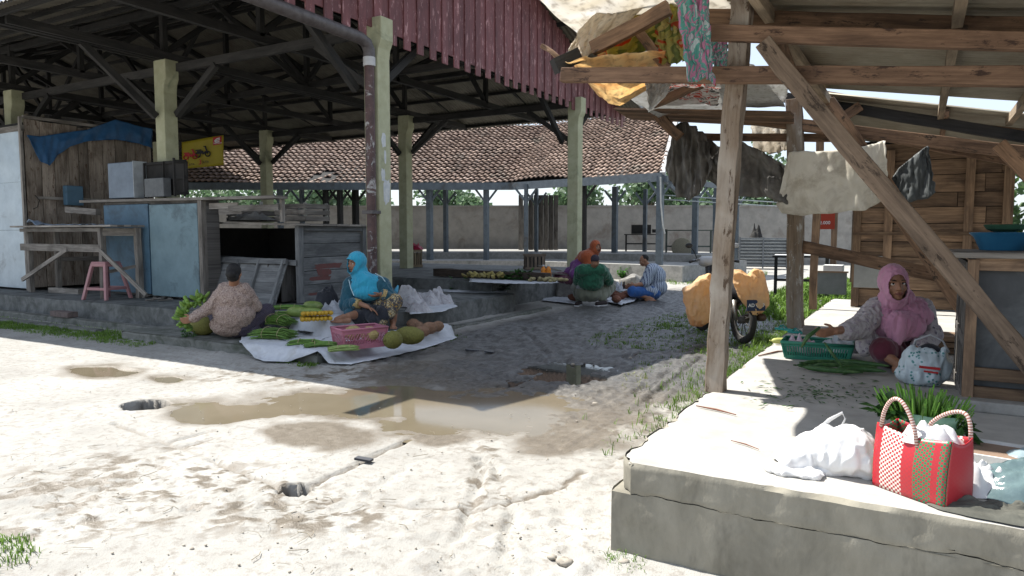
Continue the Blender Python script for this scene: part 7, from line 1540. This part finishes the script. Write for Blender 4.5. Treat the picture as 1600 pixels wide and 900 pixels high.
# ================================================================== MOTORBIKE
S_ = 1.12; c = W(1160, 537, 0); hd = math.atan2(cam_dir(-.16, 1).y, cam_dir(-.16, 1).x)-R(90)
bk = thing('motorbike', 'small dark motorbike parked on the grass, seen from behind', 'motorbike', c, hd); bk.scale = (S_,)*3
RUB = mat('tyre rubber', (.03, .028, .026), None, 30, .9, .4); CHR = mat('dull metal', (.30, .29, .27), (.2, .19, .18), 12, .4, .1, metal=.8); BODYB = mat('black bike plastic', (.02, .02, .022), None, 5, .3, 0); BODYW = mat('white bike plastic', (.45, .46, .47), None, 5, .3, 0)
def wheel(y):
    mb = MB(); R0 = .26
    pts = [(0, y+R0*math.cos(a), .30+R0*math.sin(a)) for a in [2*math.pi*k/28 for k in range(29)]]; mb.tube(pts, .042, 10, cap=False); tyre = mb.build('wheel', RUB, bk, smooth=True)
    mb = MB(); mb.tube([(0, y+.215*math.cos(a), .30+.215*math.sin(a)) for a in [2*math.pi*k/28 for k in range(29)]], .014, 6, cap=False)
    for k in range(9): a = 2*math.pi*k/9; mb.tube([(0, y, .3), (0, y+.21*math.cos(a), .3+.21*math.sin(a))], .006, 5)
    mb.tube([(-.06, y, .3), (.06, y, .3)], .045, 12); mb.build('rim', mat('dirty rim', (.08, .075, .07), None, 20, .7, .3), tyre, smooth=True)
wheel(0); wheel(1.22)
mb = MB(); cap(mb, (0, -.15, .62), (0, .25, .66), .075, .10); cap(mb, (0, .25, .6), (0, .55, .42), .10, .09); cap(mb, (0, .55, .42), (0, .85, .55), .08, .08); cap(mb, (0, .85, .5), (0, .98, .92), .09, .07); remesh(mb, 'body', .012, BODYB, bk, 3)
mb = MB(); cap(mb, (0, -.12, .74), (0, .55, .72), .095, .085, .55); remesh(mb, 'seat', .012, mat('black vinyl', (.025, .024, .024), None, 8, .5, .1), bk, 2)
mb = MB(); cap(mb, (0, .40, .36), (0, .62, .30), .11, .09); mb.build('engine', CHR, bk, smooth=True)
mb = MB(); mb.tube([(0, 1.22, .30), (0, 1.05, .80), (0, 1.0, .95)], .03, 8); mb.tube([(-.055, 1.22, .3), (-.055, 1.04, .8)], .02, 8); mb.tube([(.055, 1.22, .3), (.055, 1.04, .8)], .02, 8); mb.build('fork', CHR, bk, smooth=True)
mb = MB(); mb.tube([(-.34, .86, 1.0), (-.2, .95, 1.03), (0, 1.0, 1.0), (.2, .95, 1.03), (.34, .86, 1.0)], .012, 8); hb = mb.build('handlebar', CHR, bk, smooth=True)
for s in (-1, 1):
    mb = MB(); mb.tube([(s*.25, .92, 1.02), (s*.36, .84, 1.0)], .019, 8); mb.build('grip', BODYB, hb, smooth=True)
    mb = MB(); mb.tube([(s*.2, .96, 1.03), (s*.27, .93, 1.15), (s*.32, .92, 1.2)], .006, 5); mb.ell((s*.34, .92, 1.22), .055, .012, .035, 12, 8); mb.build('mirror', BODYW if s > 0 else BODYB, hb, smooth=True)
    mb = MB(); mb.tube([(s*.10, 0, .3), (s*.10, .05, .55)], .03, 8); mb.build('shock_absorber', CHR, bk, smooth=True)
mb = MB(); cap(mb, (-.10, .98, 1.0), (.10, .98, 1.0), .075, .075); remesh(mb, 'front_cowl', .012, BODYW, bk, 2)
mb = MB(); mb.grid(lambda u, v_: ((u-.5)*.10, -.30*math.cos(R(20+120*v_)), .30+.32*math.sin(R(20+120*v_))-.01*(2*u-1)**2), 6, 14); q = mb.build('mudguard', BODYB, bk, smooth=True)
mb = MB(); cap(mb, (0, -.23, .66), (0, -.25, .66), .045, .045); mb.build('tail_lamp', mat('red lamp', (.45, .01, .01), None, 4, .2, 0), bk, smooth=True)
mb = MB(); mb.box(-.12, .12, -.325, -.315, .45, .585); pl = mb.build('number_plate', mat('dark blue plate', (.02, .035, .08)), bk)
text_mesh('AD 4867', 'plate_text', WHT, (-.105, -.327, .50), .058, (1, 0, 0), (0, 0, 1), pl)
mb = MB(); mb.tube([(.13, -.25, .36), (.13, .1, .33), (.13, .45, .25)], [.048, .045, .02], 12); mb.build('exhaust', mat('brown exhaust', (.10, .065, .045), None, 9, .5, .1, metal=.5), bk, smooth=True)
# orange sacks slung over the seat
ORB = mat('orange woven sack', (.82, .56, .30), (.74, .46, .22), 5, .7, .2, .006, dirt=(.60, .40, .26), dsc=2, dth=(.5, .75), trans=.35)
def pann(px0, px1, pts, d, lab, seed):
    # front outline in photograph pixels at distance d, thickened away from the viewer
    mb = MB(); f_ = [J(x, y, d) for x, y in pts]; bk_ = [J(x, y, d+.30) for x, y in pts]; n = len(pts); c0 = sum(f_, Vector())/n; c1 = sum(bk_, Vector())/n
    rings = [[c0.lerp(p, .45)-cam_dir(0, .05) for p in f_], [c0.lerp(p, .85)-cam_dir(0, .035) for p in f_], f_, [a.lerp(b2, .5)+(a-c0)*.05 for a, b2 in zip(f_, bk_)], bk_, [c1.lerp(p, .5) for p in bk_]]
    for r_ in rings: mb.v += [tuple(p+Vector([mnoise.noise(p*9+Vector((seed+q, 0, 0)))*.045 for q in range(3)])) for p in r_]
    for k in range(len(rings)-1):
        for i in range(n): a = k*n+i; b_ = k*n+(i+1) % n; mb.face((a, b_, b_+n, a+n), None, .5)
    mb.face(list(range(n))[::-1], None, .5); mb.face([(len(rings)-1)*n+i for i in range(n)], None, .5)
    o = remesh(mb, 'orange_sack', .014, ORB, None, 4, .018, 11, .6, seed=seed*5); return tag(o, lab, 'sack', 'orange sacks on the motorbike')
pann(0, 0, [(1068, 452), (1080, 446), (1092, 436), (1108, 430), (1112, 450), (1113, 480), (1110, 500), (1096, 508), (1084, 506), (1076, 490), (1072, 470)], 9.75, 'orange woven sack slung on the left side of the motorbike', 1)
pann(0, 0, [(1144, 422), (1156, 424), (1170, 432), (1180, 422), (1192, 424), (1194, 438), (1198, 458), (1199, 478), (1188, 488), (1176, 492), (1164, 476), (1156, 462), (1150, 448)], 9.55, 'orange woven sack slung on the right side of the motorbike, with raised corners', 2)

# ================================================================== GRASS AND SMALL LITTER
def grass(name, region, n, h, lab, lean=.6, w_=.006, seed=0, m_=GRASS, z=0):
    rs = random.Random(seed); mb = MB()
    for k in range(n):
        p = region(rs)
        if p is None: continue
        hh = h*rs.uniform(.5, 1.2)*(.6+.8*abs(mnoise.noise(p*1.7))); blades(mb, (p.x, p.y, z-.01), 3, hh, .03, w_, lean, rs)
    o = mb.build(name, m_); tag(o, lab, 'grass'); o['kind'] = 'stuff'; return o
def reg_px(poly):        # scatter over a quadrilateral patch of ground
    P_ = [W(*q) for q in poly]
    def f(rs):
        u, v_ = rs.random(), rs.random(); p = P_[0].lerp(P_[1], u).lerp(P_[3].lerp(P_[2], u), v_)
        return p if mnoise.noise(p*2.2)+rs.random()*.7 > .15 else None
    return f
grass('grass', lambda rs: (lambda p: p if mnoise.noise(p*1.3)+rs.random()*.6 > .1 else None)(Vector((rs.uniform(-17, -9.2), 6.05+rs.uniform(-.45, .5)*(.5+.5*rs.random()), 0))), 7000, .075, 'grass strip along the kerb of the pavilion', seed=1, w_=.004)
grass('grass', lambda rs: Vector((-1.32-abs(rs.gauss(0, .32)), 4.4+8*rs.random()**.6, 0)) if rs.random() > .3 else None, 5200, .15, 'grass growing along the left side of the stall platform', seed=2, w_=.0038)
grass('grass', lambda rs: Vector((rs.uniform(-3.2, 6), rs.uniform(13.1, 26), 0)), 15000, .22, 'sunny grass field behind the timber stall', seed=3, w_=.016)
grass('grass', lambda rs: (lambda p: p if mnoise.noise(p*1.1)+rs.random()*.8 > .25 else None)(Vector((rs.uniform(-4.2, -1.3), rs.uniform(8.9, 13.5), 0))), 4200, .09, 'grass patch around the motorbike', seed=12, w_=.005)
grass('grass', reg_px([(1000, 500), (1110, 500), (1100, 560), (990, 590)]), 500, .07, 'thin grass at the edge of the muddy lane', seed=4, w_=.004)
grass('grass', reg_px([(975, 585), (1010, 585), (1015, 610), (975, 610)]), 120, .09, 'small dry tuft in the wet sand', seed=5, w_=.003, m_=mat('dry grass', (.34, .36, .14), (.24, .27, .09), 5, .7, 0, rndamt=.4, trans=.3))
grass('grass', reg_px([(1040, 420), (1200, 425), (1190, 450), (1040, 445)]), 2200, .16, 'grass before the tiled shed floor', seed=6)
grass('grass', reg_px([(-70, 850), (45, 840), (60, 880), (-60, 910)]), 260, .10, 'sunlit grass tuft in the near left corner', seed=7, w_=.003)
grass('grass', reg_px([(945, 862), (1000, 868), (1010, 890), (960, 895)]), 60, .07, 'few blades at the foot of the broken platform corner', seed=8, w_=.002)
grass('grass', reg_px([(430, 558), (500, 566), (492, 576), (430, 566)]), 160, .07, 'grass poking out under the white sheet', seed=9); grass('grass', reg_px([(650, 535), (720, 522), (735, 530), (660, 548)]), 260, .06, 'grass fringe right of the white sheet', seed=10)
grass('grass', reg_px([(600, 470), (700, 480), (690, 475), (620, 465)]), 5, .04, 'sparse blades at the floor corner', seed=11)
mb = MB()
for k in range(330):
    px = random.uniform(-50, 960); py = random.uniform(560, 920)
    if px > 940: continue
    p = W(px, py); r_ = random.choice((.003, .004, .005, .007)); mb.ell((p.x, p.y, r_*.3+.004), r_*random.uniform(.8, 1.8), r_, r_*.7, 5, 4)
for (px, py, r_) in ((1000-120, 880, .03), (885, 882, .03), (862, 872, .02), (905, 886, .015), (300, 858, .01), (975, 880, .022), (895, 570, .02), (985, 560, .02), (930, 632, .022)): p = W(px, py); mb.ell((p.x, p.y, r_*.3), r_*1.3, r_, r_*.7, 9, 7, jit=.15)
o = mb.build('pebbles', mat('pale stones', (.40, .36, .30), (.28, .25, .21), 30, .9, .3), smooth=True); tag(o, 'small stones scattered over the sunny ground', 'pebbles'); o['kind'] = 'stuff'
mb = MB()
for k in range(170):
    px = random.choice((random.gauss(80, 90), random.gauss(470, 60), random.uniform(0, 950))); py = random.gauss(790, 60) if px < 700 else random.uniform(560, 880)
    if px > 930: continue
    p = W(px, py); a = random.uniform(0, 3.14); L = random.uniform(.01, .06); mb.tube([p+Vector((-L*math.cos(a), -L*math.sin(a), .010)), p+Vector((L*.1, L*.12, .014)), p+Vector((L*math.cos(a+.3), L*math.sin(a+.3), .012))], random.choice((.0009, .0012, .002)), 4)
o = mb.build('straw_litter', mat('dry straw', (.30, .26, .19), (.18, .15, .11))); tag(o, 'bits of dry straw and twigs scattered on the ground', 'litter'); o['kind'] = 'stuff'
LIT2 = [(732, 548, .10), (760, 553, .05), (372, 720, .05), (230, 668, .03)]
for k, (px, py, L) in enumerate(((737, 549, .09), (764, 552, .06), (567, 722, .06))):
    mb = MB(); p = W(px, py); mb.beam(p+Vector((-L, 0, .02)), p+Vector((L, .02, .015)), .05, .015); tag(mb.build('scrap', BLACKF), ('larger black rubber scrap on the shaded mud', 'smaller black rubber scrap on the shaded mud', 'dark sliver lying on the sunny concrete')[k], 'scrap')

tree(C2W(9.6, 15), 3.2, 1.3, 'leafy green bush glimpsed right of the board house', lf=LEAF, seed=77, n=1800, ls=.16, trunkh=.15)
